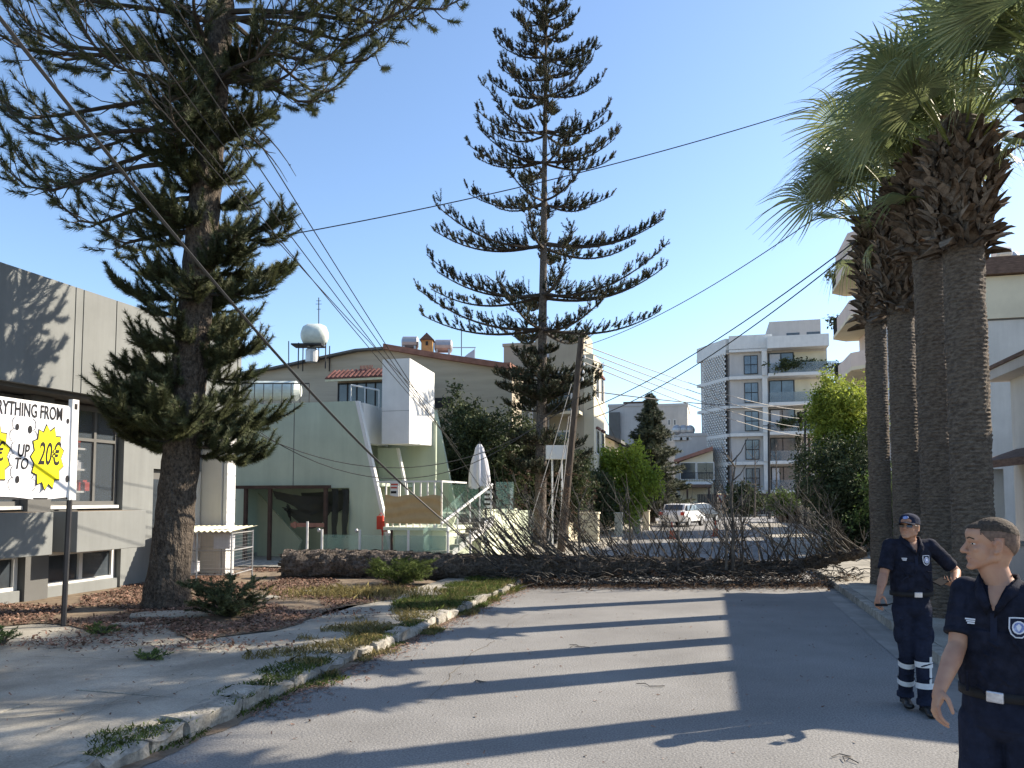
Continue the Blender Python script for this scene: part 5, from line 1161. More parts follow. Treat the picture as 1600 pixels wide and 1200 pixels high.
spray('edge_weed', 'small weed clump at the left edge of the photo on the concrete', 'weed', 4, 1008, .2, .2, 18, M['leaf_mid'], 200, .04)

# ---------------- palms
def fan_mesh(name, seed, nseg=34, Lp=1.1, Lb=1.0, droopy=.5):
    """fan palm leaf: petiole along +X from origin then a pleated fan; X out, Z up"""
    g = random.Random(seed); mb = MB(); P = [Vector((Lp*u, 0, .12*math.sin(u*2)*Lp-.10*u*u*Lp)) for u in (0, .25, .5, .75, 1)]
    mb.tube(P, [.022, .018, .015, .013, .011], 4, 1); hub = P[-1]; nn = 6
    for k in range(nseg):
        a = -1.95+3.9*k/(nseg-1); L = Lb*(.72+.28*math.cos(a*.62))*g.uniform(.9, 1.08); da = 3.9/(nseg-1)*.5; V = []; tw = g.uniform(-.06, .06); dr = droopy*g.uniform(.5, 1.5)
        for j in range(nn+1):
            u = j/nn; r = L*u; sag = -dr*L*max(0, u-.42)**2*2.1-.12*r*abs(math.sin(a)); wd = (da*r*(1.0-.45*u) if u < .5 else da*L*.5*.775*(1-(u-.5)*1.85))
            cx, cy_ = math.cos(a+tw*u), math.sin(a+tw*u); rr = r*(1-.22*dr*max(0, u-.4))
            fold = wd*.55
            V += [hub+Vector((rr*cx+cy_*wd, rr*cy_-cx*wd, sag+.06*r)), hub+Vector((rr*cx, rr*cy_, sag+.06*r+fold)), hub+Vector((rr*cx-cy_*wd, rr*cy_+cx*wd, sag+.06*r))]
        F = []
        for j in range(nn): b = j*3; F += [(b, b+1, b+4, b+3), (b+1, b+2, b+5, b+4)]
        mb.add(V, F, 0)
    return mb
FAN = [fan_mesh('frond', i, 30+2*(i % 3), 1.15+.12*(i % 3), .80+.05*i, .3+.25*(i % 4)) for i in range(5)]
fan_me = []
for f in FAN:
    o = f.build('frond_source', [M['palm_leaf'], M['petiole']]); fan_me.append(o.data); bpy.data.objects.remove(o)
def palm_trunk_me(h, r, seed):
    n = 44; rows = int(h/.028); V = []; 
    for i in range(rows+1):
        z = h*i/rows; rr = r*(1.0+.16*math.exp(-z/.35)-.05*z/h); ring = .007*(1 if i % 2 else -1)
        for k in range(n):
            a = 6.2832*k/n; q = Vector((math.cos(a)*2.2, math.sin(a)*2.2, z*5+seed)); ra = rr+ring*(.5+1.6*mnoise.noise(q*1.9))+.014*mnoise.noise(q*.8)+.010*mnoise.noise(q*5)
            V.append((ra*math.cos(a), ra*math.sin(a), z))
    F = [(i*n+k, i*n+(k+1) % n, (i+1)*n+(k+1) % n, (i+1)*n+k) for i in range(rows) for k in range(n)]
    return MB().add(V, F)
bt = MB(); bt.add([(-.055, 0, 0), (.055, 0, 0), (.07, .02, .12), (-.07, .02, .12), (-.035, -.075, .27), (.035, -.07, .27), (.0, -.115, .30), (-.045, .03, -.02), (.045, .03, -.02)], [(0, 1, 2, 3), (3, 2, 5, 4), (4, 5, 6), (0, 3, 4), (1, 5, 2), (7, 8, 1, 0), (4, 6, 5)])
o = bt.build('leaf_base_source', M['boot']); boot_me = o.data; bpy.data.objects.remove(o)
# -Y is outward for the leaf base mesh
labels = ['farthest of the roadside palms, its crown hanging over the street', 'second palm from the far end with a shaggy brown skirt', 'tall palm between the two palm pairs with a straight ringed trunk', 'thick nearest palm trunk in the photo, right behind the officers', 'palm just outside the right edge whose fronds hang into the top corner']
pdat = [(1373, 16.0, (.34, .92, 1.18, 1.0), .21, 5.65, 2.3), (1414, 13.7, (.38, .85, 1.1, .95), .23, 5.3, 2.3), (1462, 11.7, (.42, .62, .82, .7), .235, 5.75, 1.5), (1516, 10.15, (.55, .8, 1.08, .95), .252, 5.3, 1.6), (1705, 8.35, (.5, .8, 1.05, .95), .22, 5.9, 1.2)]
for pi, (px, Y, cfg, r, zs0, sk) in enumerate(pdat):
    X = at(px, 700, Y).x; b_ = Vector((X, Y, .11)); pr_ = thing('fan_palm', labels[pi], 'palm tree', b_, 'fan palms along the right pavement')
    g = random.Random(40+pi); h = zs0+sk
    trk = palm_trunk_me(h, r, pi*7.7).build; tm = palm_trunk_me(h, r, pi*7.7); o = tm.V; ox = [Vector(v)+b_ for v in o]; tm.V = ox; tm.build('trunk', M['palm_trunk'], pr_, smooth=False)
    nb = 290
    for k in range(nb):
        u = (k+.5)/nb; z = zs0-.12+sk*u*1.02; a = k*2.39996+g.uniform(-.2, .2); rr = r*(1.06+cfg[0]*math.sin(min(1, u*1.2)*math.pi*.72))*(1 if u < .8 else 1-.5*(u-.8)/.2)
        sc_ = g.uniform(.55, 1.2); o = bpy.data.objects.new('leaf_base', boot_me); COL.objects.link(o); o.parent = pr_
        o.location = (math.cos(a)*rr, math.sin(a)*rr, z-.11); o.scale = (sc_*g.uniform(.8, 1.3), sc_*g.uniform(.8, 1.6), sc_)
        o.rotation_euler = (g.uniform(-.5, .75)+(0.9 if u < .12 else 0), g.uniform(-.9, .9), a+math.pi/2+g.uniform(-.5, .5))
    nf = 34
    for k in range(nf):
        u = (k+.5)/nf; a = k*2.39996+g.uniform(-.25, .25); el = (1.45-cfg[3]*u if k % 4 else 1.0-1.1*u*(cfg[3] > .8))+g.uniform(-.12, .12)          # young fronds up, old ones hang
        o = bpy.data.objects.new('frond', fan_me[g.randrange(5)]); COL.objects.link(o); o.parent = pr_
        o.location = (math.cos(a)*r*.5, math.sin(a)*r*.5, h-.05-.45*u-.1); s_ = g.uniform(cfg[1], cfg[2]); o.scale = (s_, s_, s_)
        m3 = Matrix.Rotation(a, 4, 'Z') @ Matrix.Rotation(-el, 4, 'Y') @ Matrix.Rotation(g.uniform(-.6, .6), 4, 'X'); o.rotation_euler = m3.to_euler()
    for k in range(22):   # thin hanging fibres and old petiole ends
        a = g.uniform(0, 6.28); z = h-g.uniform(0, sk); p = b_+Vector((math.cos(a)*r*1.4, math.sin(a)*r*1.4, z-.11)); 
        if k < 8: MB().tube([p, p+Vector((math.cos(a)*.2, math.sin(a)*.2, g.uniform(-.05, .1)))], [.014, .006], 4).build('old_petiole', M['boot'], pr_)

# ================================================================== FALLEN TREE
fallen = thing('fallen_pine', 'fallen leafless pine lying across the whole road with bare branches standing up', 'tree', G(430, 905, .12))
Pa = G(437, 905, .12); Pb = G(1240, 905, .0)
Pa = Vector((Pa.x, 17.3, .40)); Pm = Vector((at(830, 890, 17.4).x, 17.4, .36)); Pb = Vector((at(1235, 895, 17.6).x, 17.7, .30)); Pc = Vector((at(1350, 862, 17.6).x, 17.5, at(1350, 862, 17.6).z))
path = []; n = 150
for i in range(n+1):
    u = i/n
    if u < .45: p = Pa.lerp(Pm, u/.45)
    elif u < .88: p = Pm.lerp(Pb, (u-.45)/.43)
    else: p = Pb.lerp(Pc, (u-.88)/.12)
    path.append(p+Vector((0, .08*math.sin(u*9), .02*math.sin(u*13))))
rr = [.33-.06*(i/n)/.45 if i/n < .45 else .27-.15*((i/n)-.45)/.55 for i in range(n+1)]
tb_ = bumpy_trunk(path, rr, 34, .055, 7, 9); tb_.build('trunk', M['bark_dark'], fallen)
# torn butt : splintered rim
mb = MB()
for k in range(46):
    a = random.uniform(0, 6.28); r_ = random.uniform(.05, .33); p = Pa+Vector((.02, math.cos(a)*r_, math.sin(a)*r_)); mb.tube([p, p+Vector((-random.uniform(.03, .14), random.gauss(0, .02), random.gauss(0, .02)))], [.03, .006], 4)
mb.build('torn_end', M['bark_dark'], fallen)
# bark ridges all along as loose plates
mb = MB()
for k in range(900):
    i = random.randrange(0, n-1); a = random.uniform(0, 6.28); c = path[i]; nrm = Vector((0, math.cos(a), math.sin(a))); p = c+nrm*(rr[i]+.01)+Vector((random.uniform(-.05, .05), 0, 0)); t_ = Vector((1, 0, 0)); s_ = t_.cross(nrm); l = random.uniform(.04, .12); w2 = random.uniform(.015, .05); e = random.uniform(0, .045)
    mb.add([p-t_*l-s_*w2, p+t_*l-s_*w2+nrm*e, p+t_*l*.8+s_*w2+nrm*e, p-t_*l*.8+s_*w2], [(0, 1, 2, 3)])
o = mb.build('bark_flakes', M['bark'], fallen); o['kind'] = 'stuff'
def limb(p, d, L, r0, seed, bend, ntw=6, name='branch', mk='twig'):
    g = random.Random(seed); pts = []; nn = 8
    for i in range(nn): u = i/(nn-1); pts.append(p+d*L*u+bend*L*u*u+Vector((g.gauss(0, .018), g.gauss(0, .018), g.gauss(0, .012)))*L*u)
    mb = MB().tube(pts, [r0*(1-.72*i/(nn-1)) for i in range(nn)], 6)
    for k in range(ntw):
        u = g.uniform(.2, .98); q = Vector(sample(pts, [u])[0]); ax = (d+bend*2*u).normalized(); r_ = Vector((g.gauss(0, 1), g.gauss(0, 1), g.gauss(.2, .8))).normalized(); dd = (ax*g.uniform(.4, 1)+r_*.75).normalized(); l = L*g.uniform(.12, .38)
        e = q+dd*l; mb.tube([q, q+dd*l*.5+r_*.02, e+Vector((0, 0, l*.2))], [r0*.36, r0*.26, r0*.12], 4, cap=False)
        if g.random() < .6: e2 = q+dd*l*.6; mb.tube([e2, e2+(dd+r_*.8).normalized()*l*.5], [r0*.22, r0*.1], 3, cap=False)
    return mb.build(name, M[mk], fallen)
g = random.Random(77); k = 0
for i in range(250):
    u = .36+.64*i/250+g.uniform(-.01, .01); u = min(.995, u); idx = int(u*n); p = path[idx]; side = g.choice((-1, 1, 1))
    lean = -g.uniform(.35, 1.0) if u < .62 or u > .93 else -g.uniform(-.45, .85)
    d = Vector((lean, g.gauss(0, .55), g.uniform(.5, 1.1))).normalized(); L = g.uniform(.7, 1.75)*(1.0 if u < .9 else .85)
    if u < .42: L *= .8
    if i % 4 == 0: d = Vector((g.uniform(-1, .3), -g.uniform(.6, 1.2), g.uniform(-.1, .3))).normalized(); L = g.uniform(.5, 1.1)
    limb(p+Vector((0, 0, rr[idx]*.5)), d, L, g.uniform(.010, .022), 900+i, Vector((-.18 if lean < 0 else .1, 0, g.uniform(.12, .42))), 7, 'branch', 'twig' if i % 3 else 'branchwood')
# the long arcs sweeping up to the left and right
for j in range(12):
    p = Vector((at(925-j*11, 880, 17.3).x, 17.2+g.uniform(-.4, .5), .45)); d = Vector((-1, g.gauss(0, .25), g.uniform(.35, 1.3))).normalized(); limb(p, d, g.uniform(1.3, 2.1), .024, 1500+j, Vector((0, 0, .28)), 6)
for j in range(8):
    p = Vector((at(1345-j*9, 855, 17.4).x, 17.3+g.uniform(-.4, .3), .7)); d = Vector((-.75, g.gauss(0, .4), .35+g.uniform(0, .7))).normalized(); limb(p, d, g.uniform(1.2, 1.9), .022, 1550+j, Vector((-.1, 0, .18)), 5)
for (px, Y, h_, r0) in ((1146, 17.1, 2.6, .05), (1135, 17.2, 1.7, .035), (1160, 17.0, 1.6, .03), (905, 17.0, 1.7, .03), (985, 17.5, 1.6, .03), (1060, 17.2, 1.5, .03)):
    p = Vector((at(px, 890, Y).x, Y, .3)); limb(p, Vector((.02, 0, 1)), h_, r0, int(px), Vector((-.04, 0, 0)), 13)
# matted twigs on the ground in front of and behind the trunk
mb = MB()
for i in range(1250):
    px = 770+575*g.random()**1.15; Y = 17.2+g.gauss(-.15, .42); z = abs(g.gauss(0, .17))+.015; p = Vector((at(px, 900, Y).x, Y, z)); a = g.uniform(0, 6.28); L = g.uniform(.12, .45)
    q = p+Vector((math.cos(a)*L, math.sin(a)*L*.6, g.uniform(-.06, .22)*L*2)); q.z = max(.015, q.z); m_ = p.lerp(q, .5)+Vector((0, 0, g.uniform(-.02, .08))); mb.tube([p, m_, q], [.011, .009, .004], 4, cap=False)
o = mb.build('matted_twigs', M['twig'], fallen); o['kind'] = 'stuff'
cv = []
for i in range(260):
    px = g.uniform(785, 930); p = at(px, g.uniform(735, 880), 17.8+g.gauss(0, .4)); d = Vector((g.gauss(0, 1), g.gauss(0, 1), g.gauss(0, .7))).normalized()*.2; cv.append(np.array([tuple(p), tuple(p+d*.5), tuple(p+d)]))
for i in range(420):
    px = g.uniform(780, 1340); Y = 17.0+g.gauss(-.2, .5); p = Vector((at(px, 900, Y).x, Y, abs(g.gauss(.05, .12))+.02)); d = Vector((g.gauss(0, 1), g.gauss(0, 1), g.gauss(0, .3))).normalized()*.2; cv.append(np.array([tuple(p), tuple(p+d*.5), tuple(p+d)]))
V, F = needles(cv, 90, .05, .014, 0); V[:, 2] = np.maximum(V[:, 2], .012); o = npmesh('dead_foliage', V, F, M['needle_dead'], fallen); o['kind'] = 'stuff'
n2 = 9000; px = rng.uniform(760, 1350, n2); Y = 16.5-np.abs(rng.normal(0, .42, n2))+.55; P = np.column_stack([(px-800)/1200*Y, Y, np.full(n2, .012)]); a = rng.normal(0, 1, (n2, 3))*(1, 1, .15); a /= np.linalg.norm(a, axis=1)[:, None]; b = np.cross(a, (0, 0, 1)); L = rng.uniform(.01, .045, (n2, 1))
V = np.stack([P-a*L-b*L*.25, P+a*L-b*L*.25, P+a*L+b*L*.25+(0, 0, .008), P-a*L+b*L*.25], 1).reshape(-1, 3)
stuff(npmesh('road_debris', V, np.arange(n2*4).reshape(-1, 4), M['needle_dead']), 'reddish brown debris scattered on the road along the fallen tree', 'debris')

# ================================================================== POLE, WIRES, CAR, CONES
pa = at(876, 868, 25.5); pb = at(908, 529, 26.0)
pole = thing('utility_pole', 'leaning dark wooden utility pole beside the centre pine', 'pole', (pa.x, pa.y, 0))
MB().tube([(pa.x, pa.y, 0), pa, pb], [.15, .145, .10], 12).build('shaft', M['wood_pole'], pole)
for k in range(6):
    q = pb.lerp(pa, .02+.035*k); i_ = MB().box(q.x-.02, q.x+.18, q.y-.03, q.y+.03, q.z-.02, q.z+.02).build('bracket', M['dark'], pole)
    MB().tube([(q.x+.18, q.y, q.z-.04), (q.x+.18, q.y, q.z), (q.x+.18, q.y, q.z+.08)], [.035, .045, .02], 8).build('insulator', M['white'], i_)
def wire(A, B, sag, r, label, m='cable', group=None):
    n = 24; P = [Vector(A).lerp(Vector(B), i/n)-Vector((0, 0, sag*4*(i/n)*(1-i/n))) for i in range(n+1)]
    return tagit(MB().tube(P, r, 5).build('overhead_cable', M[m]), label, 'cable', group)
wire(at(-30, -10, 7.0), at(632, 760, 16.0), .25, .022, 'thick black cable running from the top left corner down towards the fallen trunk')
wire(at(632, 760, 16.0), at(800, 905, 17.0), .02, .018, 'loose end of the thick cable hanging down over the fallen trunk')
for k, (p, q, lb) in enumerate((((95, -10), (700, 660), 'lowest of the thin wires crossing the large pine'), ((130, -10), (706, 690), 'second thin wire crossing the large pine'), ((175, -10), (715, 700), 'middle thin wire crossing the large pine'), ((205, -40), (720, 712), 'fourth thin wire crossing the large pine'), ((232, -60), (750, 760), 'uppermost of the thin wires crossing the large pine'))):
    wire(at(*p, 8), at(*q, 24), .15, .009, lb, 'cable')
def pw(a, b, Ya, Yb, sag, r, lb, m='cable', group=None): wire(at(*a, Ya), at(*b, Yb), sag, r, lb, m, group)
pw((325, 388), (1290, 160), 13.6, 15.5, .25, .011, 'single wire crossing the sky behind the centre pine')
pw((915, 540), (1330, 300), 26, 14.5, .35, .011, 'thin wire rising from the leaning pole to the palm crowns')
pw((918, 640), (1335, 378), 26, 14.5, .30, .014, 'upper of the paired service wires meeting the palm trunks')
pw((930, 652), (1340, 384), 26, 14.5, .36, .014, 'lower of the paired service wires meeting the palm trunks')
for k in range(4): pw((914, 540+k*9), (1290, 640+k*14), 26, 88, .8, .02, ('topmost', 'second', 'third', 'lowest')[k] + ' of the four thin street wires running from the leaning pole', 'cable_light', 'street wires running from the leaning pole to the junction')
pw((930, 612), (1290, 625), 26.5, 80, .6, .022, 'nearly level wire passing behind the big conifer')
pw((335, 642), (905, 620), 20.5, 24.8, 1.9, .012, 'slack wire drooping across the green wall, upper one')
pw((335, 622), (905, 600), 20.5, 24.8, 2.6, .012, 'slack wire drooping across the green wall, lower one')
pw((905, 560), (1012, 770), 26, 40, .4, .01, 'wire dropping from the leaning pole behind the lime shrub')
for k, (a, b, lb) in enumerate((((893, 600), (824, 830), 'longest pale stay wire left of the leaning pole'), ((889, 650), (856, 850), 'pale stay wire nearest the foot of the leaning pole'), ((889, 680), (838, 860), 'middle pale stay wire beside the leaning pole'), ((893, 640), (870, 850), 'short pale stay wire touching the leaning pole'))):
    wire(at(*a, 25.6), at(*b, 24.0), .04, .013, lb, 'cable_light')
# street light & poles at the junction
for (px, y0_, y1_, Y, r_, lb, m_) in ((1201, 748, 662, 70, .13, 'dark thick street pole in front of the white apartment', 'dark'), (1264, 752, 680, 62, .12, 'brown timber pole right of the white apartment', 'brownpost'), (1258, 840, 640, 48, .09, 'dark slim pole at the right kerb before the junction', 'dark'), (1290, 752, 672, 60, .1, 'brown pole half hidden by the lime topped tree', 'brownpost')):
    a = at(px, y0_, Y); b = at(px, y1_, Y); t = thing('street_pole', lb, 'pole', (a.x, a.y, 0)); MB().tube([(a.x, a.y, 0), b], [r_, r_*.8], 8).build('shaft', M[m_], t); MB().tube([b-Vector((.5, 0, .2)), b-Vector((-.5, 0, .2))], .05, 5).build('crossarm', M[m_], t)
def car(name, label, loc, rz, m):
    t = thing(name, label, 'car', loc, None, rz); ORG[t.name] = Vector((0, 0, 0))
    prof = [(-2.1, .35), (-2.15, .75), (-2.0, 1.0), (-1.75, 1.12), (-1.5, 1.48), (-.2, 1.52), (.55, 1.42), (1.15, 1.02), (1.95, .85), (2.12, .6), (2.1, .35)]
    rings = [(-.86, .0, .95), (-.80, .0, 1), (.80, .0, 1), (.86, .0, .95)]
    lo_ = [(x, z) for x, z in prof]
    def loop(y, f): return [(x*(.985 if abs(y) > .8 else 1), (y if z < 1.05 else y*.83), z) for x, z in lo_]
    L4 = [loop(-.88, .97), loop(-.6, 1), loop(.6, 1), loop(.88, .97)]; mb = MB(); n = len(lo_)
    V = [v for l in L4 for v in l]; F = [(i*n+k, i*n+(k+1) % n, (i+1)*n+(k+1) % n, (i+1)*n+k) for i in range(3) for k in range(n)]+[tuple(range(n-1, -1, -1)), tuple(range(3*n, 4*n))]
    mb.add(V, F); mb.build('body', M[m], t, bevel=.04)
    for y, s_ in ((-.80, -1), (.80, 1)):
        MB().prism([(-1.55, y*1.0+s_*.06*0-.0, 1.1), (-.1, y, 1.1), (-.1, y*.91, 1.44), (-1.4, y*.91, 1.42)], [(-1.55, y+s_*.07, 1.1), (-.1, y+s_*.07, 1.1), (-.1, y*.91+s_*.07, 1.44), (-1.4, y*.91+s_*.07, 1.42)]).build('side_window', M['win'], t)
        MB().prism([(0, y, 1.1), (1.0, y, 1.1), (.5, y*.91, 1.38), (0, y*.91, 1.44)], [(0, y+s_*.07, 1.1), (1.0, y+s_*.07, 1.1), (.5, y*.91+s_*.07, 1.38), (0, y*.91+s_*.07, 1.44)]).build('side_window', M['win'], t)
        for x in (-1.3, 1.3):
            w_ = MB().tube([(x, y*1.03-s_*.1, .32), (x, y*1.03+s_*.09, .32)], .32, 18).build('wheel', M['rubber'], t); MB().tube([(x, y*1.03+s_*.085, .32), (x, y*1.03+s_*.1, .32)], .2, 12).build('rim', M['steel'], w_)
        MB().box(-2.17, -2.1, y*.93-.12, y*.93+.12, .78, .98).build('tail_light', M['red'], t); MB().box(2.03, 2.13, y*.85-.14, y*.85+.14, .62, .75).build('headlight', M['canvas'], t)
    MB().prism([(-1.80, -.62, 1.13), (-1.80, .62, 1.13), (-1.56, .58, 1.43), (-1.56, -.58, 1.43)], [(-1.86, -.62, 1.13), (-1.86, .62, 1.13), (-1.60, .58, 1.45), (-1.60, -.58, 1.45)]).build('rear_window', M['win'], t)
    MB().prism([(1.08, -.66, 1.1), (1.08, .66, 1.1), (.6, .6, 1.43), (.6, -.6, 1.43)], [(1.16, -.66, 1.1), (1.16, .66, 1.1), (.66, .6, 1.46), (.66, -.6, 1.46)]).build('windscreen', M['win'], t)
    MB().box(-2.2, -2.12, -.26, .26, .5, .62).build('number_plate', M['white'], t); return t
c = G(1067, 822, 0); car('parked_car', 'white hatchback parked at the junction behind the fallen branches', (c.x, c.y, 0), R(58), 'carwhite')
c = G(1090, 817, 0); car('parked_car', 'dark car parked just behind the white hatchback', (c.x+.5, c.y+2.0, 0), R(40), 'cardark')
c = G(988, 812, 0); car('parked_car', 'pale car half hidden by gate piers left of the white hatchback', (c.x-6, c.y+8, 0), R(95), 'carwhite')
for (px, py, lb) in ((1050, 842, 'orange traffic cone behind the left part of the bare branches'), (1118, 838, 'orange traffic cone in the middle of the road beyond the fallen tree')):
    b_ = G(px, py, 0); t = thing('traffic_cone', lb, 'cone', b_); MB().box(b_.x-.2, b_.x+.2, b_.y-.2, b_.y+.2, 0, .04).build('base', M['orange'], t)
    MB().tube([b_+Vector((0, 0, .04)), b_+Vector((0, 0, .4))], [.15, .09], 14).build('lower_band', M['orange'], t); MB().tube([b_+Vector((0, 0, .4)), b_+Vector((0, 0, .55))], [.091, .065], 14).build('stripe', M['white'], t); MB().tube([b_+Vector((0, 0, .55)), b_+Vector((0, 0, .78))], [.064, .025], 14).build('tip', M['orange'], t)
# ================================================================== PEOPLE
from mathutils.bvhtree import BVHTree
def skinmat(name, col):
    m, N, L, P = nodes(name); P.inputs['Base Color'].default_value = col+(1,); P.inputs['Roughness'].default_value = .55; P.inputs['Specular IOR Level'].default_value = .35
    P.inputs['Subsurface Weight'].default_value = .12; P.inputs['Subsurface Radius'].default_value = (.012, .005, .003); P.inputs['Subsurface Scale'].default_value = 1
    tc = N.new('ShaderNodeTexCoord'); n = N.new('ShaderNodeTexNoise'); n.inputs['Scale'].default_value = 14; n.inputs['Detail'].default_value = 5; L.new(tc.outputs['Object'], n.inputs['Vector'])
    r = N.new('ShaderNodeValToRGB'); r.color_ramp.elements[0].position = .35; r.color_ramp.elements[0].color = (col[0]*.9, col[1]*.8, col[2]*.78, 1); r.color_ramp.elements[1].position = .65; r.color_ramp.elements[1].color = (min(1, col[0]*1.08), col[1]*1.06, col[2]*1.02, 1)
    L.new(n.outputs['Fac'], r.inputs[0]); L.new(r.outputs[0], P.inputs['Base Color']); return m
M['skin'] = skinmat('skin', (.42, .25, .17)); M['skin_tan'] = skinmat('skin_tanned', (.36, .20, .13))
M['navy'] = mat('navy_fabric', (.013, .015, .026), .9, .3, 12, .9, 16, spec=.12, bdist=.018, fine=.2)
M['navy2'] = mat('navy_trousers', (.015, .019, .036), .9, .3, 9, .9, 11, spec=.12, bdist=.022, fine=.2)
M['hair'] = mat('hair', (.040, .029, .020), .8, .5, 90, .8, 420, bdist=.004, col2=(.085, .062, .045))
M['hair_side'] = mat('hair_stubble', (.15, .10, .075), .85, .3, 60, .5, 350, bdist=.002)
M['lips'] = mat('lips', (.30, .13, .10), .5, .1, 20, 0)
M['eyew'] = mat('eye_white', (.7, .68, .65), .3, .02, 5, 0); M['eyed'] = mat('eye_dark', (.03, .02, .015), .15, .1, 5, 0, spec=.7)
M['boots'] = mat('black_leather', (.012, .012, .012), .4, .2, 8, .3, 60, spec=.5)
M['belt'] = mat('belt_webbing', (.014, .014, .016), .7, .2, 8, .3, 90)
M['phone'] = mat('matt_black_plastic', (.012, .012, .014), .9, .1, 2, 0, spec=.05)
M['silver'] = mat('buckle_silver', (.55, .55, .58), .35, .15, 30, .2, 60, metal=.6)
M['reflect'] = mat('reflective_tape', (.62, .64, .66), .4, .08, 20, .1, 60)
M['badge_blue'] = mat('badge_blue', (.05, .09, .32), .6, .3, 60, 0, col2=(.35, .42, .62)); M['badge_white'] = mat('badge_white', (.62, .64, .70), .6, .1, 60, 0)
def cap_(mb, a, ra, b, rb, n=18, sq=None):
    a, b = Vector(a), Vector(b); mb.tube([a, b], [ra, rb], n); mb.ell(a, (ra,)*3, n, 10); mb.ell(b, (rb,)*3, n, 10)
def organic(name, mb, m, parent, voxel, it=6, fac=.5):
    o = mb.build(name, m, parent); r = o.modifiers.new('r', 'REMESH'); r.mode = 'VOXEL'; r.voxel_size = voxel; r.use_smooth_shade = True
    s_ = o.modifiers.new('s', 'SMOOTH'); s_.factor = fac; s_.iterations = it
    dg = bpy.context.evaluated_depsgraph_get(); me = bpy.data.meshes.new_from_object(o.evaluated_get(dg)); o.modifiers.clear(); o.data = me; me.name = name
    me.materials.clear(); me.materials.append(m); me.polygons.foreach_set('use_smooth', np.ones(len(me.polygons), bool)); return o
def fingers(mb, wrist, d, palm_n, side, curl, L=1.0, holding=False):
    """d: direction of the hand, palm_n: the way the palm faces, side: thumb side"""
    d = d.normalized(); palm_n = (palm_n-d*palm_n.dot(d)).normalized(); side = side-d*side.dot(d); side = (side-palm_n*side.dot(palm_n)).normalized()
    c = wrist+d*.052*L
    M3 = Matrix((side, d, palm_n)).transposed(); mb.ell(c, (.041*L, .056*L, .0165*L), 14, 10, 0, M3); mb.ell(c+side*.012+palm_n*.004-d*.012, (.026*L, .036*L, .017*L), 12, 8, 0, M3)
    for k, (o_, ln) in enumerate(((.034, .072), (.0115, .081), (-.0115, .075), (-.034, .058))):
        p = wrist+d*(.093-.004*abs(k-1.3))*L+side*o_*L; dd = (d+side*o_*3.2).normalized(); a = 0; r = .0084 if k < 3 else .0075
        mb.ell(p, (r*1.15,)*3, 10, 7)
        for j, f in enumerate((.46, .31, .25)):
            a += curl*(.75+.12*k)*(1.0, 1.1, .8)[j]; q = p+(dd*math.cos(a)+palm_n*math.sin(a))*ln*f*L; cap_(mb, p, r, q, r*.93, 10); p = q; r *= .93
    p = wrist+d*.02*L+side*.026*L+palm_n*.006; t1 = p+(d*.55+side*.72+palm_n*.32).normalized()*.042*L; t2 = t1+(d*.85+side*.25+palm_n*(.25+.4*curl)).normalized()*.032*L; t3 = t2+(d*.9+palm_n*(.2+.5*curl)).normalized()*.026*L
    cap_(mb, p, .0135, t1, .0115, 10); cap_(mb, t1, .0112, t2, .0098, 10); cap_(mb, t2, .0096, t3, .008, 10)
def head_geo(mb, H, gaunt=1.0):
    def E(c, r): mb.ell(H @ Vector(c), r, 22, 16, 0, H.to_3x3())
    def C(a, ra, b, rb): cap_(mb, H @ Vector(a), ra, H @ Vector(b), rb, 14)
    E((0, .018, .035), (.074, .097, .084)); E((0, .035, .01), (.070, .080, .080)); E((0, -.03, .045), (.062, .066, .055)); E((0, -.035, -.03), (.060, .052, .075))
    E((0, -.045, -.075), (.046, .045, .034)); C((-.05, .005, -.055), .02, (-.012, -.078, -.098), .015); C((.05, .005, -.055), .02, (.012, -.078, -.098), .015); E((0, -.083, -.098), (.019, .015, .015))
    C((-.05, .015, -.02), .022, (-.05, .005, -.058), .02); C((.05, .015, -.02), .022, (.05, .005, -.058), .02)
    C((-.042, -.060, .022), .014, (-.008, -.084, .022), .010); C((.042, -.060, .022), .014, (.008, -.084, .022), .010)
    C((0, -.084, .014), .0085, (0, -.110, -.026), .0115); E((0, -.108, -.030), (.0125, .012, .010)); E((-.013, -.096, -.032), (.009, .011, .008)); E((.013, -.096, -.032), (.009, .011, .008))
    E((-.04, -.062, -.018), (.018, .018, .014)); E((.04, -.062, -.018), (.018, .018, .014)); E((0, -.085, -.056), (.022, .014, .0075)); E((0, -.082, -.067), (.019, .013, .008)); E((0, -.078, -.045), (.02, .014, .012))
    for s_ in (-1, 1):
        for k in range(9):
            a = -1.2+k*.5; c = (s_*.078, .012+.014*math.cos(a), -.006+.026*math.sin(a)); E(c, (.006, .007, .008))
        E((s_*.073, .012, -.008), (.006, .012, .02)); E((s_*.075, .002, -.033), (.006, .007, .009))
BV = {}
def project(o, pts, dirn, off, depth=.004):
    """lay a small flat outline on the surface of o, looking along dirn; returns front loop and back loop"""
    t = BV.get(o.name)
    if t is None: t = BV[o.name] = BVHTree.FromPolygons([v.co.copy() for v in o.data.vertices], [tuple(p.vertices) for p in o.data.polygons])
    A = []; B = []; d = Vector(dirn).normalized()
    for p in pts:
        hit = t.ray_cast(Vector(p)-d*.6, d); h = hit[0] if hit[0] else Vector(p); A.append(h-d*off); B.append(h+d*depth)
    return A, B
def patch(name, o, pts, dirn, m, parent, off=.003):
    A, B = project(o, pts, dirn, off); return MB().prism(A, B).build(name, m, parent)
def circle(cx, cz, rx, rz, n=14, y=0): return [(cx+rx*math.cos(6.2832*k/n), y, cz+rz*math.sin(6.2832*k/n)) for k in range(n)]
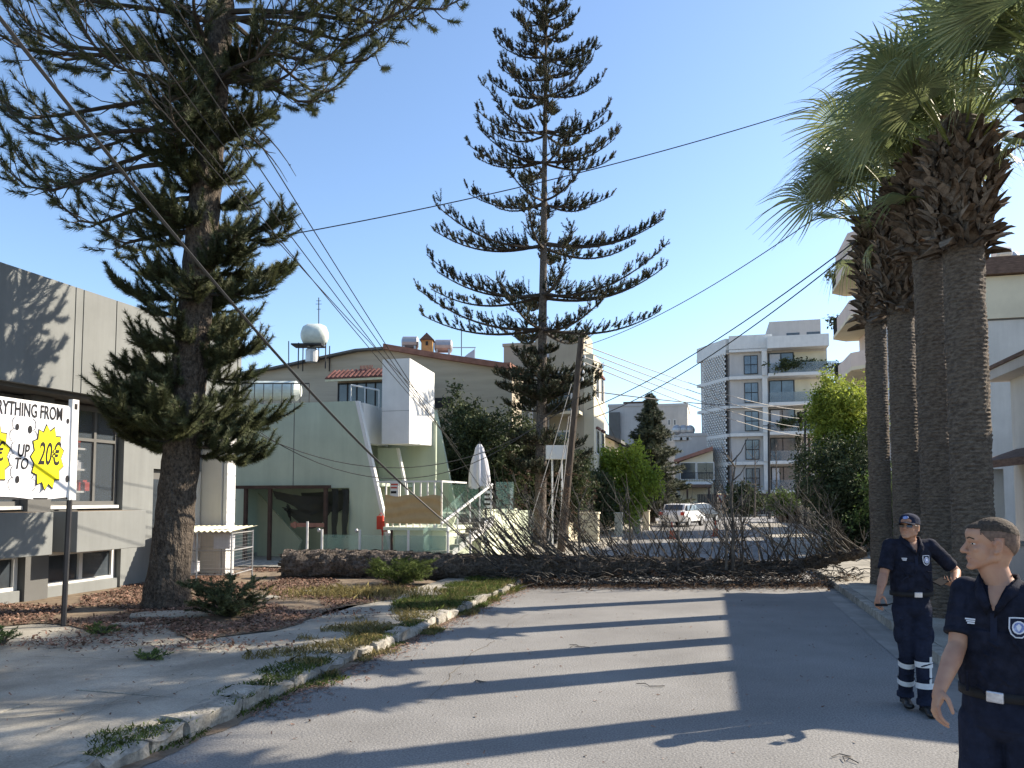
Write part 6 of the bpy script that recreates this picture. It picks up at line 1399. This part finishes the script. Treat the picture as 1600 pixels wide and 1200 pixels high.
def shield(cx, cz, w, h): return [(cx-w, 0, cz+h), (cx-w*.4, 0, cz+h*1.04), (cx+w*.4, 0, cz+h*1.04), (cx+w, 0, cz+h), (cx+w*1.02, 0, cz-h*.1), (cx+w*.8, 0, cz-h*.65), (cx+w*.35, 0, cz-h), (cx-w*.35, 0, cz-h), (cx-w*.8, 0, cz-h*.65), (cx-w*1.02, 0, cz-h*.1)]
def subset(o, name, test, m, parent, off):
    """a thin layer grown from part of the body surface (hair, beard shadow)"""
    me = o.data; V = [v.co for v in me.vertices]; N_ = [v.normal for v in me.vertices]; F = [tuple(p.vertices) for p in me.polygons if test(p.center)]
    if not F: return None
    use = sorted({i for f in F for i in f}); ix = {i: k for k, i in enumerate(use)}
    nv = []
    for i in use: nv.append(V[i]+N_[i]*off*(1+.5*mnoise.noise(V[i]*160)))
    return MB().add(nv, [tuple(ix[i] for i in f) for f in F]).build(name, m, parent, smooth=True)
def person(name, label, loc, rz, P, skin, near):
    root = thing(name, label, 'person', loc, None, rz); ORG[root.name] = Vector((0, 0, 0)); vx = .0042 if near else .006
    Z = P.get('k', 1.0)
    def toL(w): return Matrix.Rotation(-rz, 3, 'Z') @ (Vector(w)-Vector(loc))
    J = {k: Vector(v) for k, v in P['J'].items()}
    for k, v in P.get('W', {}).items(): J[k] = toL(v)
    sh = P['sh']
    mb = MB()                              # ---- skin body
    mb.ell((0, .01, 1.36), (.150, .098, .17), 24, 16); mb.ell((0, .01, 1.18), (.145, .10, .18), 24, 16); mb.ell((0, .015, 1.0), (.135, .09, .13), 24, 16)
    cap_(mb, (-.07, .01, 1.47), .055, (.07, .01, 1.47), .055); cap_(mb, (0, .015, 1.42), .085, (0, .01, 1.50), .066)
    Hc = J['head']; cap_(mb, (0, .012, 1.48), .063, Hc+Vector((0, .012, -.075)), .056)
    Hm = Matrix.Translation(Hc) @ Matrix.Rotation(P['hyaw'], 4, 'Z') @ Matrix.Rotation(P['htilt'], 4, 'X')
    cap_(mb, Hm @ Vector((0, .03, -.04)), .056, Hc+Vector((0, .014, -.10)), .057)
    head_geo(mb, Hm)
    for s_, n_ in ((-1, 'R'), (1, 'L')):
        S_, E_, W_, hd = J['s'+n_], J['e'+n_], J['w'+n_], J['h'+n_]
        cap_(mb, (s_*.07, .01, 1.46), .055, S_, .052); cap_(mb, S_, .052, S_.lerp(E_, .45), .047); cap_(mb, S_.lerp(E_, .45), .047, E_, .039); cap_(mb, E_, .039, E_.lerp(W_, .32), .0415); cap_(mb, E_.lerp(W_, .32), .0415, W_, .026)
        pn, sd_ = P['palm'+n_]; d_ = hd-W_; cap_(mb, W_, .026, W_+d_.normalized()*.03, .025, 14)
        fingers(mb, W_, d_, Vector(pn), Vector(sd_), P['curl'+n_], 1.0)
        cap_(mb, (s_*.07, .01, .93), .07, J['k'+n_], .05); cap_(mb, J['k'+n_], .05, J['a'+n_], .04)
    body = organic('body', mb, skin, root, vx, 7)
    # ---- hair
    HI = Hm.inverted()
    def hairtest(c):
        q = HI @ c
        if q.length > .16 or abs(q.x) > .0865 and q.z < .03: return False
        line = .072-.35*max(0, q.y+.055) if q.y < -.02 else (.045-.6*(q.y+.02) if q.y < .03 else .015-1.1*(q.y-.03))
        if abs(q.x) > .055 and -.05 < q.y < .03: line = min(line, .045)
        if abs(q.x) > .05 and -.045 < q.y < .0: line = .018+1.1*max(0, -q.y-.012)
        if .0 <= q.y < .04 and abs(q.x) > .06: line = .032
        return q.z > max(line, -.075) and q.z > -.085
    if P['hair'] == 'buzz':
        subset(body, 'hair', lambda c: hairtest(c) and (HI @ c).z > .062+.25*abs((HI @ c).y-.02)*((HI @ c).y > .02)*-1, M['hair'], root, .0035)
        subset(body, 'hair', lambda c: hairtest(c) and True, M['hair_side'], root, .0022)
    else: subset(body, 'hair', hairtest, M['hair_side'], root, .004)
    fd = Hm.to_3x3() @ Vector((0, 1, 0))
    def hp(pts): return [Hm @ Vector((x, -.2, z)) for x, z in pts]
    def facepatch(nm, pts, m, off, dirn=fd):
        A, B = project(body, [p for p in hp(pts)], dirn, off); return MB().prism(A, B).build(nm, m, root)
    for s_ in (-1, 1):
        facepatch('eyebrow', [(s_*.012, .026), (s_*.03, .031), (s_*.048, .024), (s_*.048, .029), (s_*.03, .037), (s_*.012, .032)], M['hair'], .0015)
        if P['hair'] == 'buzz':
            ev = facepatch('eye', [(s_*.018, .005), (s_*.03, .010), (s_*.043, .004), (s_*.03, .0)], M['eyew'], .0012); facepatch('iris', [(s_*.027, .001), (s_*.027, .009), (s_*.034, .009), (s_*.034, .001)], M['eyed'], .0022)
    facepatch('lips', [(-.024, -.061), (-.01, -.055), (0, -.057), (.01, -.055), (.024, -.061), (.01, -.071), (-.01, -.071)], M['lips'], .0008)
    # ---- shirt
    sm = MB(); sm.ell((0, .008, 1.37), (.176, .118, .165), 28, 18); sm.ell((0, .006, 1.20), (.172, .124, .20), 28, 18)
    sm.tube([(0, .01, 1.035), (0, .008, 1.12), (0, .008, 1.3)], [.01, .01, .01], 8)
    V = []; n = 30
    for z, rx_, ry_ in ((1.03, .176, .128), (1.10, .182, .134), (1.20, .176, .13), (1.32, .176, .125)):
        for k in range(n): a = 6.2832*k/n; V.append((rx_*math.cos(a)*(1+.02*math.sin(a*5+z*20)), .008+ry_*math.sin(a)*(1+.03*math.sin(a*7+z*30)), z))
    sm.add(V, [(i*n+k, i*n+(k+1) % n, (i+1)*n+(k+1) % n, (i+1)*n+k) for i in range(3) for k in range(n)]+[tuple(range(n-1, -1, -1)), tuple(range(3*n, 4*n))])
    cap_(sm, (-.06, .012, 1.475), .066, (.06, .012, 1.475), .066)
    for s_, n_ in ((-1, 'R'), (1, 'L')):
        S_, E_ = J['s'+n_], J['e'+n_]; cap_(sm, (s_*.07, .012, 1.462), .068, S_, .062); e_ = S_.lerp(E_, .82); sm.ell(S_, (.066,)*3, 18, 12); sm.tube([S_, S_.lerp(E_, .4), e_], [.064, .064, .062], 20)
        for j in range(3): q = S_.lerp(E_, .3+.22*j); sm.tube([q, q+(E_-S_).normalized()*.02], [.0665, .064], 20)
    for k in range(16):                                              # soft folds
        g = random.Random(k*7+int(near)); a = Vector((g.uniform(-.12, .12), -.122 if g.random() < .7 else .12, g.uniform(1.05, 1.3))); b = a+Vector((g.uniform(-.07, .07), 0, g.uniform(-.05, .08))); cap_(sm, a, .008, b, .005, 8)
    shirt = organic('polo_shirt', sm, M['navy'], root, vx, 5)
    # open neck : skin V plus collar
    for s_ in (-1, 1):
        cp = [Vector((s_*.010, -.112, 1.425)), Vector((s_*.046, -.082, 1.50)), Vector((s_*.068, -.01, 1.545)), Vector((s_*.045, .06, 1.555)), Vector((0, .078, 1.555))]
        V = []
        for j, p in enumerate(cp): o_ = Vector((p.x, p.y-.012, 0)).normalized(); V += [p, p+o_*.012+Vector((0, 0, .006)), p+o_*(.03+.006*(j < 2))-Vector((0, 0, .040))]
        F = []
        for j in range(4): b = j*3; F += [(b, b+1, b+4, b+3), (b+1, b+2, b+5, b+4)]
        col_ = MB().add(V, F).build('collar', M['navy'], root, smooth=True); so = col_.modifiers.new('t', 'SOLIDIFY'); so.thickness = .006
    rows_ = []
    for r_ in range(9):
        z_ = 1.405+.155*r_/8; w_ = .002+.046*(r_/8)**.9; rows_.append(project(shirt, [(w_*(c_/3-1), 0, z_) for c_ in range(7)], (0, 1, -.05), .0035)[0])
    MB().add([p for r_ in rows_ for p in r_], [(a*7+b, a*7+b+1, (a+1)*7+b+1, (a+1)*7+b) for a in range(8) for b in range(6)]).build('open_neck', skin, root, smooth=True)
    patch('placket', shirt, [(-.013, 0, 1.29), (.013, 0, 1.29), (.013, 0, 1.40), (-.013, 0, 1.40)], (0, 1, 0), M['navy2'], root, .002)
    # badges
    A, _b = project(shirt, [(.088, 0, 1.345), (.06, 0, 1.345), (.116, 0, 1.345), (.088, 0, 1.31), (.088, 0, 1.38)], (0, 1, 0), 0)
    ux = (A[2]-A[1]).normalized(); uz = (A[4]-A[3]).normalized(); un = uz.cross(ux).normalized(); un = un if un.y < 0 else -un; c_ = (A[1]+A[2]+A[3]+A[4]+A[0])/5
    def decal(nm, pts, m, off, th=.0012):
        P1 = [c_+ux*(x-.088)+uz*(z-1.345)+un*(off+th) for x, _, z in pts]; P0 = [p-un*th for p in P1]; MB().prism(P1, P0).build(nm, m, root)
    decal('badge', shield(.088, 1.345, .036, .043), M['badge_white'], .002, .006); decal('badge_field', shield(.088, 1.345, .031, .038), M['navy2'], .0082)
    decal('badge_ring', circle(.088, 1.346, .025, .028), M['badge_white'], .0096); decal('badge_emblem', circle(.088, 1.346, .019, .022), M['badge_blue'], .011)
    decal('badge_emblem', [(.088-.010, 0, 1.352), (.088, 0, 1.362), (.098, 0, 1.352), (.094, 0, 1.338), (.088, 0, 1.330), (.082, 0, 1.338)], M['badge_white'], .0125)
    for k in range(3): patch('name_print', shirt, [(-.115+.004*k, 0, 1.36-.009*k), (-.075-.002*k, 0, 1.36-.009*k), (-.075-.002*k, 0, 1.366-.009*k), (-.115+.004*k, 0, 1.366-.009*k)], (0, 1, 0), M['badge_white'], root, .003)
    # ---- trousers
    tm = MB(); V = []
    for z, rx_, ry_ in ((.90, .178, .128), (.97, .174, .127), (1.06, .166, .122)):
        for k in range(n): a = 6.2832*k/n; V.append((rx_*P.get('hip', 1)*math.cos(a), .012+ry_*P.get('hip', 1)*math.sin(a), z))
    tm.add(V, [(i*n+k, i*n+(k+1) % n, (i+1)*n+(k+1) % n, (i+1)*n+k) for i in range(2) for k in range(n)]+[tuple(range(n-1, -1, -1)), tuple(range(2*n, 3*n))]); tm.ell((0, .015, .92), (.178*P.get('hip', 1), .13, .10), 28, 16)
    for s_, n_ in ((-1, 'R'), (1, 'L')):
        K_, A_ = J['k'+n_], J['a'+n_]; cap_(tm, (s_*.085*P.get('hip', 1), .012, .90), .107*P.get('hip', 1), K_, .077*P.get('hip', 1)); cap_(tm, K_, .076*P.get('hip', 1), A_, .066*P.get('hip', 1))
        tm.tube([A_-Vector((0, 0, .02)), A_+Vector((0, 0, .03))], [.074, .072], 20)
        if near or True:
            c_ = Vector((s_*.085, .012, .90)).lerp(K_, .55)+Vector((s_*.07, 0, 0)); tm.ell(c_, (.022, .06, .085), 14, 10)
        for j in range(5): q = Vector((s_*.085, .0, .9)).lerp(K_, .2+.2*j) if j < 3 else K_.lerp(A_, .2+.3*(j-3)); cap_(tm, q+Vector((-.05, -.07, 0)), .007, q+Vector((.05, -.075, .03)), .005, 8)
    tr = organic('trousers', tm, M['navy2'], root, vx, 4)
    # belt + buckle
    bmb = MB(); V = []
    for z, e in ((1.035, .0), (1.037, .008), (1.075, .008), (1.077, 0)):
        for k in range(36): a = 6.2832*k/36; V.append(((.177+e)*math.cos(a), .010+(.130+e)*math.sin(a), z-.012))
    bmb.add(V, [(i*36+k, i*36+(k+1) % 36, (i+1)*36+(k+1) % 36, (i+1)*36+k) for i in range(3) for k in range(36)]).build('belt', M['belt'], root, smooth=True)
    MB().box(-.034, .034, -.138, -.125, 1.020, 1.068).build('buckle', M['silver'], root, bevel=.006)
    # ---- boots
    for n_ in 'RL':
        A_ = J['a'+n_]; dx, dy = P['foot'+n_]; bo = MB(); cap_(bo, A_+Vector((0, .01, -.01)), .05, A_+Vector((0, .0, .06)), .048)
        z0 = A_.z-.085; bo.ell(A_+Vector((0, .01, -.045)), (.044, .055, .042), 16, 10); toe = A_+Vector((dx*.15, dy*.15, -.052)); cap_(bo, A_+Vector((0, 0, -.045)), .04, toe, .037); bo.ell(toe+Vector((dx*.025, dy*.025, -.006)), (.045, .05, .03), 16, 10)
        bo.tube([A_+Vector((-dx*.05, -dy*.05, -.082)), A_+Vector((-dx*.05, -dy*.05, -.062))], [.042, .042], 16)
        organic('boot', bo, M['boots'], root, .006, 4)
    return root, body, shirt, tr, Hm, J, toL
# near officer, seen from the thighs up at the right edge
NL = Vector((2.175, 3.45, 0))
def wnear(px, py, Y): return at(px, py, Y)
near = {'J': {'head': (-.03, -.02, 1.692), 'sR': (-.142, .01, 1.475), 'sL': (.175, .02, 1.475), 'eL': (.235, .06, 1.20), 'wL': (.25, -.07, .98), 'hL': (.245, -.14, .84), 'kR': (-.11, -.02, .50), 'kL': (.10, .0, .50), 'aR': (-.13, -.02, .09), 'aL': (.12, .06, .09)},
        'W': {'eR': wnear(1496, 1008, 3.50), 'wR': wnear(1468, 1078, 3.36), 'hR': wnear(1459, 1120, 3.32)},
        'sh': .17, 'hyaw': R(-60), 'htilt': R(1), 'hair': 'buzz', 'palmR': ((.75, .65, .0), (-.1, -.9, -.2)), 'palmL': ((-1, 0, 0), (0, -1, 0)), 'curlR': .55, 'curlL': .4, 'footR': (-.1, -1), 'footL': (.15, -1)}
person('officer', 'man in navy polo with short brown hair looking left at the right edge', NL, R(-48), near, M['skin'], True)
# far officer with cap and phone, walking on the road by the kerb
FL = Vector((3.60, 6.98, 0)); ff = 1.0
far = {'J': {'head': (-.02, -.03, 1.635), 'sR': (-.175, .01, 1.47), 'sL': (.175, .01, 1.47), 'kR': (-.035, .05, .50), 'kL': (.06, -.05, .50), 'aR': (.0, .20, .10), 'aL': (.065, -.05, .09)}, 'hip': .9,
       'W': {'eR': at(1381, 898, 6.95), 'wR': at(1374, 928, 6.82), 'hR': at(1368, 950, 6.76), 'eL': at(1494, 893, 7.0), 'wL': at(1491, 914, 6.80), 'hL': at(1476, 910, 6.70)},
       'sh': .18, 'hyaw': R(-42), 'htilt': R(-10), 'hair': 'cap', 'palmR': ((.9, .3, 0), (0, -1, 0)), 'palmL': ((-.2, .1, 1), (-.3, -1, .2)), 'curlR': .6, 'curlL': .5, 'footR': (-.25, -1), 'footL': (-.15, -1)}
r2, b2_, sh2, tr2, Hm2, J2, toL2 = person('officer', 'man in navy cap and sunglasses walking beside the kerb holding a phone', FL, R(-4), far, M['skin_tan'], False)
# cap : dome, visor, emblem ; sunglasses
V = []; n = 28; rows = 8
for i in range(rows+1):
    a = math.pi/2*i/rows
    for k in range(n): q = 6.2832*k/n; V.append(Hm2 @ Vector((.084*math.sin(a)*math.cos(q) if i else 0, .015+.105*math.sin(a)*math.sin(q) if i else .015, .052+.078*math.cos(a)**.8)))
for k in range(n): q = 6.2832*k/n; V.append(Hm2 @ Vector((.0845*math.cos(q), .015+.1055*math.sin(q), .030)))
cpm = MB().add(V, [(i*n+k, (i+1)*n+k, (i+1)*n+(k+1) % n, i*n+(k+1) % n) for i in range(rows+1) for k in range(n)]).build('cap', M['navy2'], r2, smooth=True)
V = []
for i in range(5):
    for k in range(9): q = -2.7+(5.4-math.pi*0)*0+(-math.pi/2-.95)+1.9*k/8+2.7; u = i/4; V.append(Hm2 @ Vector((.083*math.cos(q)*(1+.05*u), .015+.104*math.sin(q)*(1+.72*u*math.cos((k-4)/4*1.1)), .036-.018*u-.010*abs(k-4)/4)))
vz = MB().add(V, [(i*9+k, i*9+k+1, (i+1)*9+k+1, (i+1)*9+k) for i in range(4) for k in range(8)]).build('visor', M['navy2'], r2, smooth=True); vz.modifiers.new('t', 'SOLIDIFY').thickness = .004
MB().prism([Hm2 @ Vector((.024*math.cos(q), -.094+.012*math.sin(q), .075+.018*math.sin(q))) for q in np.linspace(0, 6.28, 9)[:-1]], [Hm2 @ Vector((.024*math.cos(q), -.086+.012*math.sin(q), .075+.018*math.sin(q))) for q in np.linspace(0, 6.28, 9)[:-1]]).build('cap_emblem', M['badge_blue'], r2)
V = []
for s0_, s1_ in ((-.056, -.006), (.006, .056)):
    A = [Hm2 @ Vector((x, -.090+.35*abs(x)**1.2*1.0, z)) for x, z in ((s0_, .018), (s1_, .018), (s1_*.95, -.012), (s0_*.9, -.012))]; B = [p+(Hm2.to_3x3() @ Vector((0, .006, 0))) for p in A]; MB().prism(A, B).build('sunglass_lens', M['eyed'], r2)
for s_ in (-1, 1): MB().tube([Hm2 @ Vector((s_*.056, -.080, .012)), Hm2 @ Vector((s_*.078, -.03, .01)), Hm2 @ Vector((s_*.080, .012, .006))], .0025, 5).build('sunglass_arm', M['eyed'], r2)
# reflective tape on the trouser leg
for n_, z in (('L', .43), ('L', .245), ('R', .41), ('R', .24)):
    K_, A_ = J2['k'+n_], J2['a'+n_]; u = (K_.z-z)/(K_.z-A_.z); c_ = K_.lerp(A_, u); d_ = (A_-K_).normalized()*.025; MB().tube([c_-d_, c_+d_], [.074, .073], 24, cap=False).build('reflective_band', M['reflect'], r2, smooth=True)
patch('reflective_stripe', tr2, [(J2['kL'].x+.025, 0, .50), (J2['kL'].x+.052, 0, .50), (J2['kL'].x+.045, 0, .26), (J2['kL'].x+.018, 0, .26)], (0, 1, 0), M['reflect'], r2, .006)
# phone in the left hand
ph_ = at(1470, 909, 6.68); o = MB().box(-.075, .075, -.036, .036, -.005, .005).build('phone', M['phone'], None, bevel=.003); o.location = ph_; o.rotation_euler = (R(25), R(-12), R(35)); tagit(o, 'dark mobile phone held in the capped officer\'s raised hand', 'phone')
kk = at(1371, 945, 6.72); o = MB().box(-.05, .05, -.012, .012, -.01, .01).tube([(.05, 0, 0), (.10, 0, .015)], .006, 6).build('radio', M['phone'], None, bevel=.003); o.location = kk+Vector((.03, -.01, 0)); tagit(o, 'small dark device in the capped officer\'s lowered hand', 'device')
